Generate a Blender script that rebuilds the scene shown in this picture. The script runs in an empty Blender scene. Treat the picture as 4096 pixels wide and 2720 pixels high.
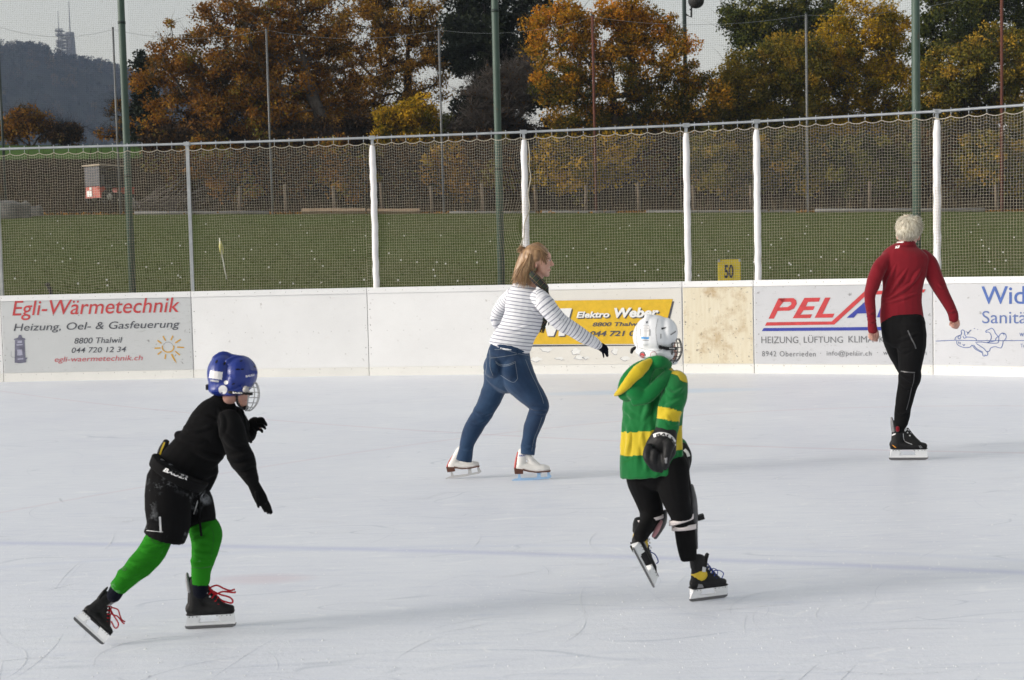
import bpy, bmesh, math, random
import numpy as np
from mathutils import Vector, Matrix, noise as mnoise
from mathutils.bvhtree import BVHTree

S = bpy.context.scene
COL = S.collection
PI = math.pi
R = math.radians

# ------------------------------------------------------------------ camera
F = 5378.0                       # focal length in pixels of a 4096 px wide picture
CX, CY, K = 2048.0, 1360.0, 4096 / 2361.0
HC = 1.535                       # eye height of the photographer standing on the ice
PITCH = math.atan((784 - 592) / 3100.0)
ROLL = 0.0235
r0, u0 = Vector((1, 0, 0)), Vector((0, math.sin(PITCH), math.cos(PITCH)))
FWD = Vector((0, math.cos(PITCH), -math.sin(PITCH)))
RGT = r0 * math.cos(ROLL) - u0 * math.sin(ROLL)
UPV = u0 * math.cos(ROLL) + r0 * math.sin(ROLL)
CAMP = Vector((0, 0, HC))
cam_d = bpy.data.cameras.new('camera')
cam = bpy.data.objects.new('camera', cam_d)
COL.objects.link(cam)
m = Matrix((RGT, UPV, -FWD)).transposed().to_4x4()
m.translation = CAMP
cam.matrix_world = m
cam_d.sensor_width = 36.0
cam_d.lens = 36.0 * F / 4096.0
cam_d.clip_start, cam_d.clip_end = 0.1, 6000
cam_d.dof.use_dof = True
cam_d.dof.focus_distance = 10.5
cam_d.dof.aperture_fstop = 6.3
S.camera = cam

# ------------------------------------------------------------------ light
SUN_EL, SUN_AZ = R(17), math.atan2(-0.22, -0.97)       # low hazy sun from the left
sd = Vector((math.cos(SUN_EL) * math.cos(SUN_AZ), math.cos(SUN_EL) * math.sin(SUN_AZ), math.sin(SUN_EL)))
world = bpy.data.worlds.new('World')
S.world = world
world.use_nodes = True
wn = world.node_tree
wn.nodes.clear()
sky = wn.nodes.new('ShaderNodeTexSky')
sky.sky_type = 'NISHITA'
sky.sun_disc = False
sky.sun_elevation = SUN_EL
sky.sun_rotation = PI / 2 - SUN_AZ
sky.dust_density = 3.0
sky.air_density = 2.0
hs = wn.nodes.new('ShaderNodeHueSaturation')
hs.inputs['Saturation'].default_value = 0.22
bgn = wn.nodes.new('ShaderNodeBackground')
bgn.inputs['Strength'].default_value = 0.15
wo = wn.nodes.new('ShaderNodeOutputWorld')
wn.links.new(sky.outputs[0], hs.inputs['Color'])
wn.links.new(hs.outputs[0], bgn.inputs['Color'])
wn.links.new(bgn.outputs[0], wo.inputs['Surface'])
sun_d = bpy.data.lights.new('sun', 'SUN')
sun_d.energy = 1.05
sun_d.angle = R(10)
sun_d.color = (1.0, 0.93, 0.84)
sun = bpy.data.objects.new('sun', sun_d)
sun.rotation_euler = sd.to_track_quat('Z', 'Y').to_euler()
sun.location = (-30, -5, 20)
COL.objects.link(sun)
S.view_settings.view_transform = 'Standard'
S.view_settings.look = 'None'
S.view_settings.gamma = 1
S.view_settings.exposure = 0.5
S.cycles.volume_bounces = 0
S.cycles.transparent_max_bounces = 12
S.cycles.max_bounces = 6

# ------------------------------------------------------------------ projection helpers
def ray(u, v):
    return RGT * ((u - CX) / F) - UPV * ((v - CY) / F) + FWD
def at(u, v, y):                 # photo pixel (4096 wide) -> point in the upright plane at depth y
    d = ray(u, v)
    return CAMP + d * (y / d.y)
def at2(x, y, d):                # the same for 2361 wide coordinates
    return at(x * K, y * K, d)
def ground(u, v, z=0.0):
    d = ray(u, v)
    return CAMP + d * ((z - HC) / d.z)

# ------------------------------------------------------------------ scene graph helpers
def tag(o, label=None, cat=None, group=None, kind=None):
    if label: o['label'] = label
    if cat: o['category'] = cat
    if group: o['group'] = group
    if kind: o['kind'] = kind
    return o
def empty(name, loc=(0, 0, 0), label=None, cat=None, group=None):
    o = bpy.data.objects.new(name, None)
    o.empty_display_size = 0.1
    o.location = loc
    COL.objects.link(o)
    return tag(o, label, cat, group)
def parent_to(o, p):
    # every thing's empty is placed before its parts, parts carry world coordinates
    o.parent = p
    mw = Matrix.Identity(4)
    q = p
    chain = []
    while q:
        chain.append(q.matrix_basis.copy())
        q = q.parent
    for mb in reversed(chain):
        mw = mw @ mb
    o.matrix_basis = mw.inverted() @ o.matrix_basis
def mesh_obj(name, V, Fs, mat=None, parent=None, smooth=False, mats=None, midx=None, attrs=None, loc=None):
    me = bpy.data.meshes.new(name)
    V = np.asarray(V, dtype=np.float64).reshape(-1, 3)
    o = bpy.data.objects.new(name, me)
    if loc is None and parent is None and len(V):
        lo, hi = V.min(0), V.max(0)
        loc = ((lo[0] + hi[0]) / 2, (lo[1] + hi[1]) / 2, lo[2])
    if loc is not None:
        V = V - np.asarray(loc, dtype=np.float64)
        o.location = loc
    if isinstance(Fs, np.ndarray):
        n, k = Fs.shape
        me.vertices.add(len(V))
        me.vertices.foreach_set('co', V.astype(np.float32).ravel())
        me.loops.add(n * k)
        me.loops.foreach_set('vertex_index', Fs.astype(np.int32).ravel())
        me.polygons.add(n)
        me.polygons.foreach_set('loop_start', np.arange(n, dtype=np.int32) * k)
        me.polygons.foreach_set('loop_total', np.full(n, k, dtype=np.int32))
        me.update(calc_edges=True)
    else:
        me.from_pydata([tuple(v) for v in V], [], [tuple(int(i) for i in f) for f in Fs])
    if mats:
        for mm in mats: me.materials.append(mm)
    elif mat:
        me.materials.append(mat)
    if midx is not None:
        me.polygons.foreach_set('material_index', np.asarray(midx, dtype=np.int32))
    if attrs:
        for an, av in attrs.items():
            a = me.attributes.new(an, 'FLOAT', 'POINT')
            a.data.foreach_set('value', np.asarray(av, dtype=np.float32))
    if smooth:
        me.polygons.foreach_set('use_smooth', np.ones(len(me.polygons), dtype=bool))
    me.update()
    COL.objects.link(o)
    if parent: parent_to(o, parent)
    return o
class MB:                         # collects simple solids into one mesh
    def __init__(s): s.v, s.f, s.n = [], [], 0
    def add(s, V, Fs):
        s.v.extend([tuple(p) for p in V])
        s.f.extend([tuple(int(i) + s.n for i in f) for f in Fs])
        s.n = len(s.v)
        return s
    def box(s, c, size, rz=0.0, M=None):
        x, y, z = [q / 2 for q in size]
        P = [Vector(p) for p in ((-x, -y, -z), (x, -y, -z), (x, y, -z), (-x, y, -z), (-x, -y, z), (x, -y, z), (x, y, z), (-x, y, z))]
        mt = M if M is not None else Matrix.Rotation(rz, 4, 'Z')
        c = Vector(c)
        return s.add([c + mt @ p for p in P], [(0, 3, 2, 1), (4, 5, 6, 7), (0, 1, 5, 4), (1, 2, 6, 5), (2, 3, 7, 6), (3, 0, 4, 7)])
    def tube(s, pts, rad, n=8, cap=True):
        V, Fs = tube_geo(pts, rad, n=n, cap=cap)
        return s.add(V, Fs)
    def prism(s, poly, M, depth):  # 2D polygon (x,z) extruded along +-y, placed by M
        n = len(poly)
        V = [M @ Vector((p[0], -depth / 2, p[1])) for p in poly] + [M @ Vector((p[0], depth / 2, p[1])) for p in poly]
        Fs = [tuple(range(n)), tuple(reversed(range(n, 2 * n)))]
        Fs += [(i, i + n, (i + 1) % n + n, (i + 1) % n) for i in range(n)]
        return s.add(V, Fs)
    def ell(s, c, rad, seg=12, ring=8, M=None):
        V, Fs = ell_geo(c, rad, seg, ring, M)
        return s.add(V, Fs)
    def build(s, name, mat=None, parent=None, smooth=False, loc=None):
        return mesh_obj(name, s.v, s.f, mat, parent, smooth, loc=loc)
def ell_geo(c, rad, seg=12, ring=8, M=None):
    if np.isscalar(rad): rad = (rad,) * 3
    V, Fs = [], []
    for i in range(1, ring):
        th = PI * i / ring
        for j in range(seg):
            ph = 2 * PI * j / seg
            V.append(Vector((rad[0] * math.sin(th) * math.cos(ph), rad[1] * math.sin(th) * math.sin(ph), rad[2] * math.cos(th))))
    V += [Vector((0, 0, rad[2])), Vector((0, 0, -rad[2]))]
    t, b = len(V) - 2, len(V) - 1
    for i in range(ring - 2):
        for j in range(seg):
            a, d = i * seg + j, i * seg + (j + 1) % seg
            Fs.append((a, a + seg, d + seg, d))
    for j in range(seg):
        Fs.append((t, j, (j + 1) % seg))
        q = (ring - 2) * seg
        Fs.append((b, q + (j + 1) % seg, q + j))
    c = Vector(c)
    if M is not None: V = [M @ p for p in V]
    return [c + p for p in V], Fs
def tube_geo(pts, rad, rad2=None, n=10, cap=True, side=None, round_ends=False):
    """generalised cylinder; rad along 'side' vector, rad2 along the third axis"""
    P = [Vector(p) for p in pts]
    m_ = len(P)
    ra = [rad] * m_ if np.isscalar(rad) else list(rad)
    rb = ra if rad2 is None else ([rad2] * m_ if np.isscalar(rad2) else list(rad2))
    if round_ends is True: round_ends = (True, True)
    if round_ends:
        t0 = (P[0] - P[1]).normalized(); t1 = (P[-1] - P[-2]).normalized()
        e0 = min(ra[0], rb[0]); e1 = min(ra[-1], rb[-1])
        pre = [(P[0] + t0 * e0 * math.sin(a), math.cos(a)) for a in (1.4, 1.0, 0.5)]
        post = [(P[-1] + t1 * e1 * math.sin(a), math.cos(a)) for a in (0.5, 1.0, 1.4)]
        if not round_ends[0]: pre = []
        if not round_ends[1]: post = []
        ra = [ra[0] * c for _, c in pre] + ra + [ra[-1] * c for _, c in post]
        rb = [rb[0] * c for _, c in pre] + rb + [rb[-1] * c for _, c in post]
        P = [p for p, _ in pre] + P + [p for p, _ in post]
        m_ = len(P)
    V, Fs = [], []
    prev = None
    for i in range(m_):
        t = (P[min(i + 1, m_ - 1)] - P[max(i - 1, 0)])
        if t.length < 1e-9: t = Vector((0, 0, 1))
        t.normalize()
        if side is not None:
            sv = Vector(side[i]) if isinstance(side, (list, tuple)) and not np.isscalar(side[0]) else Vector(side)
        elif prev is not None:
            sv = prev
        else:
            sv = Vector((1, 0, 0)) if abs(t.x) < 0.8 else Vector((0, 1, 0))
        sv = sv - t * sv.dot(t)
        if sv.length < 1e-6: sv = t.orthogonal()
        sv.normalize()
        prev = sv
        w = t.cross(sv)
        for j in range(n):
            a = 2 * PI * j / n
            V.append(P[i] + sv * (ra[i] * math.cos(a)) + w * (rb[i] * math.sin(a)))
    for i in range(m_ - 1):
        for j in range(n):
            a, b = i * n + j, i * n + (j + 1) % n
            Fs.append((a, b, b + n, a + n))
    if cap:
        Fs.append(tuple(reversed(range(n))))
        Fs.append(tuple(range((m_ - 1) * n, m_ * n)))
    return V, Fs
def spline(pts, k=6):             # Catmull-Rom through n-dimensional points
    P = np.asarray(pts, dtype=float)
    out = []
    n = len(P)
    for i in range(n - 1):
        p0, p1, p2, p3 = P[max(i - 1, 0)], P[i], P[i + 1], P[min(i + 2, n - 1)]
        for j in range(k):
            t = j / k
            out.append(0.5 * ((2 * p1) + (-p0 + p2) * t + (2 * p0 - 5 * p1 + 4 * p2 - p3) * t * t + (-p0 + 3 * p1 - 3 * p2 + p3) * t ** 3))
    out.append(P[-1])
    return np.array(out)
def dup(o, name=None, parent=None, loc=None):
    c = o.copy()
    COL.objects.link(c)
    c.parent = parent
    if loc is not None: c.location = loc
    return c
def dup_tree(root, loc, rz=None, label=None):
    r_ = root.copy(); COL.objects.link(r_)
    r_.location = loc
    if rz is not None: r_.rotation_euler = (0, 0, rz)
    if label: r_['label'] = label
    for ch in list(root.children):
        c = ch.copy(); COL.objects.link(c); c.parent = r_
        for g in list(ch.children):
            d = g.copy(); COL.objects.link(d); d.parent = c
    return r_

# vectorised value noise
def _hash(ix, iy, iz, seed):
    h = (ix * 374761393 + iy * 668265263 + iz * 2147483647 + seed * 1274126177) & 0xFFFFFFFF
    h = ((h ^ (h >> 13)) * 1274126177) & 0xFFFFFFFF
    return ((h ^ (h >> 16)) & 0xFFFF) / 65535.0
def vnoise(P, scale=1.0, seed=0):
    P = np.asarray(P, dtype=float) * scale
    I = np.floor(P).astype(np.int64)
    f = P - I
    f = f * f * (3 - 2 * f)
    out = np.zeros(len(P))
    for dx in (0, 1):
        wx = f[:, 0] if dx else 1 - f[:, 0]
        for dy in (0, 1):
            wy = f[:, 1] if dy else 1 - f[:, 1]
            for dz in (0, 1):
                wz = f[:, 2] if dz else 1 - f[:, 2]
                out += wx * wy * wz * _hash(I[:, 0] + dx, I[:, 1] + dy, I[:, 2] + dz, seed)
    return out * 2 - 1

# ------------------------------------------------------------------ materials
def new_mat(name):
    m_ = bpy.data.materials.new(name)
    m_.use_nodes = True
    nt = m_.node_tree
    return m_, nt, nt.nodes['Principled BSDF']
def nd(nt, t, **kw):
    n = nt.nodes.new(t)
    for k_, v_ in kw.items():
        if k_ in n.inputs: n.inputs[k_].default_value = v_
        else: setattr(n, k_, v_)
    return n
def ramp(nt, fac, stops, interp='LINEAR'):
    n = nt.nodes.new('ShaderNodeValToRGB')
    cr = n.color_ramp
    cr.interpolation = interp
    while len(cr.elements) < len(stops): cr.elements.new(0.5)
    for e, (p, c) in zip(cr.elements, stops):
        e.position = p
        e.color = tuple(c) + (1,) if len(c) == 3 else c
    nt.links.new(fac, n.inputs[0])
    return n.outputs[0]
def math_n(nt, op, a, b=None, c=None, clamp=False):
    n = nt.nodes.new('ShaderNodeMath')
    n.operation = op
    n.use_clamp = clamp
    for i, x in enumerate((a, b, c)):
        if x is None: continue
        if hasattr(x, 'is_linked') or hasattr(x, 'links'): nt.links.new(x, n.inputs[i])
        else: n.inputs[i].default_value = x
    return n.outputs[0]
def mix_c(nt, fac, a, b):
    n = nt.nodes.new('ShaderNodeMix')
    n.data_type = 'RGBA'
    for sock, x in ((n.inputs[0], fac), (n.inputs[6], a), (n.inputs[7], b)):
        if hasattr(x, 'links'): nt.links.new(x, sock)
        elif np.isscalar(x): sock.default_value = x
        else: sock.default_value = tuple(x) + (1,)
    return n.outputs[2]
def texco(nt, scale=(1, 1, 1), kind='Object'):
    tc = nt.nodes.new('ShaderNodeTexCoord')
    mp = nt.nodes.new('ShaderNodeMapping')
    mp.inputs['Scale'].default_value = scale
    nt.links.new(tc.outputs[kind], mp.inputs[0])
    return mp.outputs[0]
def noise_t(nt, vec, scale, detail=3, rough=0.5):
    n = nd(nt, 'ShaderNodeTexNoise', Scale=scale, Detail=detail, Roughness=rough)
    nt.links.new(vec, n.inputs['Vector'])
    return n.outputs['Fac']
def bump(nt, bs, h, strength=0.3, dist=0.01):
    b = nd(nt, 'ShaderNodeBump', Strength=strength, Distance=dist)
    nt.links.new(h, b.inputs['Height'])
    nt.links.new(b.outputs[0], bs.inputs['Normal'])
def simple(name, col, rough=0.5, metal=0.0, var=0.12, scale=8.0, bumps=0.0, bscale=60.0, sheen=0.0, spec=0.5, coat=0.0):
    """a procedural material: base colour broken by two scales of noise, optional fine bump"""
    m_, nt, bs = new_mat(name)
    v = texco(nt)
    n1 = noise_t(nt, v, scale, 4, 0.6)
    lo = [max(0, c * (1 - var)) for c in col]
    hi = [min(1, c * (1 + var)) for c in col]
    nt.links.new(ramp(nt, n1, [(0.3, lo), (0.7, hi)]), bs.inputs['Base Color'])
    bs.inputs['Roughness'].default_value = rough
    bs.inputs['Metallic'].default_value = metal
    bs.inputs['Specular IOR Level'].default_value = spec
    if sheen: bs.inputs['Sheen Weight'].default_value = sheen
    if coat: bs.inputs['Coat Weight'].default_value = coat
    if bumps:
        bump(nt, bs, noise_t(nt, v, bscale, 3, 0.6), bumps, 0.01)
    return m_
# ------------------------------------------------------------------ ice
def ice_material():
    m_, nt, bs = new_mat('rink_ice')
    tc = nt.nodes.new('ShaderNodeTexCoord')
    P = tc.outputs['Object']
    sx = nt.nodes.new('ShaderNodeSeparateXYZ'); nt.links.new(P, sx.inputs[0])
    X, Y = sx.outputs[0], sx.outputs[1]
    big = noise_t(nt, P, 0.7, 4, 0.6)
    st = nt.nodes.new('ShaderNodeMapping'); st.inputs['Scale'].default_value = (1.1, 7.0, 1); st.inputs['Rotation'].default_value = (0, 0, 0.06)
    nt.links.new(P, st.inputs[0])
    streak = noise_t(nt, st.outputs[0], 3.0, 5, 0.65)
    fine = noise_t(nt, P, 42.0, 4, 0.75)
    c = ramp(nt, big, [(0.3, (0.70, 0.725, 0.80)), (0.7, (0.775, 0.80, 0.855))])
    c = mix_c(nt, math_n(nt, 'MULTIPLY', ramp(nt, streak, [(0.45, (0, 0, 0)), (0.72, (1, 1, 1))]), 0.45), c, (0.83, 0.85, 0.89))
    c = mix_c(nt, math_n(nt, 'MULTIPLY', ramp(nt, streak, [(0.28, (1, 1, 1)), (0.44, (0, 0, 0))]), 0.42), c, (0.56, 0.60, 0.72))
    # snow crumbs
    c = mix_c(nt, math_n(nt, 'MULTIPLY', ramp(nt, fine, [(0.58, (0, 0, 0)), (0.70, (1, 1, 1))]), 0.7), c, (0.90, 0.91, 0.94))
    # hair-thin cuts: contour lines of stretched noises
    for (sc, rot, w, amt, seed, colr) in ((0.9, 0.5, 0.0050, 0.55, 3.1, (0.42, 0.47, 0.55)), (1.4, -0.35, 0.0045, 0.50, 9.7, (0.45, 0.49, 0.56)), (2.6, 0.1, 0.009, 0.5, 5.3, (0.92, 0.93, 0.95)), (2.2, -0.15, 0.009, 0.5, 1.3, (0.92, 0.93, 0.95))):
        mp = nt.nodes.new('ShaderNodeMapping'); mp.inputs['Rotation'].default_value = (0, 0, rot); mp.inputs['Location'].default_value = (seed, seed * 2, 0)
        mp.inputs['Scale'].default_value = (0.5, 1.6, 1)
        nt.links.new(P, mp.inputs[0])
        f = noise_t(nt, mp.outputs[0], sc, 1.0, 0.4)
        d = math_n(nt, 'ABSOLUTE', math_n(nt, 'SUBTRACT', f, 0.5))
        line = math_n(nt, 'SUBTRACT', 1.0, math_n(nt, 'DIVIDE', d, w), clamp=True)
        brk = ramp(nt, noise_t(nt, mp.outputs[0], sc * 2.2, 2), [(0.52, (0, 0, 0)), (0.62, (1, 1, 1))])
        c = mix_c(nt, math_n(nt, 'MULTIPLY', math_n(nt, 'MULTIPLY', line, brk), amt), c, colr)
    # painted lines under the ice: (curve y = a + b x + c x^2, half width, colour, strength)
    for (a, b, q, hw, colr, amt) in ICE_LINES:
        yy = math_n(nt, 'ADD', math_n(nt, 'ADD', math_n(nt, 'MULTIPLY', X, b), a), math_n(nt, 'MULTIPLY', math_n(nt, 'MULTIPLY', X, X), q))
        d = math_n(nt, 'ABSOLUTE', math_n(nt, 'SUBTRACT', Y, yy))
        k_ = math_n(nt, 'SUBTRACT', 1.0, math_n(nt, 'DIVIDE', d, hw), clamp=True)
        k_ = math_n(nt, 'MULTIPLY', math_n(nt, 'MULTIPLY', k_, amt), math_n(nt, 'ADD', streak, 0.35))
        c = mix_c(nt, k_, c, colr)
    for (cx_, cy_, rx, ry, colr, amt) in ICE_SPOTS:
        dx = math_n(nt, 'DIVIDE', math_n(nt, 'SUBTRACT', X, cx_), rx)
        dy = math_n(nt, 'DIVIDE', math_n(nt, 'SUBTRACT', Y, cy_), ry)
        d = math_n(nt, 'ADD', math_n(nt, 'MULTIPLY', dx, dx), math_n(nt, 'MULTIPLY', dy, dy))
        k_ = math_n(nt, 'MULTIPLY', math_n(nt, 'SUBTRACT', 1.0, d, clamp=True), amt)
        k_ = math_n(nt, 'MULTIPLY', k_, math_n(nt, 'ADD', streak, 0.45))
        c = mix_c(nt, k_, c, colr)
    nt.links.new(c, bs.inputs['Base Color'])
    bs.inputs['Roughness'].default_value = 0.42
    bs.inputs['Specular IOR Level'].default_value = 0.35
    h = math_n(nt, 'ADD', math_n(nt, 'MULTIPLY', streak, 0.6), math_n(nt, 'MULTIPLY', fine, 0.5))
    bump(nt, bs, h, 0.28, 0.01)
    return m_
def gl2(x, y): return ground(x * K, y * K)
def line_fit(p):
    q = [gl2(*a) for a in p]
    M = np.array([[1, v.x, v.x * v.x] for v in q]); Y = np.array([v.y for v in q])
    return tuple(np.linalg.solve(M, Y))
ICE_LINES = [line_fit([(0, 1252), (900, 1268), (2361, 1320)]) + (0.075, (0.36, 0.40, 0.66), 0.42),
             line_fit([(0, 1308), (900, 1262), (2361, 1292)]) + (0.06, (0.45, 0.52, 0.74), 0.18),
             line_fit([(1500, 1020), (1900, 1034), (2361, 1044)]) + (0.05, (0.62, 0.40, 0.44), 0.34),
             line_fit([(1500, 965), (1900, 942), (2361, 936)]) + (0.06, (0.62, 0.42, 0.46), 0.26),
             line_fit([(0, 950), (600, 938), (1000, 925)]) + (0.05, (0.55, 0.55, 0.62), 0.25)]
a_, b_ = gl2(600, 1335), gl2(1500, 903)
ICE_SPOTS = [(a_.x, a_.y, 0.30, 0.13, (0.66, 0.42, 0.44), 0.28), (b_.x, b_.y, 1.45, 0.34, (0.45, 0.64, 0.86), 0.55)]
ICE = mesh_obj('ice', [(-30, -12, 0), (30, -12, 0), (30, 30, 0), (-30, 30, 0)], [(0, 1, 2, 3)], ice_material(), loc=(0, 0, 0))
tag(ICE, kind='structure')

# cuts and snow crumbs left by the skates
rgi = np.random.default_rng(19)
def ribbons(n, wlo, whi, name, mat, label, z):
    V, Fs = [], []
    for _ in range(n):
        y = 4.3 + 12.5 * rgi.random() ** 1.5
        x = rgi.uniform(-.42, .42) * y
        a, kap, L = rgi.uniform(0, 2 * PI), rgi.normal(0, 2.0), rgi.uniform(.18, .95)
        w_ = rgi.uniform(wlo, whi) * min(1.2, .35 + y / 14)
        n0 = len(V); m_ = 16
        for i in range(m_):
            t_ = i / (m_ - 1)
            k_ = w_ * math.sin(PI * (.06 + .88 * t_))
            V += [(x - math.sin(a) * k_, y + math.cos(a) * k_, z), (x + math.sin(a) * k_, y - math.cos(a) * k_, z)]
            x += math.cos(a) * L / m_; y += math.sin(a) * L / m_; a += kap * L / m_
        Fs += [(n0 + 2 * i, n0 + 2 * i + 1, n0 + 2 * i + 3, n0 + 2 * i + 2) for i in range(m_ - 1)]
    tag(mesh_obj(name, V, Fs, mat, loc=(0, 0, 0)), label, 'skate marks', kind='stuff')
ribbons(90, .0006, .0014, 'skate_cut', simple('dark_ice_cut', (0.56, 0.59, 0.66), .6, var=.15, scale=3), 'fine dark curved cuts left by skate blades in the ice', .003)
ribbons(360, .0012, .0040, 'skate_scrape', simple('snowy_ice_scrape', (0.80, 0.82, 0.86), .8, var=.06, scale=3), 'pale curved scrapes left by skate blades in the ice', .0016)
n = 3600
cy = 4.2 + 13.4 * rgi.random(n) ** 1.25
cx_ = rgi.uniform(-.42, .42, n) * cy
cs = rgi.uniform(.002, .0058, n) * (1 + .5 * (rgi.random(n) < .06))
base = np.stack([cx_, cy, np.zeros(n)], 1)
tet = np.array([(1, 0, 0), (-.5, .87, 0), (-.5, -.87, 0), (0, 0, .9)])
V = (base[:, None, :] + tet[None] * cs[:, None, None]).reshape(-1, 3)
o_ = np.arange(n) * 4
Fq = np.concatenate([np.stack([o_ + a, o_ + b, o_ + c], 1) for a, b, c in ((0, 1, 3), (1, 2, 3), (2, 0, 3))])
tag(mesh_obj('snow_crumbs', V, Fq, simple('ice_snow', (0.88, 0.89, 0.91), .8, var=.03), loc=(0, 0, 0)), 'white crumbs of scraped snow scattered over the ice', 'snow', kind='stuff')

# ------------------------------------------------------------------ dasher boards
ZB = 1.17                          # board height above the ice
JP = [(-9.8, 18.28), (-6.91, 18.2), (-4.30, 18.08), (-1.91, 17.84), (0.16, 17.52), (2.18, 17.12), (3.04, 16.86), (5.06, 16.12), (7.18, 14.9), (9.1, 13.2)]
JP = [Vector((x, y, 0)) for x, y in JP]
M_white = simple('white_board_plastic', (0.80, 0.80, 0.80), 0.45, var=0.02, scale=2.0, bumps=0.05, bscale=9)
def scuffed(name, base, dirt, seed=0.0, amt=0.6, low=None):
    m_, nt, bs = new_mat(name)
    tc = nt.nodes.new('ShaderNodeTexCoord')
    mp = nt.nodes.new('ShaderNodeMapping'); mp.inputs['Location'].default_value = (seed, seed, seed)
    nt.links.new(tc.outputs['Object'], mp.inputs[0]); v = mp.outputs[0]
    n1 = noise_t(nt, v, 1.6, 5, 0.65)
    c = ramp(nt, n1, [(0.32, [q * 0.93 for q in base]), (0.66, base)])
    spots = ramp(nt, noise_t(nt, v, 16, 2, 0.5), [(0.70, (0, 0, 0)), (0.78, (1, 1, 1))])
    c = mix_c(nt, math_n(nt, 'MULTIPLY', spots, amt), c, dirt)
    mp2 = nt.nodes.new('ShaderNodeMapping'); mp2.inputs['Scale'].default_value = (1, 1, 3.5)
    nt.links.new(v, mp2.inputs[0])
    sm = ramp(nt, noise_t(nt, mp2.outputs[0], 7, 4, 0.7), [(0.60, (0, 0, 0)), (0.74, (1, 1, 1))])
    c = mix_c(nt, math_n(nt, 'MULTIPLY', sm, amt * 0.5), c, [q * 1.6 for q in dirt])
    nt.links.new(c, bs.inputs['Base Color'])
    bs.inputs['Roughness'].default_value = 0.5
    return m_
M_cap = scuffed('cap_rail_white', (0.82, 0.82, 0.82), (0.5, 0.5, 0.5), 1.0, 0.15)
M_kick = scuffed('kick_plate_cream', (0.80, 0.79, 0.75), (0.35, 0.33, 0.30), 4.0, 0.6)
M_bare = scuffed('white_panel', (0.80, 0.80, 0.80), (0.42, 0.40, 0.38), 2.0, 0.6)
M_sheetg = scuffed('grey_advert_sheet', (0.56, 0.575, 0.58), (0.16, 0.16, 0.15), 7.0, 0.7)
M_sheetw = scuffed('pale_advert_sheet', (0.54, 0.55, 0.575), (0.16, 0.16, 0.16), 5.5, 0.75)
M_peel = scuffed('peeling_paint_sheet', (0.72, 0.70, 0.65), (0.30, 0.27, 0.23), 3.0, 0.55)
def ply_mat():
    m_, nt, bs = new_mat('stained_plywood')
    v = texco(nt)
    sv = texco(nt, (6, 6, 0.5))
    g = noise_t(nt, sv, 5, 4, 0.6)
    c = ramp(nt, g, [(0.3, (0.64, 0.57, 0.42)), (0.7, (0.70, 0.65, 0.52))])
    st = ramp(nt, noise_t(nt, v, 3.2, 5, 0.7), [(0.50, (0, 0, 0)), (0.68, (1, 1, 1))])
    c = mix_c(nt, math_n(nt, 'MULTIPLY', st, 0.75), c, (0.40, 0.27, 0.13))
    sp = ramp(nt, noise_t(nt, v, 26, 2, 0.5), [(0.645, (0, 0, 0)), (0.76, (1, 1, 1))])
    c = mix_c(nt, math_n(nt, 'MULTIPLY', sp, 0.8), c, (0.16, 0.13, 0.10))
    nt.links.new(c, bs.inputs['Base Color'])
    bs.inputs['Roughness'].default_value = 0.7
    return m_
M_ply = ply_mat()
M_screw = simple('screw_head', (0.22, 0.21, 0.20), 0.5, 0.6)
M_seam = simple('dark_joint', (0.10, 0.10, 0.10), 0.8)
def paint(name, col, var=0.06): return simple(name, col, 0.5, var=var, scale=14)
M_red, M_redl = paint('red_print', (0.50, 0.045, 0.05), 0.18), paint('faded_red_print', (0.50, 0.10, 0.12), 0.15)
M_dark, M_greyp = paint('dark_grey_print', (0.07, 0.075, 0.09), 0.2), paint('grey_print', (0.16, 0.165, 0.175), 0.1)
M_blue, M_bluew = paint('blue_print', (0.03, 0.045, 0.30), 0.12), paint('steel_blue_print', (0.06, 0.12, 0.36), 0.15)
M_bluet = paint('pale_blue_print', (0.10, 0.15, 0.34), 0.15)
M_yel, M_gold = paint('yellow_print', (0.68, 0.43, 0.02), 0.10), paint('gold_print', (0.62, 0.34, 0.02), 0.1)
M_whp, M_stove = paint('white_print', (0.78, 0.78, 0.76), 0.04), paint('slate_print', (0.14, 0.14, 0.20), 0.25)
M_stovel = paint('light_slate_print', (0.36, 0.36, 0.46), 0.2)

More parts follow.
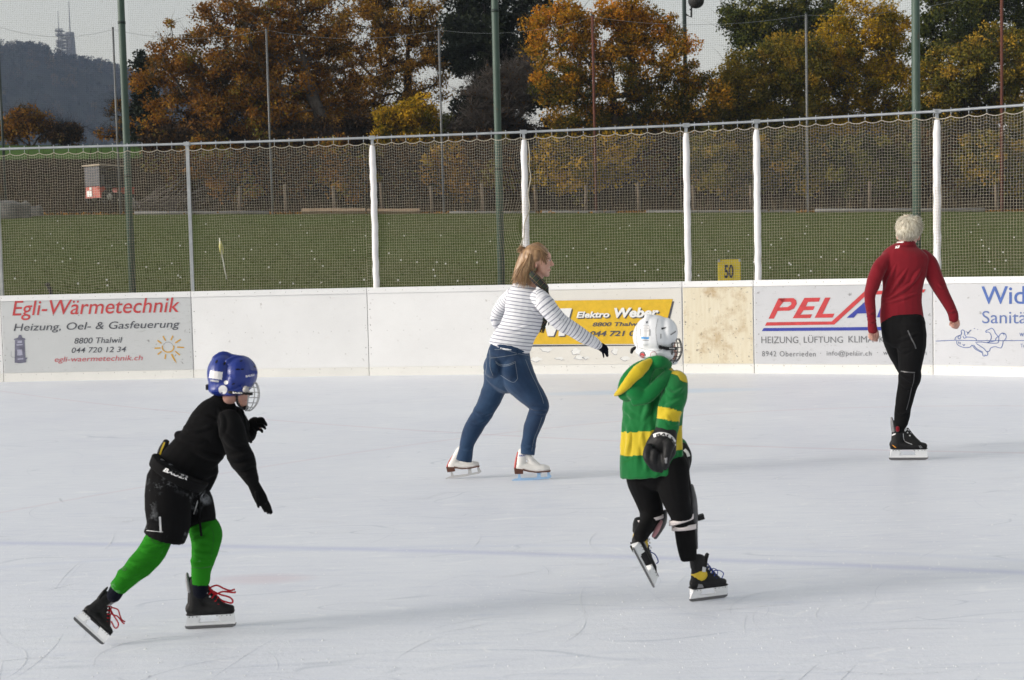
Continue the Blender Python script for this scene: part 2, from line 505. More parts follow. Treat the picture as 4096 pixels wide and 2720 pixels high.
FONT = None
def text_geo(s, shear=0.0, bold=0.0, space=1.0):
    cu = bpy.data.curves.new('t', 'FONT')
    cu.body = s
    cu.shear = shear
    cu.offset = bold
    cu.space_character = space
    cu.resolution_u = 4
    o = bpy.data.objects.new('t', cu)
    COL.objects.link(o)
    dg = bpy.context.evaluated_depsgraph_get()
    dg.update()
    me = bpy.data.meshes.new_from_object(o.evaluated_get(dg))
    V = np.array([v.co[:] for v in me.vertices])[:, :2]
    Fs = [tuple(p.vertices) for p in me.polygons]
    bpy.data.objects.remove(o); bpy.data.meshes.remove(me); bpy.data.curves.remove(cu)
    return V, Fs
class Panel:                       # local frame of one board: s along the board, z up, o out of the face towards the rink
    def __init__(s, i):
        s.a, s.b = JP[i], JP[i + 1]
        s.t = (s.b - s.a).normalized()
        s.n = Vector((s.t.y, -s.t.x, 0))
        s.L = (s.b - s.a).length
    def pt(s, u, z, o=0.0): return s.a + s.t * u + Vector((0, 0, z)) + s.n * o
    def uv(s, px, py):             # photo pixel -> (s, z) on the face
        d = ray(px, py)
        k_ = (s.a - CAMP).dot(s.n) / d.dot(s.n)
        p = CAMP + d * k_
        return (p - s.a).dot(s.t), p.z
    def box(s, mb, u0_, u1, z0, z1, o0, o1):
        V = [s.pt(u, z, o) for o in (o0, o1) for (u, z) in ((u0_, z0), (u1, z0), (u1, z1), (u0_, z1))]
        mb.add(V, [(0, 1, 2, 3), (7, 6, 5, 4), (0, 4, 5, 1), (1, 5, 6, 2), (2, 6, 7, 3), (3, 7, 4, 0)])
    def text(s, txt, p0, p1, mat, parent, shear=0.0, bold=0.0, o=0.0075, space=1.0, name='lettering', hs=1.0):
        """fit a line of text: p0 = lower left, p1 = upper right (photo pixels) of its glyph box"""
        V, Fs = text_geo(txt, shear, bold, space)
        a, b = s.uv(*p0), s.uv(*p1)
        lo, hi = V.min(0), V.max(0)
        Q = (V - lo) / (hi - lo)
        Q[:, 1] = (Q[:, 1] - .5) * hs + .5
        # follow the panel, not the picture: one level base line
        return mesh_obj(name, [s.pt(a[0] + q[0] * (b[0] - a[0]), a[1] + q[1] * (b[1] - a[1]), o) for q in Q], Fs, mat, parent)
    def poly(s, pts, mat, parent, name='lettering', o=0.0075):
        P = [s.uv(*p) for p in pts]
        return mesh_obj(name, [s.pt(u, z, o) for u, z in P], [tuple(range(len(P)))], mat, parent)
    def polys(s, lists, mat, parent, name='emblem', o=0.0075):
        V, Fs = [], []
        for L in lists:
            n0 = len(V)
            V += [s.pt(*s.uv(*p), o) for p in L]
            Fs.append(tuple(range(n0, n0 + len(L))))
        return mesh_obj(name, V, Fs, mat, parent)
    def strokes(s, lines, w, mat, parent, name='drawing', o=0.0075):
        V, Fs = [], []
        for L in lines:
            P = spline([s.uv(*p) for p in L], 5) if len(L) > 2 else np.array([s.uv(*p) for p in L])
            T = np.gradient(P, axis=0)
            T /= np.linalg.norm(T, axis=1)[:, None] + 1e-9
            N = np.stack([-T[:, 1], T[:, 0]], 1) * w / 2
            n0 = len(V)
            for p, nn in zip(P, N):
                V += [s.pt(*(p + nn), o), s.pt(*(p - nn), o)]
            Fs += [(n0 + 2 * i, n0 + 2 * i + 1, n0 + 2 * i + 3, n0 + 2 * i + 2) for i in range(len(P) - 1)]
        return mesh_obj(name, V, Fs, mat, parent)
BOARD_LABELS = [
    'white rink board reaching out of the picture, left of the heating advert',
    'rink board with the grey heating advert in red letters, sun and old stove',
    'bare white rink board right of the heating advert',
    'bare white rink board behind the woman in the striped top',
    'rink board with the yellow electrician advert and peeling paint',
    'narrow rink board of stained cream plywood',
    'rink board with red and blue slanted letters behind the man',
    'rink board with blue lettering and a line drawing of a floating bather',
    'white rink board out of sight at the right end']
PANELS, SHEETS = [], []
for i in range(len(JP) - 1):
    p = Panel(i)
    e = empty('dasher_board', p.pt(p.L / 2, 0), BOARD_LABELS[i], 'rink board', 'boards around the rink')
    g = 0.004
    mb = MB(); p.box(mb, g, p.L - g, 0.115, 1.095, -0.05, 0.0); mb.build('panel', M_bare, e)
    mb = MB(); p.box(mb, g, p.L - g, 1.096, ZB, -0.09, 0.014); mb.build('cap_rail', M_cap, e)
    mb = MB(); p.box(mb, g, p.L - g, 0.0, 0.114, -0.05, 0.008); mb.build('kick_plate', M_kick, e)
    mb = MB(); p.box(mb, -g, g, 0.0, ZB - 0.004, -0.045, -0.012); mb.build('joint_strip', M_seam, e)
    sh = None
    kind = {1: M_sheetg, 4: M_peel, 5: M_ply, 6: M_sheetw, 7: M_sheetw}.get(i)
    if kind:
        mb = MB(); p.box(mb, 0.012, p.L - 0.012, 0.122, 1.09, 0.001, 0.004)
        sh = mb.build('advert_sheet' if i != 5 else 'plywood_sheet', kind, e)
    mb = MB()
    rng = random.Random(i)
    rows = [(1.135, 0.0145, 0.21, 0.0045), (0.095, 0.0085, 0.21, 0.0045)]
    if i in (2, 3): rows.append((0.60, 0.0006, 0.225, 0.0045))
    if i == 5: rows.append((0.50, 0.0046, 0.19, 0.005))
    for (z, o, stp, rr) in rows:
        n = int(p.L / stp)
        for k_ in range(n + 1):
            u = 0.035 + (p.L - 0.07) * k_ / n + rng.uniform(-.012, .012)
            zz = z + rng.uniform(-.003, .003)
            V = [p.pt(u + rr * math.cos(a), zz + rr * math.sin(a), o) for a in [q * PI / 3 for q in range(6)]]
            mb.add(V, [(0, 1, 2, 3, 4, 5)])
    for u in (0.035, p.L - 0.035):
        for z in (0.28, 0.36, 0.62, 0.66, 0.90):
            o = 0.0046 if sh else 0.0006
            zz = z + rng.uniform(-.02, .02)
            rr = rng.uniform(.004, .008)
            mb.add([p.pt(u + rr * math.cos(a), zz + rr * math.sin(a), o) for a in [q * PI / 3 for q in range(6)]], [(0, 1, 2, 3, 4, 5)])
    mb.build('screw_rows', M_screw, e)
    PANELS.append(p); SHEETS.append(sh)

# --- advert 1 (crop scale 2.951, origin 0,1100)
def c1(x, y): return (x / 2.951, 1100 + y / 2.951)
p, sh = PANELS[1], SHEETS[1]
p.text('Egli-Wärmetechnik', c1(150, 520), c1(2118, 278), M_red, sh, 0.22, 0.004, hs=1.17)
p.text('Heizung, Oel- & Gasfeuerung', c1(165, 680), c1(2122, 540), M_dark, sh, 0.22, 0.002, hs=1.17)
p.text('8800 Thalwil', c1(880, 806), c1(1445, 735), M_dark, sh, 0.22, 0.003, hs=1.17)
p.text('044 720 12 34', c1(848, 916), c1(1488, 848), M_dark, sh, 0.22, 0.003, hs=1.17)
p.text('egli-waermetechnik.ch', c1(648, 1040), c1(1685, 950), M_redl, sh, 0.22, 0.003, hs=1.17)
rays = [((1925, 720), (1955, 776)), ((2042, 716), (2018, 770)), ((2135, 760), (2070, 802)), ((2175, 856), (2090, 850)), ((2125, 945), (2070, 900)), ((1860, 770), (1908, 808)), ((1826, 865), (1895, 860)), ((1862, 938), (1908, 902)), ((1948, 990), (1958, 935))]
for a, b in rays: pass
p.strokes([[c1(*a), c1(*b)] for a, b in rays], 0.017, M_gold, sh, 'sun_emblem')
p.polys([[c1(2015, 935), c1(2035, 930), c1(2066, 990), c1(2090, 1045), c1(2050, 1000)]], M_gold, sh, 'sun_emblem')
ring = []
for k_ in range(20):
    a = -0.35 + (PI + 0.7) * k_ / 19
    ring.append(c1(1985 + 68 * math.cos(a), 852 + 58 * math.sin(a)))
p.strokes([ring], 0.015, M_gold, sh, 'sun_emblem')
p.strokes([[c1(1985 + 60 * math.cos(a), 850 + 58 * math.sin(a)) for a in [-2.8 + 2.5 * q / 12 for q in range(13)]]], 0.004, M_greyp, sh, 'sun_emblem')
p.polys([[c1(*q) for q in L] for L in (
    [(175, 1035), (178, 770), (290, 765), (300, 960), (312, 1030), (240, 1042)],
    [(165, 768), (172, 752), (215, 738), (225, 706), (255, 706), (262, 738), (298, 748), (300, 764)],
    [(300, 1010), (330, 975), (300, 975)])], M_stove, sh, 'stove_emblem')
p.polys([[c1(*q) for q in L] for L in (
    [(205, 880), (265, 878), (270, 945), (208, 950)], [(200, 818), (270, 815), (270, 828), (200, 832)],
    [(210, 775), (262, 772), (264, 800), (210, 803)], [(212, 985), (275, 980), (280, 995), (212, 1000)])], M_stovel, sh, 'stove_emblem', 0.0105)
p.strokes([[c1(135, 900), c1(138, 965), c1(175, 968)]], 0.004, M_stove, sh, 'stove_emblem')
# --- advert 4 (crop scale 3.148, origin 2050,1100)
def c4(x, y): return (2050 + x / 3.148, 1100 + y / 3.148)
p, sh = PANELS[4], SHEETS[4]
p.poly([c4(-85, 905), c4(-60, 880), c4(1870, 880), c4(1990, 335), c4(2036, 330), c4(1905, 880), c4(1900, 888)], M_dark, sh, o=0.0068)
p.poly([c4(-60, 330), c4(2018, 303), c4(1872, 866), c4(-75, 872)], M_yel, sh, 'yellow_field', o=0.0095)
M_sh = M_dark
for (dx, dy, mt, oo) in ((14, 14, M_dark, 0.0125), (0, 0, M_whp, 0.0155)):
    def q4(x, y): return c4(x + dx, y + dy)
    p.polys([[q4(350, 420), q4(440, 420), q4(452, 640), q4(610, 420), q4(750, 417), q4(655, 765), q4(580, 768), q4(600, 560), q4(520, 768), q4(445, 768)]], mt, sh, 'big_letter', oo)
    p.text('Elektro', q4(806, 540), q4(1222, 455), mt, sh, 0.22, 0.035, oo)
    p.text('Weber', q4(1285, 538), q4(1845, 405), mt, sh, 0.22, 0.04, oo)
p.text('8800 Thalwil', c4(1010, 648), c4(1630, 588), M_dark, sh, 0.22, 0.022, 0.0125)
p.text('044 721 0', c4(975, 775), c4(1545, 698), M_dark, sh, 0.22, 0.03, 0.0125)
# flakes of lifted paint under the yellow field
rng = random.Random(4)
fl = []
for (cx_, cy_, rx, ry) in ((430, 940, 90, 30), (800, 960, 60, 45), (840, 1040, 70, 30), (930, 1040, 50, 25), (1290, 960, 40, 50), (300, 1060, 70, 30), (600, 1050, 60, 20), (1420, 1050, 60, 30)):
    n = 14
    fl.append([c4(cx_ + rx * math.cos(2 * PI * k_ / n) * rng.uniform(.6, 1.2), cy_ + ry * math.sin(2 * PI * k_ / n) * rng.uniform(.6, 1.2)) for k_ in range(n)])
p.polys(fl, M_whp, sh, 'paint_flakes', 0.0068)
p.strokes([f[2:9] for f in fl], 0.004, M_stove, sh, 'paint_crack', 0.009)
# --- advert 6 (crop scale 2.951, origin 2700,1100)
def c6(x, y): return (2700 + x / 2.951, 1100 + y / 2.951)
p, sh = PANELS[6], SHEETS[6]
p.polys([[c6(1104, 516), c6(1222, 275), c6(1310, 274), c6(1278, 322), c6(1238, 372), c6(1212, 425), c6(1168, 515)],
         [c6(1222, 275), c6(1400, 272), c6(1432, 300), c6(1437, 340), c6(1405, 395), c6(1350, 420), c6(1205, 424), c6(1225, 382), c6(1330, 378), c6(1372, 350), c6(1375, 325), c6(1355, 316), c6(1262, 318)],
         [c6(1390, 510), c6(1528, 270), c6(1716, 267), c6(1700, 314), c6(1570, 317), c6(1545, 370), c6(1652, 368), c6(1630, 413), c6(1520, 415), c6(1480, 468), c6(1620, 463), c6(1598, 507)],
         [c6(1648, 505), c6(1772, 267), c6(1836, 265), c6(1742, 460), c6(1884, 455), c6(1860, 502)]], M_red, sh, 'lettering')
tend = (3400 + 792 / 2.614, 830 + 855 / 2.614)
tl = (tend[0] - 8, tend[1] + 13)
p.polys([[c6(1062, 598), c6(1085, 558), c6(1850, 548), c6(1880, 584)], [c6(1850, 548), c6(2238, 192), c6(2262, 235), c6(1880, 584)],
         [c6(2238, 192), tend, tl, c6(2262, 235)]], M_red, sh, 'emblem')
p.polys([[c6(1024, 662), c6(1048, 626), c6(2400, 612), c6(2900, 607), c6(2880, 646), c6(2400, 652)]], M_blue, sh, 'emblem')
p.polys([[c6(2025, 505), c6(2260, 300), c6(2340, 300), c6(2340, 500), c6(2262, 500), c6(2262, 452), c6(2150, 455), c6(2110, 503)],
         [c6(2380, 500), c6(2460, 300), c6(2530, 300), c6(2450, 500)], [c6(2480, 500), c6(2560, 300), c6(2760, 300), c6(2720, 400), c6(2740, 500), c6(2650, 500), c6(2610, 420), c6(2560, 500)]], M_blue, sh, 'lettering')
p.text('HEIZUNG', c6(1020, 805), c6(1455, 725), M_greyp, sh)
p.text('LÜFTUNG', c6(1520, 800), c6(1982, 708), M_greyp, sh)
p.text('KLIMA', c6(2048, 796), c6(2345, 718), M_greyp, sh)
p.text('KÄLTE', c6(2412, 794), c6(2700, 700), M_greyp, sh)
p.text('8942 Oberrieden', c6(1028, 960), c6(1660, 898), M_greyp, sh, space=1.15)
p.text('·  info@pelair.ch', c6(1715, 968), c6(2320, 893), M_greyp, sh, space=1.1)
p.text('·  www.pelair.ch', c6(2385, 960), c6(2968, 888), M_greyp, sh, space=1.1)
# --- advert 7 (crop scale 3.336, origin 3400,1080)
def c7(x, y): return (3400 + x / 3.336, 1080 + y / 3.336)
p, sh = PANELS[7], SHEETS[7]
p.text('Widm', c7(1755, 455), c7(2600, 212), M_bluew, sh, 0, 0.008)
p.text('Sanitär', c7(1765, 712), c7(2470, 545), M_bluet, sh)
p.text('w', c7(2262, 885), c7(2322, 838), M_bluet, sh)
p.text('Te', c7(2275, 1032), c7(2335, 985), M_bluet, sh)
L7 = [[(1145, 948), (1400, 937), (1700, 942), (2080, 942), (2330, 940)],
      [(1400, 935), (1410, 900), (1440, 880), (1475, 868), (1490, 845), (1485, 815), (1505, 798), (1530, 820), (1528, 855), (1545, 880), (1555, 895)],
      [(1440, 905), (1460, 870), (1480, 895), (1460, 920), (1440, 905)], [(1510, 880), (1525, 910), (1560, 893)],
      [(1560, 893), (1640, 900), (1680, 920), (1690, 945)],
      [(1425, 945), (1430, 985), (1460, 1012), (1530, 1035), (1600, 1028), (1630, 1000)],
      [(1630, 1000), (1680, 1060), (1765, 1103)], [(1650, 1000), (1700, 1055), (1775, 1095)],
      [(1685, 980), (1740, 1015), (1790, 1050), (1820, 1085), (1860, 1080), (1880, 1040), (1940, 1022), (2010, 1040), (2035, 1000), (2045, 942)],
      [(1675, 965), (1750, 960), (1830, 970), (1880, 975), (1970, 972), (1985, 930), (1990, 880), (2030, 840), (2075, 855), (2085, 900), (2060, 940)],
      [(1770, 1103), (1775, 1140), (1795, 1148), (1805, 1130), (1815, 1145), (1838, 1130), (1835, 1098), (1820, 1085)],
      [(1850, 970), (1885, 910), (1880, 860), (1850, 828), (1815, 830), (1820, 808), (1860, 790), (1890, 775), (1920, 800), (1945, 850), (1980, 885)],
      [(1830, 965), (1930, 945), (1950, 910), (1980, 885)], [(1450, 955), (1455, 985)], [(1470, 960), (1472, 990)], [(1505, 990), (1520, 1008), (1535, 990)], [(2030, 845), (2055, 850), (2050, 870)],
      [(1563, 860), (1590, 825), (1618, 800)], [(1555, 820), (1575, 840)], [(1572, 840), (1612, 806)], [(1655, 783), (1668, 780)], [(1700, 793), (1710, 791)]]
p.strokes([[c7(*q) for q in L] for L in L7], 0.0085, M_bluet, sh, 'line_drawing')

# ------------------------------------------------------------------ posts, rail and net on top of the boards
M_galv = simple('galvanised_steel', (0.42, 0.44, 0.46), 0.45, 0.7, var=0.15, scale=10)
M_pad = simple('white_foam_padding', (0.74, 0.73, 0.74), 0.7, var=0.06, scale=9, bumps=0.35, bscale=22)
M_twine = simple('white_net_twine', (0.43, 0.39, 0.31), 0.9, var=0.12, scale=4)
ZR = 3.145
POSTJ = {1: None, 2: 0, 3: 1, 4: 1, 5: 1, 6: 1, 7: 1, 8: 1}
POSTPX = {2: 440, 3: 865, 4: 1213, 5: 1585, 6: 1746, 7: 2158}
POST_LAB = {2: 'bare grey steel net post above the joint right of the heating advert', 3: 'white padded net post in the middle of the bare white boards',
            4: 'white padded net post behind the woman, with loose net tied beside it', 5: 'white padded net post left of the yellow number board',
            6: 'white padded net post right of the yellow number board', 7: 'white padded net post behind the man in the red top'}
def poly_at(px):                    # point of the board line under a picture column (2361 wide)
    best = None
    for p in PANELS:
        u = p.uv(px * K, 1150)[0]
        if -0.001 <= u <= p.L: best = (p, u)
    return best
rng = random.Random(11)
for j in range(1, len(JP) - 1):
    if j in POSTPX:
        p, u = poly_at(POSTPX[j])
        base = p.pt(u, 0, -0.075)
        lab = POST_LAB[j]
    else:
        base = JP[j] + Vector((0, 0.08, 0))
        lab = 'net post outside the picture beyond the ' + ('left' if j < 4 else 'right') + ' edge'
    padded = POSTJ[j]
    e = empty('net_post', base, lab, 'post', 'posts carrying the rink net')
    MB().box(base + Vector((0, 0, ZR / 2)), (0.036 if padded else 0.045, 0.036, ZR - 0.01)).build('steel_post', M_galv, e)
    mb = MB().box(base + Vector((0, -0.02, ZR)), (0.08, 0.05, 0.05))
    mb.build('rail_clamp', M_galv, e)
    if padded:
        pts, rr = [], []
        for k_ in range(26):
            z = 1.0 + (ZR - 1.10) * k_ / 25
            pts.append(base + Vector((rng.uniform(-.004, .004), rng.uniform(-.004, .004), z)))
            rr.append(0.043 * (0.86 + 0.14 * min(1, k_ / 3)) * (1 + rng.uniform(-.028, .028)) if k_ < 24 else (0.040 if k_ == 24 else 0.030))
        V, Fs = tube_geo(spline(pts, 3), list(np.interp(np.linspace(0, 25, 76), range(26), rr)), n=14)
        mesh_obj('foam_padding', V, Fs, M_pad, e, True)

HOOK = 0.197
hook_mb = MB()
hook_mb.tube([(0, 0.0, 0.012), (0, -0.014, 0.026), (0, 0.0, 0.034), (0, 0.016, 0.024), (0, 0.012, 0.0), (0, 0.0, -0.03), (0, 0.004, -0.062)], 0.0035, n=5)
hook_me = None
NET_LAB = ['white rope net panel left of the picture edge', 'white rope net panel above the heating advert, tractor visible through it', 'white rope net panel between the grey post and the first padded post',
           'white rope net panel left of the post with tied loose net', 'white rope net panel between the woman and the yellow number board post', 'narrow white rope net panel in front of the yellow number board',
           'white rope net panel behind the man in the red top', 'white rope net panel at the right picture edge', 'white rope net panel beyond the right picture edge']
def net_panel(p, i):
    """twines as thin three sided tubes; the head rope hangs in scallops from the hooks"""
    nh = max(2, round(p.L / HOOK))
    step = p.L / nh
    ncol, nrow = nh * 6, 57
    su = np.linspace(0, p.L, ncol + 1)
    ph = (su / step) % 1.0
    sag = 0.028 * 4 * ph * (1 - ph)
    ztop = ZR - 0.068 - sag
    zbot = 1.02
    tt = np.linspace(0, 1, nrow + 1)
    U, T = np.meshgrid(su, tt)                       # rows x cols
    decay = np.exp(-3.5 * T)
    Z = (ZR - 0.085) + (zbot - (ZR - 0.085)) * T
    Z = Z + (ztop - (ZR - 0.085))[None, :] * np.exp(-5 * T)
    P3 = np.stack([U.ravel() * 1.0, T.ravel() * 2.0, np.full(U.size, i * 3.7)], 1)
    U = U + (0.014 * vnoise(P3, 1.6, 5) * np.minimum(1, 3 * T.ravel())).reshape(U.shape)
    Z = Z + (0.018 * vnoise(P3, 1.3, 8) * T.ravel() + 0.0015 * vnoise(P3, 9, 9)).reshape(U.shape)
    O = 0.0 + (0.05 * vnoise(P3, 0.9, 21) * np.sin(PI * T.ravel()) - 0.06 + 0.05 * T.ravel() * 0 + 0.004).reshape(U.shape)
    if i == 3: # slack gathers towards the right-hand post
        gx = np.exp(-((p.L - U) / 0.28) ** 2) * np.sin(PI * np.minimum(1, T * 1.05))
        U = U - 0.06 * gx * np.sin(T * 14)
    if i == 1: # a pulled knot low in the panel
        gx = np.exp(-((U - p.uv(740 * 0.434, 1150)[0]) / 0.25) ** 2) * np.exp(-((T - 1.0) / 0.35) ** 2)
        Z = Z - 0.05 * gx
    a, tv, nv = np.array(p.a), np.array(p.t), np.array(p.n)
    Pw = a + U[..., None] * tv + O[..., None] * nv + Z[..., None] * np.array([0, 0, 1.0])
    r_ = 0.0013
    def grid_tubes(Q, d1, d2):       # Q: lines x points x 3
        n_l, n_p = Q.shape[:2]
        offs = [d1 * r_ * math.cos(q) + d2 * r_ * math.sin(q) for q in (0.5, 0.5 + 2 * PI / 3, 0.5 + 4 * PI / 3)]
        V = np.stack([Q + o for o in offs], 2).reshape(-1, 3)
        l_, k_, s_ = np.meshgrid(np.arange(n_l), np.arange(n_p - 1), np.arange(3), indexing='ij')
        b0 = (l_ * n_p + k_) * 3
        Fq = np.stack([b0 + s_, b0 + (s_ + 1) % 3, b0 + 3 + (s_ + 1) % 3, b0 + 3 + s_], -1).reshape(-1, 4)
        return V, Fq
    ez = np.array([0, 0, 1.0])
    V1, F1 = grid_tubes(np.swapaxes(Pw, 0, 1), tv, nv)
    V2, F2 = grid_tubes(Pw[1:], ez, nv)
    V = np.concatenate([V1, V2]); Fq = np.concatenate([F1, F2 + len(V1)])
    head = [Vector(q) for q in Pw[0]]
    return V, Fq, head, nh, step
for i, p in enumerate(PANELS):
    off = -0.06
    e = empty('safety_net', p.pt(p.L / 2, ZR - 0.08, off), NET_LAB[i], 'net', 'rope net panels above the boards')
    V, Fq, head, nh, step = net_panel(p, i)
    mesh_obj('netting', V, Fq, M_twine, e)
    mesh_obj('head_rope', *tube_geo(head, 0.0052, n=6), M_twine, e, True)
    for k_ in range(nh + (1 if i == len(PANELS) - 1 else 0)):
        if hook_me is None:
            h0 = hook_mb.build('hook', M_galv, None, True, loc=(0, 0, 0))
            hook_me = h0.data
            ho = h0
        else:
            ho = bpy.data.objects.new('hook', hook_me); COL.objects.link(ho)
        ho.location = p.pt(k_ * step, ZR, off + 0.0)
        ho.rotation_euler = (0, 0, math.atan2(p.t.y, p.t.x))
        parent_to(ho, e)
rail = empty('net_rail', p.pt(0, ZR), 'long galvanised rail the rope net hangs from', 'rail')
pts = [JP[0] + Vector((0, 0.06, ZR))] + [JP[j] + PANELS[j].n * -0.06 + Vector((0, 0, ZR)) for j in range(1, len(JP) - 1)] + [JP[-1] + PANELS[-1].n * -0.06 + Vector((0, 0, ZR))]
V, Fs = tube_geo(pts, 0.0165, n=10)
mesh_obj('pipe', V, Fs, M_galv, rail, True)
# loose rope tied along the post behind the woman
p, u = poly_at(1227)
pts = [p.pt(u + a, z, -0.05 + b) for a, z, b in ((-.02, 3.02, 0), (.0, 2.85, .02), (-.01, 2.7, .01), (.005, 2.55, .0), (-.03, 2.35, .02), (-.02, 2.15, .01), (-.09, 1.95, .03), (-.10, 1.8, .02), (-.14, 1.68, .03), (-.10, 1.6, .02))]
tag(mesh_obj('loose_rope', *tube_geo(spline(pts, 6), 0.006, n=6), M_twine, None, True), 'loose white rope hanging down beside the padded post behind the woman', 'rope')
# ------------------------------------------------------------------ terrain beyond the boards
def smooth01(t):
    t = np.clip(t, 0, 1)
    return t * t * (3 - 2 * t)
def gz(x, y):
    x = np.asarray(x, dtype=float); y = np.asarray(y, dtype=float)
    E = 3.30 - 0.02 * x
    z = 0.35 + (E - 0.35) * np.clip((y - 19) / 36.0, -0.2, 1)
    z = z + 3.5 * smooth01((y - 56.5) / 16)
    z = z + 2.3 * smooth01((y - 72) / 20) - 9.0 * smooth01((y - 93) / 60)
    return z
def field_hit(u, v, y0=20.0, y1=95.0):
    d = ray(u, v)
    for k_ in range(1200):
        y = y0 + (y1 - y0) * k_ / 1199
        p = CAMP + d * (y / d.y)
        if p.z <= float(gz(p.x, p.y)): return p
    return CAMP + d * (y1 / d.y)
xs = np.concatenate([np.linspace(-120, -40, 9), np.linspace(-36, 36, 73), np.linspace(40, 120, 9)])
ys = np.concatenate([np.linspace(18.5, 55, 37), np.linspace(55.5, 75, 40), np.linspace(76, 160, 43)])
GX, GY = np.meshgrid(xs, ys)
GZ = gz(GX, GY)
rough = vnoise(np.stack([GX.ravel(), GY.ravel(), 0 * GX.ravel()], 1), 0.45, 3).reshape(GX.shape)
GZ = GZ + rough * 0.22 * smooth01((GY - 55.5) / 3) * (1 - 0.8 * smooth01((GY - 71) / 4))
ter = np.stack([GX, GY, GZ], -1).reshape(-1, 3)
nx, ny = len(xs), len(ys)
ii, jj = np.meshgrid(np.arange(ny - 1), np.arange(nx - 1), indexing='ij')
q = ii * nx + jj
FQ = np.stack([q, q + 1, q + 1 + nx, q + nx], -1).reshape(-1, 4)
def lawn_mat():
    m_, nt, bs = new_mat('practice_field_grass')
    v = texco(nt)
    st = texco(nt, (0.25, 1.6, 0.3))
    n0 = noise_t(nt, st, 1.3, 3, 0.5)
    n1 = noise_t(nt, v, 9, 4, 0.7)
    n2 = noise_t(nt, v, 0.22, 3)
    c = ramp(nt, n1, [(0.25, (0.050, 0.070, 0.010)), (0.6, (0.066, 0.088, 0.013)), (0.85, (0.084, 0.102, 0.020))])
    c = mix_c(nt, math_n(nt, 'MULTIPLY', ramp(nt, n0, [(0.4, (0, 0, 0)), (0.65, (1, 1, 1))]), 0.45), c, (0.055, 0.085, 0.016))
    c = mix_c(nt, math_n(nt, 'MULTIPLY', ramp(nt, n2, [(0.4, (0, 0, 0)), (0.7, (1, 1, 1))]), 0.4), c, (0.085, 0.085, 0.03))
    nt.links.new(c, bs.inputs['Base Color'])
    bs.inputs['Roughness'].default_value = 0.95
    bs.inputs['Specular IOR Level'].default_value = 0.1
    bump(nt, bs, noise_t(nt, v, 26, 4, 0.7), 0.35, 0.03)
    return m_
def bank_mat():
    m_, nt, bs = new_mat('dry_bank_grass')
    v = texco(nt)
    n1 = noise_t(nt, v, 1.1, 5, 0.7)
    n2 = noise_t(nt, v, 7, 4, 0.7)
    c = ramp(nt, n1, [(0.3, (0.010, 0.008, 0.005)), (0.52, (0.030, 0.019, 0.010)), (0.72, (0.018, 0.022, 0.007))])
    c = mix_c(nt, math_n(nt, 'MULTIPLY', n2, 0.6), c, (0.022, 0.015, 0.009))
    nt.links.new(c, bs.inputs['Base Color'])
    bs.inputs['Roughness'].default_value = 1.0
    bs.inputs['Specular IOR Level'].default_value = 0.05
    bump(nt, bs, n2, 0.8, 0.1)
    return m_
M_lawn, M_bank = lawn_mat(), bank_mat()
M_lawn2 = simple('bright_meadow_grass', (0.055, 0.11, 0.018), 0.95, var=0.25, scale=1.5, bumps=0.4, bscale=12, spec=0.1)
fy = ys[:-1]
m0, m1, m2 = ii.ravel(), jj.ravel(), None
yc = (ys[:-1] + ys[1:])[ii.ravel()] / 2
o = mesh_obj('practice_field', ter, FQ[yc < 56.0], M_lawn, None, True, loc=(0, 0, 0)); tag(o, kind='structure')
o = mesh_obj('bank', ter, FQ[(yc >= 56.0) & (yc < 72.2)], M_bank, None, True, loc=(0, 0, 0)); tag(o, kind='structure')
o = mesh_obj('meadow', ter, FQ[yc >= 72.2], M_lawn2, None, True, loc=(0, 0, 0)); tag(o, kind='structure')
# base ground far out to the horizon
M_far = simple('far_ground', (0.05, 0.06, 0.03), 1.0, var=0.3, scale=0.02)
o = mesh_obj('ground', [(-1500, -400, -9), (1500, -400, -9), (1500, 3000, -9), (-1500, 3000, -9)], [(0, 1, 2, 3)], M_far, loc=(0, 0, 0)); tag(o, kind='structure')
# gravel apron between boards and field
gv = [p_ + Vector((0, 0.12, -0.03)) for p_ in JP] 
gw = [Vector((p_.x * 1.02, max(p_.y + 0.5, 19.6), 0.36)) for p_ in JP]
o = mesh_obj('gravel_path', gv + gw, [(k_, k_ + 1, k_ + 1 + len(JP), k_ + len(JP)) for k_ in range(len(JP) - 1)], simple('gravel', (0.2, 0.19, 0.18), 1.0, var=0.4, scale=40), loc=(0, 0, 0)); tag(o, kind='structure')

# ------------------------------------------------------------------ far wooded hill with two towers
HD = 1500.0
ridge = [(-700, 190), (-400, 150), (-150, 118), (0, 106), (60, 100), (106, 102), (124, 112), (150, 122), (180, 134), (212, 135), (250, 141), (275, 150), (320, 166), (360, 184), (460, 210), (700, 270), (1000, 330), (1500, 420), (2400, 520)]
rxp = np.array([at2(a, b, HD)[:] for a, b in ridge])
hx = np.linspace(rxp[0, 0], rxp[-1, 0], 90)
hz = np.interp(hx, rxp[:, 0], rxp[:, 2]) - 11.5
tt = np.linspace(0, 1, 24)
HX, HT = np.meshgrid(hx, tt)
HZ = -10 + (hz[None, :] + 10) * (1 - smooth01(HT) * 1.0) 
HY = HD - 650 * HT + 40 * vnoise(np.stack([HX.ravel() * 0.01, HT.ravel() * 4, 0 * HT.ravel()], 1), 1.5, 4).reshape(HX.shape) * HT
q = np.arange(23)[:, None] * 90 + np.arange(89)[None, :]
HF = np.stack([q, q + 1, q + 91, q + 90], -1).reshape(-1, 4)
M_hill = simple('wooded_hillside', (0.035, 0.036, 0.028), 1.0, var=0.45, scale=0.02, spec=0.0)
o = mesh_obj('hill', np.stack([HX, HY, HZ], -1).reshape(-1, 3), HF, M_hill, None, True, loc=(0, 0, 0)); tag(o, kind='structure')
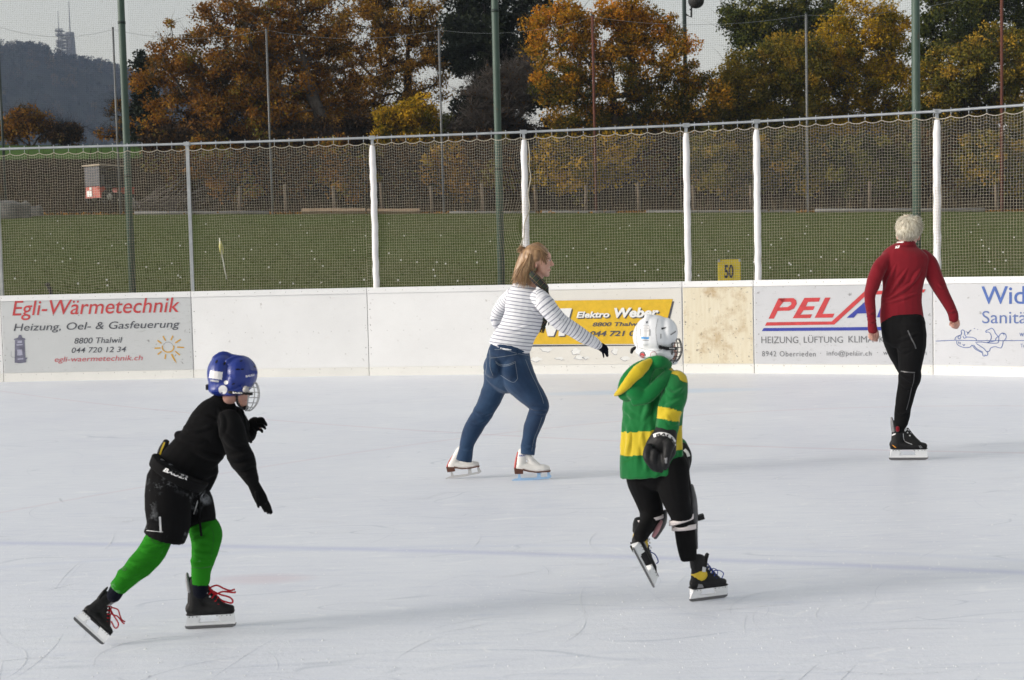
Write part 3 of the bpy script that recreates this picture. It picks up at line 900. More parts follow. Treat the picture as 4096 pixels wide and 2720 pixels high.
def quads_at(C, size, rng, aspect=0.7, up=0.0):
    """randomly turned diamond leaves; C: n x 3 centres, size: n"""
    n = len(C)
    a = rng.normal(size=(n, 3)); a /= np.linalg.norm(a, axis=1)[:, None]
    b = rng.normal(size=(n, 3)); b[:, 2] += up
    b -= a * (a * b).sum(1)[:, None]
    b /= np.linalg.norm(b, axis=1)[:, None] + 1e-9
    s = np.asarray(size)[:, None]
    V = np.stack([C + a * s * 0.5, C + b * s * 0.5 * aspect, C - a * s * 0.5, C - b * s * 0.5 * aspect], 1).reshape(-1, 3)
    return V, np.arange(4 * n, dtype=np.int64).reshape(-1, 4)
def leaf_mat(name, stops, trans=0.25):
    m_, nt, bs = new_mat(name)
    at_ = nt.nodes.new('ShaderNodeAttribute'); at_.attribute_name = 'tone'
    c = ramp(nt, at_.outputs['Fac'], stops)
    nt.links.new(c, bs.inputs['Base Color'])
    bs.inputs['Roughness'].default_value = 0.8
    bs.inputs['Specular IOR Level'].default_value = 0.15
    tr = nt.nodes.new('ShaderNodeBsdfTranslucent')
    nt.links.new(c, tr.inputs['Color'])
    mx = nt.nodes.new('ShaderNodeMixShader'); mx.inputs[0].default_value = trans
    out = nt.nodes['Material Output']
    nt.links.new(bs.outputs[0], mx.inputs[1]); nt.links.new(tr.outputs[0], mx.inputs[2])
    nt.links.new(mx.outputs[0], out.inputs['Surface'])
    return m_
rng = np.random.default_rng(5)
nf = 4200
fx = rng.uniform(rxp[0, 0], np.interp(1200, [r_[0] for r_ in ridge], rxp[:, 0]), nf)
ft = np.where(rng.random(nf) < 0.35, rng.uniform(0, 0.03, nf), rng.uniform(0, 0.85, nf))
fz0 = -10 + (np.interp(fx, hx, hz) + 10) * (1 - smooth01(ft))
fyy = HD - 650 * ft
fh = rng.uniform(6, 13, nf)
conif = rng.random(nf) < 0.35
LP, LS, LT = [], [], []
for k_ in range(nf):
    n = 55
    h = fh[k_]
    zz = rng.random(n) ** 0.8
    rad = (0.26 * (1 - zz) if conif[k_] else 0.40 * np.sqrt(np.maximum(0.0, 1 - (2 * zz - 1.1) ** 2 * 0.8))) * h * rng.random(n) ** 0.4
    an = rng.uniform(0, 2 * PI, n)
    LP.append(np.stack([fx[k_] + rad * np.cos(an), fyy[k_] + rad * np.sin(an), fz0[k_] + zz * h], 1))
    LS.append(rng.uniform(1.3, 2.6, n))
    LT.append(np.repeat(np.clip(rng.uniform(0, 1, 1) * (0.5 if conif[k_] else 1.0) + rng.normal(0, .06, n), 0, 1), 4))
V, Fq = quads_at(np.concatenate(LP), np.concatenate(LS), rng)
M_forest = leaf_mat('far_forest', [(0.0, (0.018, 0.026, 0.016)), (0.5, (0.04, 0.036, 0.022)), (0.85, (0.085, 0.055, 0.025)), (1.0, (0.10, 0.075, 0.03))])
o = mesh_obj('forest', V, Fq, M_forest, attrs={'tone': np.concatenate(LT)}, loc=(0, 0, 0))
tag(o, 'hazy autumn forest covering the far hill', 'forest', kind='stuff')
M_conc = simple('tower_concrete', (0.20, 0.20, 0.21), 0.9, var=0.2, scale=0.2)
M_steel = simple('mast_steel', (0.13, 0.13, 0.14), 0.6, 0.5, var=0.2, scale=0.5)
pm = HD / 5378.0                      # metres per photo pixel at the hill
bt = at2(167, 150, HD)
e = empty('radio_tower', bt, 'tall concrete radio tower with balconies on the hilltop', 'tower')
top = at2(165, 75, HD); hh = top.z - bt.z
sh_ = [Vector((bt.x, bt.y, bt.z - 12)), Vector((bt.x - 1.5, bt.y, bt.z + hh))]
mesh_obj('shaft', *tube_geo(sh_, [5.6, 4.9], n=12), M_conc, e, True)
for k_ in range(9):
    z = bt.z + hh * (0.12 + 0.1 * k_)
    mb = MB().box((bt.x - 4.5, bt.y - 1, z), (11.5, 9, 1.1))
    for q in range(5): mb.box((bt.x - 9.6 + q * 1.9, bt.y - 5.2, z + 1.3), (0.5, 0.5, 2.2))
    mb.build('platform', M_conc, e)
mesh_obj('antenna', *tube_geo([(bt.x - 1, bt.y, bt.z + hh), (bt.x - 1, bt.y, bt.z + hh + 34)], [0.7, 0.35], n=6), M_steel, e)
bt = at2(141, 150, HD)
e = empty('lattice_mast', bt, 'lattice antenna mast left of the concrete radio tower', 'mast')
hh = at2(141, 72, HD).z - bt.z
mb = MB()
for sx_ in (-1, 1):
    for sy_ in (-1, 1): mb.tube([(bt.x + sx_ * 1.7, bt.y + sy_ * 1.7, bt.z - 10), (bt.x + sx_ * 1.4, bt.y + sy_ * 1.4, bt.z + hh)], 0.42, n=5)
for k_ in range(14):
    z0 = bt.z + hh * k_ / 14; z1 = bt.z + hh * (k_ + 1) / 14
    for sy_ in (-1, 1): mb.tube([(bt.x - 1.6, bt.y + sy_ * 1.6, z0), (bt.x + 1.6, bt.y + sy_ * 1.6, z1)], 0.25, n=4)
mb.build('lattice', M_steel, e)
for f_ in (0.55, 0.66, 0.86, 1.0):
    mb = MB().box((bt.x, bt.y, bt.z + hh * f_), (7.5 if f_ < 1 else 9.5, 5, 0.7))
    for q in range(6): mb.box((bt.x - 3.6 + q * 1.44, bt.y - 2.2, bt.z + hh * f_ + 1.5), (0.7, 0.6, 2.8))
    mb.build('antenna_platform', M_steel, e)
mesh_obj('antenna', *tube_geo([(bt.x - 1, bt.y, bt.z + hh), (bt.x - 1, bt.y, bt.z + hh + 22)], [0.45, 0.25], n=5), M_steel, e)

# ------------------------------------------------------------------ trees
M_bark = simple('brown_bark', (0.055, 0.042, 0.032), 0.95, var=0.35, scale=3, spec=0.1)
M_barkg = simple('grey_bark', (0.11, 0.095, 0.085), 0.95, var=0.3, scale=3, spec=0.1)
M_barkd = simple('dark_bark', (0.028, 0.024, 0.022), 0.95, var=0.3, scale=3, spec=0.1)
PAL = {
 'rust': leaf_mat('rust_leaves', [(0, (0.0427, 0.0342, 0.0098)), (0.3, (0.1464, 0.0793, 0.0146)), (0.6, (0.3172, 0.1281, 0.0171)), (0.85, (0.3904, 0.2074, 0.0244)), (1, (0.2440, 0.2196, 0.0366))], 0.3),
 'copper': leaf_mat('copper_leaves', [(0, (0.0520, 0.0520, 0.0130)), (0.35, (0.1950, 0.1105, 0.0156)), (0.7, (0.4160, 0.1950, 0.0208)), (1, (0.4680, 0.3120, 0.0390))], 0.3),
 'gold': leaf_mat('golden_leaves', [(0, (0.0403, 0.0517, 0.0103)), (0.35, (0.1265, 0.1035, 0.0115)), (0.6, (0.4140, 0.2185, 0.0138)), (0.85, (0.5750, 0.2587, 0.0138)), (1, (0.6440, 0.2300, 0.0172))], 0.35),
 'yellow': leaf_mat('yellow_leaves', [(0, (0.0420, 0.0540, 0.0120)), (0.35, (0.1800, 0.1560, 0.0144)), (0.7, (0.5040, 0.3120, 0.0156)), (1, (0.6960, 0.4200, 0.0240))], 0.35),
 'olive': leaf_mat('olive_leaves', [(0, (0.0338, 0.0446, 0.0121)), (0.45, (0.1283, 0.1242, 0.0203)), (0.8, (0.2970, 0.2160, 0.0270)), (1, (0.4320, 0.2565, 0.0270))], 0.25),
 'dark': leaf_mat('dark_evergreen_leaves', [(0, (0.008, 0.012, 0.008)), (0.6, (0.018, 0.025, 0.015)), (1, (0.04, 0.05, 0.025))], 0.1),
 'green': leaf_mat('dark_green_leaves', [(0, (0.0208, 0.0325, 0.0104)), (0.6, (0.0715, 0.0858, 0.0169)), (1, (0.2210, 0.1950, 0.0260))], 0.25),
 'brown': leaf_mat('dry_brown_leaves', [(0, (0.0207, 0.0149, 0.0092)), (0.45, (0.0747, 0.0414, 0.0184)), (0.8, (0.1840, 0.0897, 0.0230)), (1, (0.1725, 0.1495, 0.0287))], 0.2),
}
def tree(name, label, d, base, ells, pal, ncl, nleaf, leaf, bark, group, seed, r_trunk=0.22, thick=0.5, clump=(0.45, 0.95), tone=(0.5, 0.22), trunk=None, twigs=0, depth=0.8, hollow=0.35, stems=1, cat='tree'):
    """crown = leaf clumps spread through traced lobes, each clump hung on a branch that grows from the nearest wood"""
    rg = np.random.default_rng(seed)
    sc = d / 3100.0
    b = at2(base[0], base[1], d)
    b.z = float(gz(b.x, b.y)) - 0.15
    C = []
    w = np.array([e_[2] * e_[3] for e_ in ells], dtype=float); w /= w.sum()
    for k_, e_ in enumerate(ells):
        n = max(2, int(round(ncl * w[k_])))
        c = np.array(at2(e_[0], e_[1], d)[:])
        dd = depth * min(e_[2], e_[3]) * sc
        c[1] += rg.normal(0, 0.5)
        P = rg.normal(size=(n, 3)); P /= np.linalg.norm(P, axis=1)[:, None]
        rr = (hollow + (1 - hollow) * rg.random(n)) [:, None]
        C.append(c + P * rr * np.array([e_[2] * sc, dd, e_[3] * sc]))
    C = np.concatenate(C)
    C = C[C[:, 2] > gz(C[:, 0], C[:, 1]) + 0.1]
    # skeleton
    nodes = [np.array(b[:])]; par = [-1]
    tops = trunk or []
    tp = [np.array(at2(x, y, d)[:]) for x, y in tops]
    if not tp:
        cc = C.mean(0)
        tp = [np.array([b.x + (cc[0] - b.x) * 0.5 + rg.normal(0, .15), b.y, b.z + (cc[2] - b.z) * 0.6]), cc + np.array([rg.normal(0, .3), 0, 0.3])]
    for s_ in range(stems):
        last = 0
        off = np.zeros(3) if s_ == 0 else np.array([rg.normal(0, 1.0), rg.normal(0, .4), rg.normal(0, .3)])
        cur = nodes[0]
        for ti, t_ in enumerate(tp):
            t_ = t_ + off * (ti + 1) / len(tp)
            m_ = max(2, int(np.linalg.norm(t_ - cur) / 0.5))
            for k_ in range(1, m_ + 1):
                nodes.append(cur + (t_ - cur) * k_ / m_ + rg.normal(0, .03, 3)); par.append(last); last = len(nodes) - 1
            cur = nodes[last]
    order = np.argsort(np.linalg.norm(C - np.array(nodes[len(nodes) // 2]), axis=1))
    ends = []
    for ci in order:
        c = C[ci]
        N = np.array(nodes)
        dv = c - N
        dist = np.linalg.norm(dv, axis=1)
        cost = dist + 0.8 * np.maximum(0, -dv[:, 2]) + 0.25 * (np.arange(len(N)) == 0) * 50
        k0 = int(np.argmin(cost))
        L = dist[k0]
        m_ = max(1, int(L / 0.55))
        a = N[k0]
        bend = rg.normal(0, 0.10 * L, 3); bend[2] += 0.10 * L
        last = k0
        for k_ in range(1, m_ + 1):
            t_ = k_ / m_
            nodes.append(a + (c - a) * t_ + bend * 4 * t_ * (1 - t_) * 0.5 + rg.normal(0, .025, 3)); par.append(last); last = len(nodes) - 1
        ends.append(last)
    N = np.array(nodes); par = np.array(par)
    wgt = np.zeros(len(N))
    wgt[ends] += 1
    for k_ in range(len(N) - 1, 0, -1): wgt[par[k_]] += wgt[k_]
    rad = np.maximum(0.012, r_trunk * (wgt / max(1, wgt[0])) ** thick)
    # branch segments as 5 sided tapered prisms
    ch = np.arange(1, len(N)); pa = par[1:]
    A, B = N[pa], N[ch]
    T = B - A; T /= np.linalg.norm(T, axis=1)[:, None] + 1e-9
    Sx = np.cross(T, np.array([0.3, 1.0, 0.1])); Sx /= np.linalg.norm(Sx, axis=1)[:, None] + 1e-9
    W = np.cross(T, Sx)
    rb = rad[ch]; ra = np.minimum(rad[pa], rb * 1.35)
    ring = []
    for (Q, r_) in ((A, ra), (B, rb)):
        for k_ in range(5):
            an = 2 * PI * k_ / 5
            ring.append(Q + Sx * (r_ * math.cos(an))[:, None] + W * (r_ * math.sin(an))[:, None])
    BV = np.stack(ring, 1).reshape(-1, 3)
    o_ = np.arange(len(ch))[:, None] * 10
    BF = np.concatenate([np.stack([o_[:, 0] + k_, o_[:, 0] + (k_ + 1) % 5, o_[:, 0] + 5 + (k_ + 1) % 5, o_[:, 0] + 5 + k_], 1) for k_ in range(5)])
    if twigs:   # bare fine twigs round the branch ends
        n = twigs
        src = N[rg.choice(np.array(ends), n)]
        dr = rg.normal(size=(n, 3)); dr[:, 2] = np.abs(dr[:, 2]) * 0.7 + 0.1; dr /= np.linalg.norm(dr, axis=1)[:, None]
        ln = rg.uniform(.5, 1.5, n)[:, None]
        sd_ = np.cross(dr, rg.normal(size=(n, 3))); sd_ /= np.linalg.norm(sd_, axis=1)[:, None]
        mid = src + dr * ln * 0.5 + rg.normal(0, .1, (n, 3)); end = src + dr * ln + rg.normal(0, .15, (n, 3))
        tw = 0.011
        s2 = np.cross(dr, sd_)
        TV = np.stack([src + sd_ * tw, src - sd_ * tw * .5 + s2 * tw, src - sd_ * tw * .5 - s2 * tw, mid + sd_ * tw * .7, mid - sd_ * tw * .4 + s2 * tw * .7, mid - sd_ * tw * .4 - s2 * tw * .7, end, end + sd_ * .004, end + s2 * .004], 1).reshape(-1, 3)
        ot = np.arange(n) * 9 + len(BV)
        TF = np.concatenate([np.stack([ot + a_, ot + b_, ot + c_, ot + d_], 1) for a_, b_, c_, d_ in ((0, 1, 4, 3), (1, 2, 5, 4), (2, 0, 3, 5), (3, 4, 7, 6), (4, 5, 8, 7), (5, 3, 6, 8))])
        BV = np.concatenate([BV, TV]); BF = np.concatenate([BF, TF])
    e = empty(name, b, label, cat, group)
    mesh_obj('trunk', BV, BF, bark, e, True)
    # leaves
    cl = N[np.array(ends)]
    k_ = rg.integers(0, len(cl), nleaf)
    cr = rg.uniform(clump[0], clump[1], len(cl))
    g = rg.normal(size=(nleaf, 3)); g /= np.linalg.norm(g, axis=1)[:, None]
    P = cl[k_] + g * (cr[k_] * rg.random(nleaf) ** 0.5)[:, None] * np.array([1.0, 1.0, 0.75])
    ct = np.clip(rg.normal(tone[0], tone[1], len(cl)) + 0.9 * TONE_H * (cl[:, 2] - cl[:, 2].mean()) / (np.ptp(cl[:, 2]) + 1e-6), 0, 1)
    tn = np.clip(ct[k_] + rg.normal(0, .13, nleaf), 0, 1)
    V, Fq = quads_at(P, rg.uniform(leaf * .7, leaf * 1.3, nleaf), rg)
    mesh_obj('crown' if cat == 'tree' else 'foliage', V, Fq, PAL[pal], e, attrs={'tone': np.repeat(tn, 4)})
    return e
TONE_H = 0.0
GT, GB = 'autumn trees beyond the practice field', 'bushes on the bank'
tree('oak_tree', 'large rust brown tree with leaning trunk behind the left part of the net', 70, (770, 470), [(390, 180, 90, 95), (470, 130, 110, 110), (560, 110, 120, 130), (650, 190, 130, 150), (430, 280, 95, 60), (560, 270, 130, 75), (700, 60, 140, 110), (600, 10, 150, 80), (760, 200, 90, 120)],
     'rust', 520, 62000, 0.135, M_barkg, GT, 1, 0.34, 0.42, (0.35, 0.85), (0.5, 0.2), trunk=[(755, 320), (715, 210), (688, 100), (690, -60)], twigs=1500)
tree('beech_tree', 'tall copper leaved tree with open crown and sky showing through', 76, (935, 470), [(850, 60, 130, 110), (950, 40, 100, 110), (800, 200, 110, 110), (930, 190, 105, 100), (880, -40, 150, 70), (1010, 110, 55, 120), (780, 280, 110, 60), (900, 280, 110, 50)],
     'copper', 430, 46000, 0.13, M_bark, GT, 2, 0.28, 0.42, (0.35, 0.8), (0.55, 0.2), trunk=[(938, 300), (940, 150), (950, -30)], twigs=2200)
tree('spruce_tree', 'black green evergreen standing between the copper and the golden tree', 74, (1120, 470), [(1110, 30, 75, 90), (1100, 130, 75, 100), (1140, 230, 95, 80), (1060, 80, 40, 90), (1215, 25, 60, 60), (1190, 120, 60, 80), (1090, 290, 80, 50), (1240, 200, 50, 60)],
     'dark', 360, 42000, 0.18, M_barkd, GT, 3, 0.3, 0.42, (0.4, 0.8), (0.5, 0.25), trunk=[(1122, 250), (1118, 60), (1120, -60)], twigs=500)
tree('bare_tree', 'leafless grey twiggy tree in front of the black evergreen', 68, (1150, 470), [(1140, 230, 90, 70), (1200, 190, 60, 70), (1110, 290, 90, 40)],
     'brown', 150, 1500, 0.12, M_barkg, GT, 31, 0.14, 0.4, (0.3, 0.7), (0.5, 0.2), trunk=[(1150, 330), (1155, 250)], twigs=3200)
tree('oak_tree', 'dark brown tree half hidden behind the rust brown tree', 84, (560, 430), [(470, 200, 100, 60), (560, 240, 110, 70), (660, 260, 110, 60), (760, 290, 100, 50), (600, 150, 110, 70), (860, 300, 80, 40)],
     'brown', 260, 26000, 0.17, M_barkd, GT, 32, 0.25, 0.42, (0.4, 0.85), (0.4, 0.22), twigs=900)
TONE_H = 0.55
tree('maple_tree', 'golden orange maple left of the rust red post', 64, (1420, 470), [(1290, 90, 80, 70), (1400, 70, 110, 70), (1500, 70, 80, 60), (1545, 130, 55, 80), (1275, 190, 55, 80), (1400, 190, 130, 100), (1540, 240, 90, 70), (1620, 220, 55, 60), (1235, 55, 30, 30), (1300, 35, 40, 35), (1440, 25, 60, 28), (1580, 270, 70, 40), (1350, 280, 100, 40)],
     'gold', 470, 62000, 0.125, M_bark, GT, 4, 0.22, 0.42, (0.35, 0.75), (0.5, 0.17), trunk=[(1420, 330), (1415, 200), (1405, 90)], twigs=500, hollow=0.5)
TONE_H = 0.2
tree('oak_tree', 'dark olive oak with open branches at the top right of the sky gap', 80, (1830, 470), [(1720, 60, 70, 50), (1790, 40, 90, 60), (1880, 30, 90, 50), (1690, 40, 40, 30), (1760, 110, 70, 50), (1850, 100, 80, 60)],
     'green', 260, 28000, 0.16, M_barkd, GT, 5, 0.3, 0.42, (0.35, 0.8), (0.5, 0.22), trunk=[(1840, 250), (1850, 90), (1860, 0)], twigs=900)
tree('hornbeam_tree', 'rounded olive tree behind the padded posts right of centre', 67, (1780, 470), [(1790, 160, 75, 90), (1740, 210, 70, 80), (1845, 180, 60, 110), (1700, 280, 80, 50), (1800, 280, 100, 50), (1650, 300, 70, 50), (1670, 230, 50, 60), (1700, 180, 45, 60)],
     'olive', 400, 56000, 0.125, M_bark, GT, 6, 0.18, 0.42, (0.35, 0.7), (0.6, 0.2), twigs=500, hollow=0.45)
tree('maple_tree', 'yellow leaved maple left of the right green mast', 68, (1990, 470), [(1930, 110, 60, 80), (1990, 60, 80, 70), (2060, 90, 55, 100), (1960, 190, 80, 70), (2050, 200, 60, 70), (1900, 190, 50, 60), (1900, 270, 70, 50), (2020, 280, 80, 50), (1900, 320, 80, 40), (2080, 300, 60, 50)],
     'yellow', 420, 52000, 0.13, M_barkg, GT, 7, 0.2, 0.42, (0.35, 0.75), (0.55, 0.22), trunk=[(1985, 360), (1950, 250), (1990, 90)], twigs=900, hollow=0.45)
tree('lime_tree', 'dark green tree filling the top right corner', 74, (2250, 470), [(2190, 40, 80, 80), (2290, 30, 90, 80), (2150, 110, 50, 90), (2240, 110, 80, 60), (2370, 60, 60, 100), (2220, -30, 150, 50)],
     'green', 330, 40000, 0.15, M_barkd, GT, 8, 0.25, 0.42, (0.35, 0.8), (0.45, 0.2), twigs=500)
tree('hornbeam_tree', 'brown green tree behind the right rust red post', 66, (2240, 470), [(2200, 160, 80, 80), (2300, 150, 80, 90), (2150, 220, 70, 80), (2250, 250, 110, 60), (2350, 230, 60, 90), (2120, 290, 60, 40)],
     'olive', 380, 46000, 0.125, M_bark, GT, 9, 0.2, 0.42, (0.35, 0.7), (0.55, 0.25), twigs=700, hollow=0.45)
TONE_H = 0.0
tree('yew_tree', 'small dark evergreen just right of the left green mast', 78, (335, 360), [(330, 180, 25, 60), (335, 250, 40, 50), (345, 310, 45, 30)], 'dark', 90, 9000, 0.18, M_barkd, GT, 12, 0.15, 0.42, (0.3, 0.6))
tree('thorn_tree', 'small bent bare tree behind the left green mast', 84, (300, 345), [(265, 250, 30, 35), (250, 310, 38, 18), (285, 290, 30, 30)], 'rust', 40, 1500, 0.15, M_barkd, GT, 13, 0.10, 0.42, (0.3, 0.6), twigs=500)
tree('shrub', 'reddish shrub left of the dark shrub on the meadow edge', 88, (70, 335), [(70, 285, 45, 38), (25, 300, 40, 32), (105, 295, 28, 28)], 'rust', 90, 5500, 0.17, M_bark, 'shrubs on the meadow edge', 10, 0.08, 0.42, (0.3, 0.7), (0.45, 0.2), twigs=700, stems=3, cat='shrub')
tree('shrub', 'low dark round shrub on the meadow edge left of the mast', 87, (150, 335), [(150, 308, 38, 24)], 'brown', 60, 5500, 0.17, M_barkd, 'shrubs on the meadow edge', 11, 0.06, 0.42, (0.3, 0.6), (0.3, 0.2), twigs=400, stems=3, cat='shrub')
tree('shrub', 'golden shrub standing behind the middle of the net rail', 66, (920, 440), [(900, 270, 50, 40), (960, 260, 50, 50), (930, 310, 80, 40)], 'yellow', 110, 9000, 0.14, M_bark, GB, 14, 0.07, 0.42, (0.3, 0.6), (0.6, 0.2), twigs=300, stems=3, cat='shrub')
BUSH = [ # label, depth, base x, lobes, palette, leaves
 ('rust brown bush left of the grey steel net post', 63, 400, [(400, 350, 70, 50), (440, 400, 60, 50)], 'brown', 6000),
 ('dry brown bush right of the grey steel net post', 61, 520, [(500, 370, 70, 60), (550, 420, 60, 50)], 'rust', 7000),
 ('brown bush behind the first tall grey post', 62, 650, [(620, 370, 70, 60), (680, 410, 70, 50)], 'brown', 7000),
 ('reddish brown bush above the pale timber beam', 61, 780, [(760, 370, 70, 60), (810, 410, 70, 50)], 'rust', 5000),
 ('brown bush right of the first padded post', 62, 920, [(900, 380, 70, 60), (960, 400, 70, 60)], 'brown', 7000),
 ('grey brown bush behind the second tall grey post', 61, 1050, [(1030, 380, 70, 70), (1080, 410, 60, 50)], 'copper', 6000),
 ('low yellow tinged bush behind the middle green mast', 61, 1150, [(1130, 380, 70, 70), (1190, 400, 70, 60)], 'brown', 7000),
 ('yellow leaved bush right of the post with loose rope', 60, 1290, [(1270, 380, 60, 60), (1320, 400, 50, 60), (1300, 340, 60, 30)], 'yellow', 6000),
 ('bush with yellow twigs behind the rust red post', 61, 1420, [(1390, 380, 60, 60), (1450, 380, 60, 50), (1430, 340, 70, 30)], 'yellow', 5000),
 ('dark brown bush left of the yellow board post', 62, 1530, [(1510, 370, 60, 70), (1560, 410, 60, 50)], 'brown', 7000),
 ('dark green bush above the yellow number board', 61, 1670, [(1640, 370, 70, 70), (1700, 400, 60, 60)], 'olive', 8000),
 ('olive bush behind the third tall grey post', 62, 1830, [(1790, 370, 80, 70), (1870, 390, 70, 60)], 'olive', 9000),
 ('shaded bush left of the right green mast', 61, 1990, [(1950, 380, 70, 70), (2030, 390, 70, 70)], 'green', 8000),
 ('shaded brown bush right of the right green mast', 62, 2160, [(2120, 370, 80, 70), (2190, 400, 60, 60)], 'brown', 8000),
 ('brown bush at the right picture edge', 61, 2310, [(2270, 370, 80, 70), (2350, 390, 70, 70)], 'olive', 8000)]
for k_, (lab, d, bx, el, pal, nl) in enumerate(BUSH):
    tree('bush', lab, d, (bx, 480), el, pal, 130, int(nl * 1.9), 0.15, M_barkd, GB, 50 + k_, 0.05, 0.42, (0.35, 0.7), (0.68 if pal == 'yellow' else 0.5, 0.28), twigs=1200, stems=4, cat='bush', depth=0.9)
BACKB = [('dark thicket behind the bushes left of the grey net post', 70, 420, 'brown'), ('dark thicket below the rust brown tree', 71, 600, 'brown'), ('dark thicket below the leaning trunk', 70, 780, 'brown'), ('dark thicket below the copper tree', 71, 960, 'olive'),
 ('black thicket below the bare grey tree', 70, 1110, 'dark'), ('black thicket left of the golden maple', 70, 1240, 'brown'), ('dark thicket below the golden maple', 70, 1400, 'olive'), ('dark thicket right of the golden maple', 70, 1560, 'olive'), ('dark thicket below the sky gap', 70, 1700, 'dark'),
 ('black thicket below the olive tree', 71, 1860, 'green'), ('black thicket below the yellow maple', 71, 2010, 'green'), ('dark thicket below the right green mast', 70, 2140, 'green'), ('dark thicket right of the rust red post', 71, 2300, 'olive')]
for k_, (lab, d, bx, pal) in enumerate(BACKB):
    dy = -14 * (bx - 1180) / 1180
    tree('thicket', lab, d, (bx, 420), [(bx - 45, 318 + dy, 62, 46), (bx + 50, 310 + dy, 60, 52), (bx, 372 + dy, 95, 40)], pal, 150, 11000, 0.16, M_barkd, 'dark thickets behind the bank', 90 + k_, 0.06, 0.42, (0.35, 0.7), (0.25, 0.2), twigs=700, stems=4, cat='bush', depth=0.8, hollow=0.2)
# undergrowth: tall dry stalks and fallen leaves along the foot of the bank
rg = np.random.default_rng(77)
n = 4500
ux = rg.uniform(-32, 32, n); uy = 56.2 + 13 * rg.random(n) ** 1.5
uz = gz(ux, uy)
hgt = rg.uniform(.3, 1.0, n) * np.where(rg.random(n) < 0.2, 1.6, 1.0)
lean = rg.normal(0, .25, (n, 2)) * hgt[:, None]
wd = rg.uniform(.010, .03, n)
an = rg.uniform(0, PI, n)
dxy = np.stack([np.cos(an), np.sin(an), 0 * an], 1) * wd[:, None]
A = np.stack([ux, uy, uz - .05], 1); B = A + np.stack([lean[:, 0], lean[:, 1], hgt], 1); Mi = (A + B) / 2 + rg.normal(0, .04, (n, 3))
V = np.stack([A - dxy, A + dxy, Mi + dxy * .8, Mi - dxy * .8, B + dxy * .2, B - dxy * .2], 1).reshape(-1, 3)
o_ = np.arange(n) * 6
Fq = np.concatenate([np.stack([o_, o_ + 1, o_ + 2, o_ + 3], 1), np.stack([o_ + 3, o_ + 2, o_ + 4, o_ + 5], 1)])
M_dry = leaf_mat('dry_stalks', [(0, (0.020, 0.016, 0.009)), (0.5, (0.045, 0.032, 0.016)), (0.85, (0.085, 0.058, 0.03)), (1, (0.04, 0.05, 0.015))], 0.15)
o = mesh_obj('undergrowth', V, Fq, M_dry, attrs={'tone': np.repeat(rg.random(n), 6)}, loc=(0, 0, 0))
tag(o, 'dry brown stalks and weeds covering the bank', 'undergrowth', kind='stuff')
n = 7000
ux = rg.uniform(-32, 32, n); uy = 56.0 + rg.normal(0, 0.5, n) + 0.4
P = np.stack([ux, uy, gz(ux, uy) + rg.uniform(.0, .12, n)], 1)
V, Fq = quads_at(P, rg.uniform(.08, .15, n), rg)
o = mesh_obj('leaf_litter', V, Fq, PAL['rust'], attrs={'tone': np.repeat(rg.random(n) * .8, 4)}, loc=(0, 0, 0))
tag(o, 'strip of fallen brown leaves along the field edge', 'fallen leaves', kind='stuff')
# grass tufts of the field edge and lawn surface
n = 16000
uy = 22 + 34 * rg.random(n); ux = rg.uniform(-1, 1, n) * (uy * 0.42)
A = np.stack([ux, uy, gz(ux, uy)], 1)
hgt = rg.uniform(.012, .035, n); an = rg.uniform(0, PI, n)
dxy = np.stack([np.cos(an), np.sin(an), 0 * an], 1) * rg.uniform(.02, .05, n)[:, None]
V = np.stack([A - dxy, A + dxy, A + dxy * .6 + np.array([0, 0, 1]) * hgt[:, None], A - dxy * .6 + np.array([0, 0, 1]) * hgt[:, None]], 1).reshape(-1, 3)
M_tuft = leaf_mat('grass_tufts', [(0, (0.045, 0.066, 0.010)), (0.6, (0.066, 0.088, 0.014)), (1, (0.09, 0.10, 0.024))], 0.2)
o = mesh_obj('grass_tufts', V, np.arange(4 * n).reshape(-1, 4), M_tuft, attrs={'tone': np.repeat(rg.random(n), 4)}, loc=(0, 0, 0))
tag(o, 'short tufts of green grass on the practice field', 'grass', kind='stuff')

# ------------------------------------------------------------------ masts, posts and the dark range net
M_green = None
def mast_mat():
    m_, nt, bs = new_mat('weathered_green_paint')
    v = texco(nt)
    n1 = noise_t(nt, v, 4, 4, 0.6)
    c = ramp(nt, n1, [(0.3, (0.040, 0.075, 0.058)), (0.7, (0.058, 0.098, 0.078))])
    ru = ramp(nt, noise_t(nt, texco(nt, (1, 1, 0.35)), 9, 4, 0.7), [(0.66, (0, 0, 0)), (0.74, (1, 1, 1))])
    c = mix_c(nt, math_n(nt, 'MULTIPLY', ru, 0.6), c, (0.12, 0.06, 0.03))
    nt.links.new(c, bs.inputs['Base Color'])
    bs.inputs['Roughness'].default_value = 0.55
    return m_
M_green = mast_mat()
M_rustp = simple('rust_red_paint', (0.10, 0.028, 0.015), 0.8, var=0.25, scale=4)
M_dgreen = simple('dark_green_paint', (0.02, 0.035, 0.03), 0.6, var=0.2, scale=4)
M_pst = simple('dull_post_steel', (0.16, 0.165, 0.17), 0.6, 0.2, var=0.2, scale=4)
M_wood = simple('weathered_wood', (0.13, 0.10, 0.07), 0.95, var=0.3, scale=6)
M_oldpipe = simple('weathered_pipe', (0.17, 0.17, 0.165), 0.8, var=0.2, scale=5)
M_beam = simple('pale_timber', (0.27, 0.19, 0.12), 0.9, var=0.2, scale=5)
M_dnet = simple('dark_green_netting', (0.03, 0.035, 0.035), 0.9, var=0.1, scale=1)
MAST = []
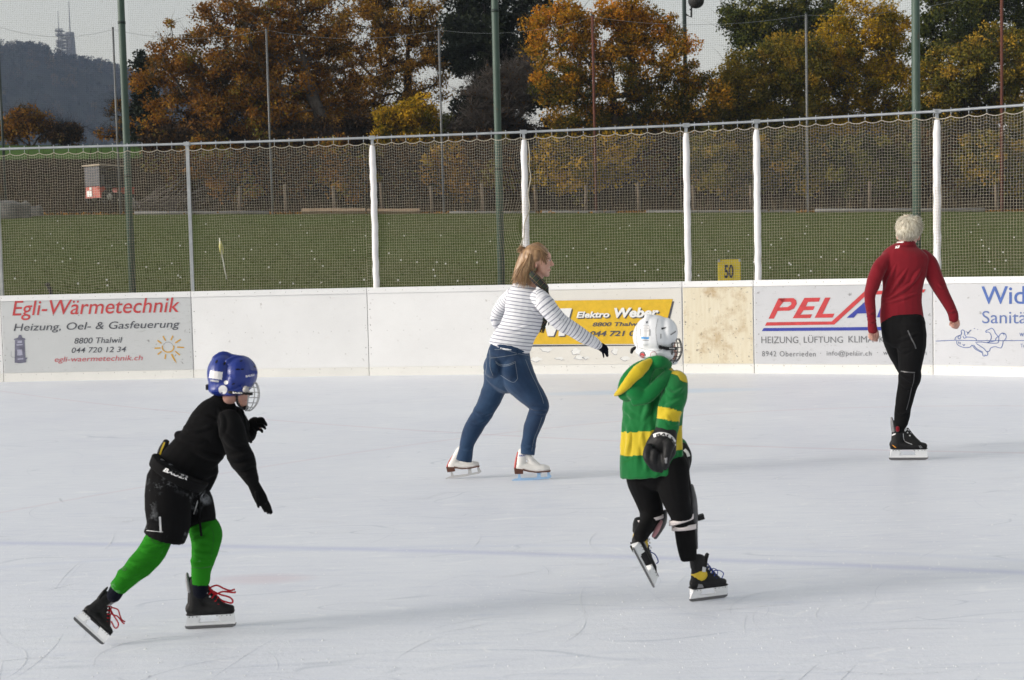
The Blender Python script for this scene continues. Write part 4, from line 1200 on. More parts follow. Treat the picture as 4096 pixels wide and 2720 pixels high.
for (xa, ya, d, wpx, lab) in ((303, 600, 25.0, 27.5, 'tall green steel mast in front of the tractor'), (1155, 600, 24.2, 28.5, 'tall green steel mast behind the woman'), (2113, 440, 21.5, 32.5, 'tall green steel mast behind the head of the man in red')):
    q = at2(xa, ya, d)
    b = Vector((q.x, q.y, float(gz(q.x, q.y)) - 0.1))
    MAST.append(b)
    e = empty('net_mast', b, lab, 'mast', 'green masts carrying the range net')
    r_ = wpx / 5378.0 * d / 2
    mesh_obj('pole', *tube_geo([b + Vector((0, 0, z)) for z in (0, 3, 6, 9, 12.5)], [r_ * 1.02, r_, r_ * .99, r_ * .96, r_ * .93], n=20), M_green, e, True)
    for z in (2.4, 5.2, 8.0, 11.5): MB().tube([b + Vector((0, 0, z)), b + Vector((0, 0, z + 0.05))], r_ * 1.10, n=16).build('clamp_band', M_dgreen, e, True)
    mesh_obj('footing', *tube_geo([b + Vector((0, 0, -.1)), b + Vector((0, 0, .16))], r_ * 2.2, n=16), simple('footing_concrete', (0.3, 0.3, 0.29), .9), e, True)
ends_ = [MAST[0] + (MAST[0] - MAST[1]).normalized() * 8, MAST[0], MAST[1], MAST[2], MAST[2] + Vector((6.2, -3.0, -0.1))]
NL = ['dark fine range net left of the left green mast', 'dark fine range net between the left and middle green masts', 'dark fine range net between the middle and right green masts', 'dark fine range net right of the right green mast']
for k_ in range(4):
    a, b = ends_[k_].copy(), ends_[k_ + 1].copy()
    a.z = b.z = 0
    L = (b - a).length; t_ = (b - a).normalized(); nn = Vector((t_.y, -t_.x, 0))
    zb, zt, cell, r_ = 0.75, 12.2, 0.036, 0.00085
    nv_, nh_ = int(L / cell), int((zt - zb) / cell)
    def pt_grid(u, z):
        P3 = np.stack([u.ravel(), z.ravel(), np.full(u.size, k_ * 5.1)], 1)
        du = 0.05 * vnoise(P3, 0.5, 2).reshape(u.shape) + 0.006 * vnoise(P3, 3, 12).reshape(u.shape)
        dz = 0.06 * vnoise(P3, 0.45, 6).reshape(u.shape) - 0.05 * np.sin(PI * np.clip(u / L, 0, 1))
        dn = -0.09 + 0.06 * vnoise(P3, 0.4, 3).reshape(u.shape)
        return np.array(a[:]) + (u + du)[..., None] * np.array(t_[:]) + dn[..., None] * np.array(nn[:]) + (z + dz)[..., None] * np.array([0, 0, 1.0])
    def strands(Q, d1, d2):
        n_l, n_p = Q.shape[:2]
        offs = [d1 * r_ * math.cos(w_) + d2 * r_ * math.sin(w_) for w_ in (0.5, 0.5 + 2 * PI / 3, 0.5 + 4 * PI / 3)]
        V = np.stack([Q + w_ for w_ in offs], 2).reshape(-1, 3)
        l_, p_, s_ = np.meshgrid(np.arange(n_l), np.arange(n_p - 1), np.arange(3), indexing='ij')
        b0 = (l_ * n_p + p_) * 3
        return V, np.stack([b0 + s_, b0 + (s_ + 1) % 3, b0 + 3 + (s_ + 1) % 3, b0 + 3 + s_], -1).reshape(-1, 4)
    U, Z = np.meshgrid(np.linspace(0.05, L - 0.05, nv_), np.linspace(zb, zt, 26), indexing='ij')
    V1, F1 = strands(pt_grid(U, Z), np.array(t_[:]), np.array(nn[:]))
    Z, U = np.meshgrid(np.linspace(zb, zt, nh_), np.linspace(0.05, L - 0.05, 30), indexing='ij')
    V2, F2 = strands(pt_grid(U, Z), np.array([0, 0, 1.0]), np.array(nn[:]))
    e = empty('range_net', (a + b) / 2 + Vector((0, 0, zb)), NL[k_], 'net', 'dark nets between the green masts')
    mesh_obj('netting', np.concatenate([V1, V2]), np.concatenate([F1, F2 + len(V1)]), M_dnet, e)
    hc = MB().tube([a + nn * -0.09 + Vector((0, 0, zt)), b + nn * -0.09 + Vector((0, 0, zt))], 0.006, n=5)
    hc.build('head_cable', M_dnet, e)
TH = []
for (x, yt, yb, mt, lab, wd) in ((13, 58, 462, M_dgreen, 'slim dark green post at the left picture edge', .05), (277, 65, 474, M_pst, 'slim grey post behind the left green mast', .042),
                                 (628, 66, 485, M_pst, 'slim grey post in front of the rust brown tree', .042), (1023, 66, 494, M_pst, 'slim grey post between the copper tree and the evergreen', .042),
                                 (1375, 36, 500, M_rustp, 'slim rust red post in front of the golden maple', .055), (1863, 32, 500, M_pst, 'slim grey post in front of the olive trees', .048),
                                 (2310, -30, 494, M_rustp, 'slim rust red post near the right picture edge', .065)):
    q = at2(x, yb, 55.6)
    zt = at2(x, yt, 55.6).z
    b = Vector((q.x, q.y, float(gz(q.x, q.y)) - 0.05))
    e = empty('fence_post', b, lab, 'post', 'slim posts along the far field edge')
    mesh_obj('tube', *tube_geo([b, Vector((b.x, b.y, zt))], wd, n=10), mt, e, True)
    mesh_obj('end_cap', *tube_geo([Vector((b.x, b.y, zt)), Vector((b.x, b.y, zt + .05))], [wd * 1.15, wd * .9], n=10), M_dgreen, e, True)
    TH.append(Vector((b.x, b.y, zt - 0.05)))
for k_ in range(len(TH) - 1):
    a, b = TH[k_], TH[k_ + 1]
    pts = [a.lerp(b, t_ / 10) - Vector((0, 0, 0.35 * 4 * (t_ / 10) * (1 - t_ / 10))) for t_ in range(11)]
    tag(mesh_obj('wire', *tube_geo(pts, 0.006, n=4), M_galv), 'thin wire strung between ' + ['the dark green post and the grey post by the left mast', 'the grey post by the left mast and the next grey post', 'the two grey posts before the brown trees', 'a grey post and the rust red post before the maple', 'the rust red post and the grey post before the olive trees', 'the right grey post and the right rust red post'][k_], 'wire')
for (x, yt, yb) in ((552, 412, 486), (660, 416, 486), (772, 412, 487), (882, 416, 492), (997, 414, 492), (1115, 414, 494), (1237, 416, 496), (1350, 416, 498), (1473, 416, 498), (1600, 418, 500), (1733, 420, 500), (2005, 420, 500), (2172, 416, 498), (2298, 412, 497)):
    q = at2(x, yb, 57.0)
    b = Vector((q.x, q.y, float(gz(q.x, q.y)) - 0.05))
    h = 1.35 + 0.1 * math.sin(x)
    tilt = 0.05 * math.sin(x * 1.7)
    o = mesh_obj('wooden_post', *tube_geo([b, b + Vector((tilt * .5, 0, h * .5)), b + Vector((tilt, 0, h - .04)), b + Vector((tilt, 0, h))], [.075, .07, .068, .045], n=9), M_wood, None, True)
    tag(o, 'short weathered wooden post at the foot of the bank', 'post', 'wooden posts at the foot of the bank')
def lying(name, lab, cat, x0, y0, x1, y1, d, r_, mt, grp=None, sq=False):
    a, b = at2(x0, y0, d), at2(x1, y1, d)
    a.z = float(gz(a.x, a.y)) + r_; b.z = float(gz(b.x, b.y)) + r_
    V, Fs = tube_geo([a, a.lerp(b, .33), a.lerp(b, .66), b], [r_, r_ * 1.03, r_ * .98, r_], n=4 if sq else 9)
    tag(mesh_obj(name, V, Fs, mt, None, not sq), lab, cat, grp)
GP = 'pale pipes lying along the field edge'
lying('pipe', 'pale pipe on the field edge right of the left green mast', 'pipe', 310, 488, 620, 493, 55.2, .07, M_oldpipe, GP)
lying('pipe', 'pale pipe on the field edge behind the middle green mast', 'pipe', 1036, 498, 1235, 500, 55.4, .055, M_oldpipe, GP)
lying('pipe', 'pale pipe on the field edge right of the post with loose rope', 'pipe', 1250, 501, 1420, 502, 55.5, .06, M_oldpipe, GP)
lying('pipe', 'pale pipe on the field edge between the two posts beside the number board', 'pipe', 1490, 503, 1835, 503, 55.4, .06, M_oldpipe, GP)
lying('pipe', 'grey pipe on the field edge behind the head of the man in red', 'pipe', 1880, 502, 2270, 492, 55.0, .075, M_oldpipe, GP)
lying('timber_beam', 'long pale timber beam behind the first padded post', 'beam', 696, 491, 842, 492, 55.2, .12, M_beam, 'timber beams on the field edge', True)
lying('timber_beam', 'pale timber beam right of the first padded post', 'beam', 846, 493, 968, 495, 55.3, .11, M_beam, 'timber beams on the field edge', True)
# heap of cut branches right of the tractor
rg = np.random.default_rng(8)
mb = MB()
for k_ in range(70):
    x = rg.uniform(315, 430); q = at2(x, 480, 58.5 + rg.uniform(-.6, .6)); z = float(gz(q.x, q.y))
    a = Vector((q.x, q.y, z + rg.uniform(0, .5))); L = rg.uniform(.8, 2.2)
    b = a + Vector((rg.uniform(.3, 1) * L, rg.normal(0, .3), rg.uniform(-.2, .75) * L))
    mb.tube([a, a.lerp(b, .5) + Vector((0, 0, rg.normal(0, .06))), b], [.03, .022, .01], n=4)
tag(mb.build('branch_heap', M_barkg), 'heap of cut grey branches right of the tractor', 'branch heap')
# stones
M_stone = simple('grey_stone', (0.12, 0.12, 0.118), 0.95, var=0.4, scale=3, bumps=0.6, bscale=9)
def stone(x, y, d, sx_, sy_, sz_, lab, seed):
    q = at2(x, y, d); z = float(gz(q.x, q.y))
    V, Fs = ell_geo((0, 0, 0), 1.0, 14, 10)
    V = np.array([v[:] for v in V])
    V = np.sign(V) * np.abs(V) ** 0.42
    V *= (1 + 0.30 * vnoise(V + seed, 1.9, seed))[:, None]
    V = V * np.array([sx_, sy_, sz_]) + np.array([q.x, q.y, z + sz_ * .75])
    tag(mesh_obj('stone_block', V, Fs, M_stone, None, True), lab, 'stone', 'stone blocks at the left field edge')
stone(15, 490, 53, .42, .4, .36, 'large grey stone block at the left picture edge', 1)
stone(50, 486, 53.4, .34, .3, .34, 'grey stone block with rubble, second from the left edge', 2)
stone(84, 474, 54.5, .22, .2, .22, 'small grey stone right of the stone blocks', 3)
stone(315, 455, 60, .3, .25, .18, 'flat stone at the foot of the branch heap', 4)

# ------------------------------------------------------------------ tractor with a caged cab
M_tred = simple('red_tractor_paint', (0.42, 0.06, 0.03), 0.5, var=0.15, scale=4)
M_tgrey = simple('grey_tarp', (0.12, 0.12, 0.13), 0.85, var=0.2, scale=6)
M_troof = simple('pale_roof_board', (0.48, 0.40, 0.30), 0.8, var=0.12, scale=5)
M_black = simple('black_rubber', (0.02, 0.02, 0.02), 0.8, var=0.2, scale=12)
M_tlight = simple('lamp_glass', (0.6, 0.6, 0.55), 0.3)
tb = field_hit(243 * K, 473 * K, 55.0)
tr = empty('utility_tractor', tb, 'small red utility tractor with grey caged cab parked on the bank', 'tractor')
Mz = Matrix.Rotation(R(-33), 4, 'Z')
TS = 0.80
def tl(x, y, z): return tb + Mz @ (Vector((x, y, z)) * TS)
def tbox(name, c, s, mt, par=tr):
    return MB().box(tl(*c), [q_ * TS for q_ in s], M=Mz).build(name, mt, par)
hull = [(-0.62, .38), (0.62, .38), (0.56, 1.0), (-0.56, 1.0)]
mb = MB()
V = [tl(x, y, z) for y, k_ in ((-0.85, 1.0), (-0.45, 1.0)) for x, z in hull]
mb.add(V, [(0, 1, 2, 3), (7, 6, 5, 4), (0, 4, 5, 1), (1, 5, 6, 2), (2, 6, 7, 3), (3, 7, 4, 0)])
body = mb.build('rear_body', M_tred, tr)
tbox('chassis', (0, 0.55, .55), (0.8, 2.4, 0.3), M_black)
tbox('bonnet', (0, 1.35, .85), (0.8, 0.9, 0.4), M_tred)
tbox('number_plate', (-0.25, -0.872, .62), (0.42, 0.03, 0.32), M_whp, body)
tbox('rear_lamp', (-0.12, -0.872, .90), (0.16, 0.04, 0.14), M_tlight, body)
tbox('rear_lamp', (0.4, -0.872, .90), (0.14, 0.04, 0.12), M_tred, body)
cage = MB()
for x in (-0.62, 0.62):
    for y in (-0.8, 0.75): cage.box(tl(x, y, 1.55), [q_ * TS for q_ in (0.06, 0.06, 1.2)], M=Mz)
for z in (1.03, 2.12):
    for y in (-0.8, 0.75): cage.box(tl(0, y, z), [q_ * TS for q_ in (1.2, 0.05, 0.05)], M=Mz)
    for x in (-0.62, 0.62): cage.box(tl(x, 0, z), [q_ * TS for q_ in (0.05, 1.5, 0.05)], M=Mz)
cg = cage.build('cab_frame', M_black, tr)
tbox('rear_cover', (0, -0.842, 1.57), (1.2, 0.03, 1.05), M_tgrey, cg)
tbox('cab_shade_side', (-0.60, -0.05, 1.5), (0.03, 1.4, 0.9), M_black, cg)  # added black sheet standing in for the shade inside the open cab
tbox('cab_shade_front', (0.0, 0.70, 1.5), (1.15, 0.03, 1.0), M_black, cg)  # black sheet across the cab front, added so the inside reads shaded
tbox('side_cover', (-0.66, -0.05, 1.57), (0.03, 1.45, 1.05), M_tgrey, cg)
mb = MB().box(tl(0, 0.0, 2.19), [q_ * TS for q_ in (1.46, 1.85, 0.07)], M=Mz); mb.build('roof', M_troof, tr)
seat = tbox('seat', (0.1, -0.1, 1.05), (0.5, 0.5, 0.14), M_tgrey)
tbox('backrest', (0.1, -0.36, 1.38), (0.5, 0.12, 0.6), M_tgrey, seat)
st_ = MB().tube([tl(0.1, .75, 1.0), tl(0.1, .42, 1.42)], .025, n=6)
st_.tube([tl(0.1 + .2 * math.cos(a), .42 + .08 * math.sin(a), 1.44 + .12 * math.sin(a)) for a in [2 * PI * k_ / 12 for k_ in range(13)]], .02, n=5)
st_.build('steering_wheel', M_black, tr)
for (x, y, r_, w_) in ((0.66, -0.35, .42, .28), (-0.66, -0.35, .42, .28), (0.55, 1.4, .3, .2), (-0.55, 1.4, .3, .2)):
    a, b = tl(x - w_ / 2, y, r_), tl(x + w_ / 2, y, r_); r_ = r_ * TS
    wv = mesh_obj('wheel', *tube_geo([a.lerp(b, t_) for t_ in (0, .12, .5, .88, 1)], [r_ * .86, r_ * .97, r_, r_ * .97, r_ * .86], n=18), M_black, tr, True)
    mesh_obj('rim', *tube_geo([a.lerp(b, -.02), a.lerp(b, 1.02)], r_ * .45, n=14), M_tlight, wv, True)

# ------------------------------------------------------------------ flag, number board, stake, ball floodlight, golf balls
M_flag = simple('pale_yellow_cloth', (0.58, 0.55, 0.20), 0.85, var=0.15, scale=12)
fb = field_hit(906, 1117)
e = empty('hole_flag', fb, 'drooping pale yellow flag on a leaning white stick in the field', 'flag')
ft = at(886, 1008, fb.y); ftop = at(878, 952, fb.y)
mesh_obj('stick', *tube_geo([fb, ft, ftop], 0.014, n=6), M_whp, e, True)
sc = fb.y / 5378
V, Fs = [], []
outl = [(878, 950, 878, 953), (876, 968, 887, 972), (875, 985, 893, 988), (878, 1003, 895, 1000), (881, 1014, 893, 1016), (885, 1019, 888, 1020)]
for k_, (xa, ya, xb, yb) in enumerate(outl):
    for t_ in (0, .33, .66, 1):
        p_ = at(xa + (xb - xa) * t_, ya + (yb - ya) * t_, fb.y + 0.05 * math.sin(t_ * 6 + k_))
        V.append(p_)
n0 = len(V)
V += [v + Vector((0, 0.012, 0)) for v in V]
for k_ in range(len(outl) - 1):
    for j in range(3):
        a = k_ * 4 + j
        Fs += [(a, a + 1, a + 5, a + 4), (n0 + a + 4, n0 + a + 5, n0 + a + 1, n0 + a)]
mesh_obj('cloth', V, Fs, M_flag, e, True)
M_brdy = simple('yellow_board_paint', (0.68, 0.52, 0.01), 0.55, var=0.12, scale=10)
M_num = simple('black_number_paint', (0.015, 0.015, 0.02), 0.6)
d50 = 24.6
c50 = at(2048 + 2003 / 2.306, 600 + 1120 / 2.306, d50)
zg = float(gz(c50.x, c50.y))
e = empty('distance_board', Vector((c50.x, c50.y, zg)), 'yellow board with a black 50 standing behind the rink boards', 'sign')
w_ = 204 / 2.306 / 5378 * d50
zt = at(2918, 600 + 1010 / 2.306, d50).z
bdy = MB().box((c50.x, c50.y, (zt + zg + .06) / 2), (w_, .05, zt - zg - .06), rz=0.02).build('panel', M_brdy, e)
for sx_ in (-1, 1): MB().box((c50.x + sx_ * w_ * .46, c50.y - .012, zt - .02), (.035, .06, .05)).build('corner_bracket', M_galv, e)
for sx_ in (-1, 1): MB().box((c50.x + sx_ * w_ * .36, c50.y + .05, (zg + zt) / 2 - .1), (.04, .04, zt - zg)).build('leg', M_wood, e)
V, Fs = text_geo('50', 0, 0.035)
lo, hi = V.min(0), V.max(0)
a50, b50 = at(2048 + 1958 / 2.306, 600 + 1183 / 2.306, d50 - .03), at(2048 + 2042 / 2.306, 600 + 1056 / 2.306, d50 - .03)
Q = (V - lo) / (hi - lo)
mesh_obj('number', [(a50.x + q_[0] * (b50.x - a50.x), c50.y - .031, a50.z + q_[1] * (b50.z - a50.z)) for q_ in Q], Fs, M_num, bdy)
p0 = at(440 / 2.306, 600 + 1242 / 2.306, 24.0); p1 = at(470 / 2.306, 600 + 1320 / 2.306, 24.0)
zg = float(gz(p1.x, p1.y))
e = empty('marker_stake', Vector((p1.x, p1.y, zg)), 'small dark knobbed stake peeping over the heating advert board', 'stake')
mesh_obj('shaft', *tube_geo([(p1.x + .03, p1.y, zg), p1, p1.lerp(p0, .4) + Vector((.012, 0, 0)), p1.lerp(p0, .7), p0], [.03, .032, .04, .028, .03], n=9), M_black, e, True)
mesh_obj('knob', *ell_geo(p0, (.045, .045, .04)), M_black, e, True)
mp_ = at2(1578, 40, 66.0)
zg = float(gz(mp_.x, mp_.y))
e = empty('floodlight_mast', Vector((mp_.x, mp_.y, zg)), 'dark mast with a round black lamp above the golden maple', 'mast')
mesh_obj('pole', *tube_geo([(mp_.x, mp_.y, zg), (mp_.x, mp_.y, at2(1578, -40, 66).z)], .10, n=10), M_dgreen, e, True)
mb = MB()
mb.tube([at2(1580, 32, 66), at2(1594, 40, 66), at2(1595, -20, 66)], .05, n=6)
mb.tube([at2(1590, 22, 66), at2(1596, 22, 66)], .04, n=5)
mb.build('bracket', M_black, e)
mesh_obj('lamp_head', *ell_geo(at2(1605, 2, 65.8), (.39, .39, .36), 18, 12), M_black, e, True)
M_ball = simple('golf_ball_white', (0.55, 0.55, 0.54), 0.5)
rb = random.Random(9)
ball_me = None
spots = [(531, 659), (468, 781), (295, 820), (278, 887), (531, 862), (582, 913), (327, 1028), (577, 1037), (650, 1011), (908, 1053), (1033, 890), (1160, 871), (1350, 1086), (1472, 1103), (1585, 1053), (1660, 888), (1643, 1166), (1665, 1186), (139, 1196), (722, 1240), (985, 1206), (992, 1259), (1898, 688), (1897, 948), (2205, 800), (2248, 1013), (2320, 925), (2250, 1206)]
spots = [(x / 2.306, 600 + y / 2.306) for x, y in spots]
s2 = [(893, 665), (1226, 683), (412, 697), (472, 771), (1010, 797), (1367, 796), (1705, 794), (191, 877), (513, 940), (903, 931), (1227, 960), (1338, 1024), (1487, 1043), (1668, 1042), (1750, 1056), (2027, 944), (1637, 1114), (1651, 1171), (541, 1014), (617, 1078), (118, 1090), (998, 1208), (1310, 1210), (343, 1241), (605, 1236), (224, 1233), (1861, 1215), (2040, 1046), (2162, 851)]
spots += [(1024 + x / 2.306, 600 + y / 2.306) for x, y in s2]
s3 = [(996, 724), (1082, 703), (1454, 701), (1752, 677), (566, 914), (868, 917), (1074, 946), (1996, 940), (1876, 930), (1138, 1068), (1345, 1112), (1226, 1124), (1722, 1168), (505, 988), (2180, 790), (2230, 1042), (700, 1092)]
spots += [(2048 + x / 2.306, 600 + y / 2.306) for x, y in s3]
s4 = [(121, 823), (355, 709), (341, 777), (30, 881), (698, 945), (490, 996), (628, 1016), (195, 1051), (210, 1066), (20, 1094), (285, 1165), (395, 1125), (915, 826), (1416, 768), (1940, 692), (1874, 765), (2270, 812), (1970, 836), (1985, 891), (2037, 919), (2168, 951), (2194, 1027), (2043, 1037), (2094, 1107)]
spots += [(3072 + x / 2.306, 600 + y / 2.306) for x, y in s4]
for (u, v) in spots:
    p_ = field_hit(u, v)
    if p_.y > 56: continue
    if ball_me is None:
        o = mesh_obj('golf_ball', *ell_geo((0, 0, 0), 0.0213, 10, 7), M_ball, None, True, loc=(0, 0, 0)); ball_me = o.data
    else:
        o = bpy.data.objects.new('golf_ball', ball_me); COL.objects.link(o)
    o.location = (p_.x, p_.y, float(gz(p_.x, p_.y)) + 0.018)
    tag(o, 'white golf ball lying in the grass of the practice field', 'golf ball', 'golf balls on the practice field')

# ------------------------------------------------------------------ air: light autumn haze
hb = MB().box((-200, 790, 165), (1700, 1640, 350))
m_ = bpy.data.materials.new('haze'); m_.use_nodes = True
nt = m_.node_tree; nt.nodes.clear()
pv = nt.nodes.new('ShaderNodeVolumePrincipled')
pv.inputs['Color'].default_value = (0.55, 0.70, 1.0, 1)
pv.inputs['Density'].default_value = 0.00014
out = nt.nodes.new('ShaderNodeOutputMaterial')
nt.links.new(pv.outputs[0], out.inputs['Volume'])
tag(hb.build('haze', m_), kind='stuff')
# ------------------------------------------------------------------ tools for figures
def crop(ox, oy, s):
    f_ = lambda x, y: (ox + x / s, oy + y / s)
    f_.s = s
    return f_
cA, cB = crop(250, 1350, 2.24), crop(250, 1950, 2.24)
cC, cD = crop(1750, 950, 3.136), crop(1750, 1350, 2.6133)
cE, cF = crop(2400, 1230, 2.24), crop(2400, 1800, 2.4127)
cG, cH = crop(3400, 830, 2.614), crop(3400, 1280, 2.614)
class Fig:
    def __init__(s, d0): s.d0 = d0
    def P(s, c, x, y, dy=0.0): return at(*c(x, y), s.d0 + dy)
    def m(s, c, w, dy=0.0): return w / c.s * (s.d0 + dy) / F        # crop pixels -> metres
    def rows(s, c, rows, k=5, ratio=1.0):
        """rows of (x, y, half width[, depth offset[, depth ratio]]) -> centre points, radii"""
        R_ = np.array([[r_[0], r_[1], r_[2], r_[3] if len(r_) > 3 else 0.0, r_[4] if len(r_) > 4 else ratio] for r_ in rows], dtype=float)
        if len(R_) > 2: R_ = spline(R_, k)
        pts = [s.P(c, r_[0], r_[1], r_[3]) for r_ in R_]
        ra = [s.m(c, max(r_[2], 1), r_[3]) for r_ in R_]
        rb = [a * r_[4] for a, r_ in zip(ra, R_)]
        return pts, ra, rb
    def tube(s, c, rows, ratio=1.0, n=18, scale=1.0, ends=True, k=5):
        pts, ra, rb = s.rows(c, rows, k, ratio)
        if scale != 1.0:
            ra = [a * scale for a in ra]; rb = [b * scale for b in rb]
        side = []
        for i in range(len(pts)):
            t = pts[min(i + 1, len(pts) - 1)] - pts[max(i - 1, 0)]
            vd = pts[i] - CAMP
            sv = t.cross(vd)
            if sv.length < 1e-6: sv = RGT.copy()
            side.append(sv.normalized())
        if ends is True: ends = (True, True)
        if ends:
            side = [side[0]] * (3 if ends[0] else 0) + side + [side[-1]] * (3 if ends[1] else 0)
        return tube_geo(pts, ra, ra if rb is None else rb, n=n, side=[tuple(q) for q in side], round_ends=ends)
    def ell(s, c, x, y, rx, ry, dy=0.0, rz=None, rot=0.0, seg=20, ring=14):
        a, b = s.m(c, rx, dy), s.m(c, ry, dy)
        if rz is None: rz = min(a, b)
        ctr = s.P(c, x, y, dy)
        M = Matrix((RGT, FWD, UPV)).transposed() @ Matrix.Rotation(rot, 3, 'Y')
        return ell_geo(ctr, (a, rz, b), seg, ring, M)
def fuse(geos, vox=0.006, it=6, sub=0):
    """one continuous skin round overlapping solids"""
    mb = MB()
    for V, Fs in geos: mb.add(V, Fs)
    me = bpy.data.meshes.new('tmp'); me.from_pydata(mb.v, [], mb.f)
    o = bpy.data.objects.new('tmp', me); COL.objects.link(o)
    r_ = o.modifiers.new('r', 'REMESH'); r_.mode = 'VOXEL'; r_.voxel_size = vox
    if it:
        q = o.modifiers.new('s', 'SMOOTH'); q.factor = 0.5; q.iterations = it
    dg = bpy.context.evaluated_depsgraph_get(); dg.update()
    m2 = bpy.data.meshes.new_from_object(o.evaluated_get(dg))
    V = np.zeros(len(m2.vertices) * 3); m2.vertices.foreach_get('co', V); V = V.reshape(-1, 3)
    Fs = [tuple(p_.vertices) for p_ in m2.polygons]
    bpy.data.objects.remove(o); bpy.data.meshes.remove(me); bpy.data.meshes.remove(m2)
    return V, Fs
def normals(V, Fs):
    T = np.array([f_[:3] for f_ in Fs])
    n = np.cross(V[T[:, 1]] - V[T[:, 0]], V[T[:, 2]] - V[T[:, 0]])
    N = np.zeros_like(V)
    L = np.array([f_[-1] for f_ in Fs])
    for k_ in range(3): np.add.at(N, T[:, k_], n)
    np.add.at(N, L, n)
    return N / (np.linalg.norm(N, axis=1)[:, None] + 1e-12)
def wrinkle(V, Fs, amp=0.004, scale=14.0, axis=(0.3, 0.2, 1.0), stretch=0.3, seed=0, fine=0.35):
    """cloth folds: ridged noise, drawn out across 'axis'"""
    N = normals(V, Fs)
    a = np.array(axis, float); a /= np.linalg.norm(a)
    along = (V @ a)[:, None] * a
    Q = along + (V - along) * stretch
    wv = np.stack([vnoise(V, 5.0, seed + 3), vnoise(V, 5.0, seed + 4), vnoise(V, 5.0, seed + 5)], 1) * 0.03
    r1 = 1 - np.abs(vnoise(Q + wv, scale, seed)) * 2
    r2 = vnoise(Q + wv, scale * 2.3, seed + 1)
    mask = 0.55 + 0.6 * vnoise(V, 4.0, seed + 7)
    return V + N * (amp * (r1 * 0.8 + r2 * fine) * np.clip(mask, 0.1, 1.2))[:, None]
def creases(V, Fs, fg, c, folds, gain=.85):
    """raise cloth ridges (with a hollow on either side) along lines drawn on the side that was photographed"""
    N = normals(V, Fs)
    rel = V - np.array(CAMP[:])
    dz = rel @ np.array(FWD[:])
    P2 = np.stack([CX + F * (rel @ np.array(RGT[:])) / dz, CY - F * (rel @ np.array(UPV[:])) / dz], 1)
    vd = rel / np.linalg.norm(rel, axis=1)[:, None]
    face = np.clip(-(N * vd).sum(1) * 2.0 + .25, 0, 1)
    out = V.copy()
    for rows in folds:
        R_ = spline([r_[:3] for r_ in rows], 6) if len(rows) > 2 else np.array([r_[:3] for r_ in rows], float)
        Q = np.array([c(r_[0], r_[1]) for r_ in R_]); Wd = R_[:, 2] / c.s
        best = np.full(len(V), 1e9); wv = np.ones(len(V)); amp = np.zeros(len(V))
        n = len(Q)
        for i in range(n - 1):
            d = Q[i + 1] - Q[i]; t = np.clip(((P2 - Q[i]) @ d) / (d @ d + 1e-9), 0, 1)
            D = np.linalg.norm(P2 - (Q[i] + t[:, None] * d), axis=1)
            w_ = Wd[i] * (1 - t) + Wd[i + 1] * t
            e_ = (i + t) / (n - 1)
            m_ = D / w_ < best
            best[m_] = (D / w_)[m_]; wv[m_] = w_[m_]; amp[m_] = np.sin(PI * np.clip(.12 + .76 * e_, 0, 1))[m_]
        prof = np.exp(-best ** 2) - .55 * np.exp(-((best - 1.9) / .9) ** 2)
        out += N * (gain * wv * fg.d0 / F * amp * prof * face)[:, None]
    return out
def bvh(V, Fs): return BVHTree.FromPolygons([Vector(v) for v in V], Fs)
def cast(tree_, u, v, off=0.0012):
    d = ray(u, v).normalized()
    h = tree_.ray_cast(CAMP, d)
    if h[0] is None: return None
    return h[0] - d * off
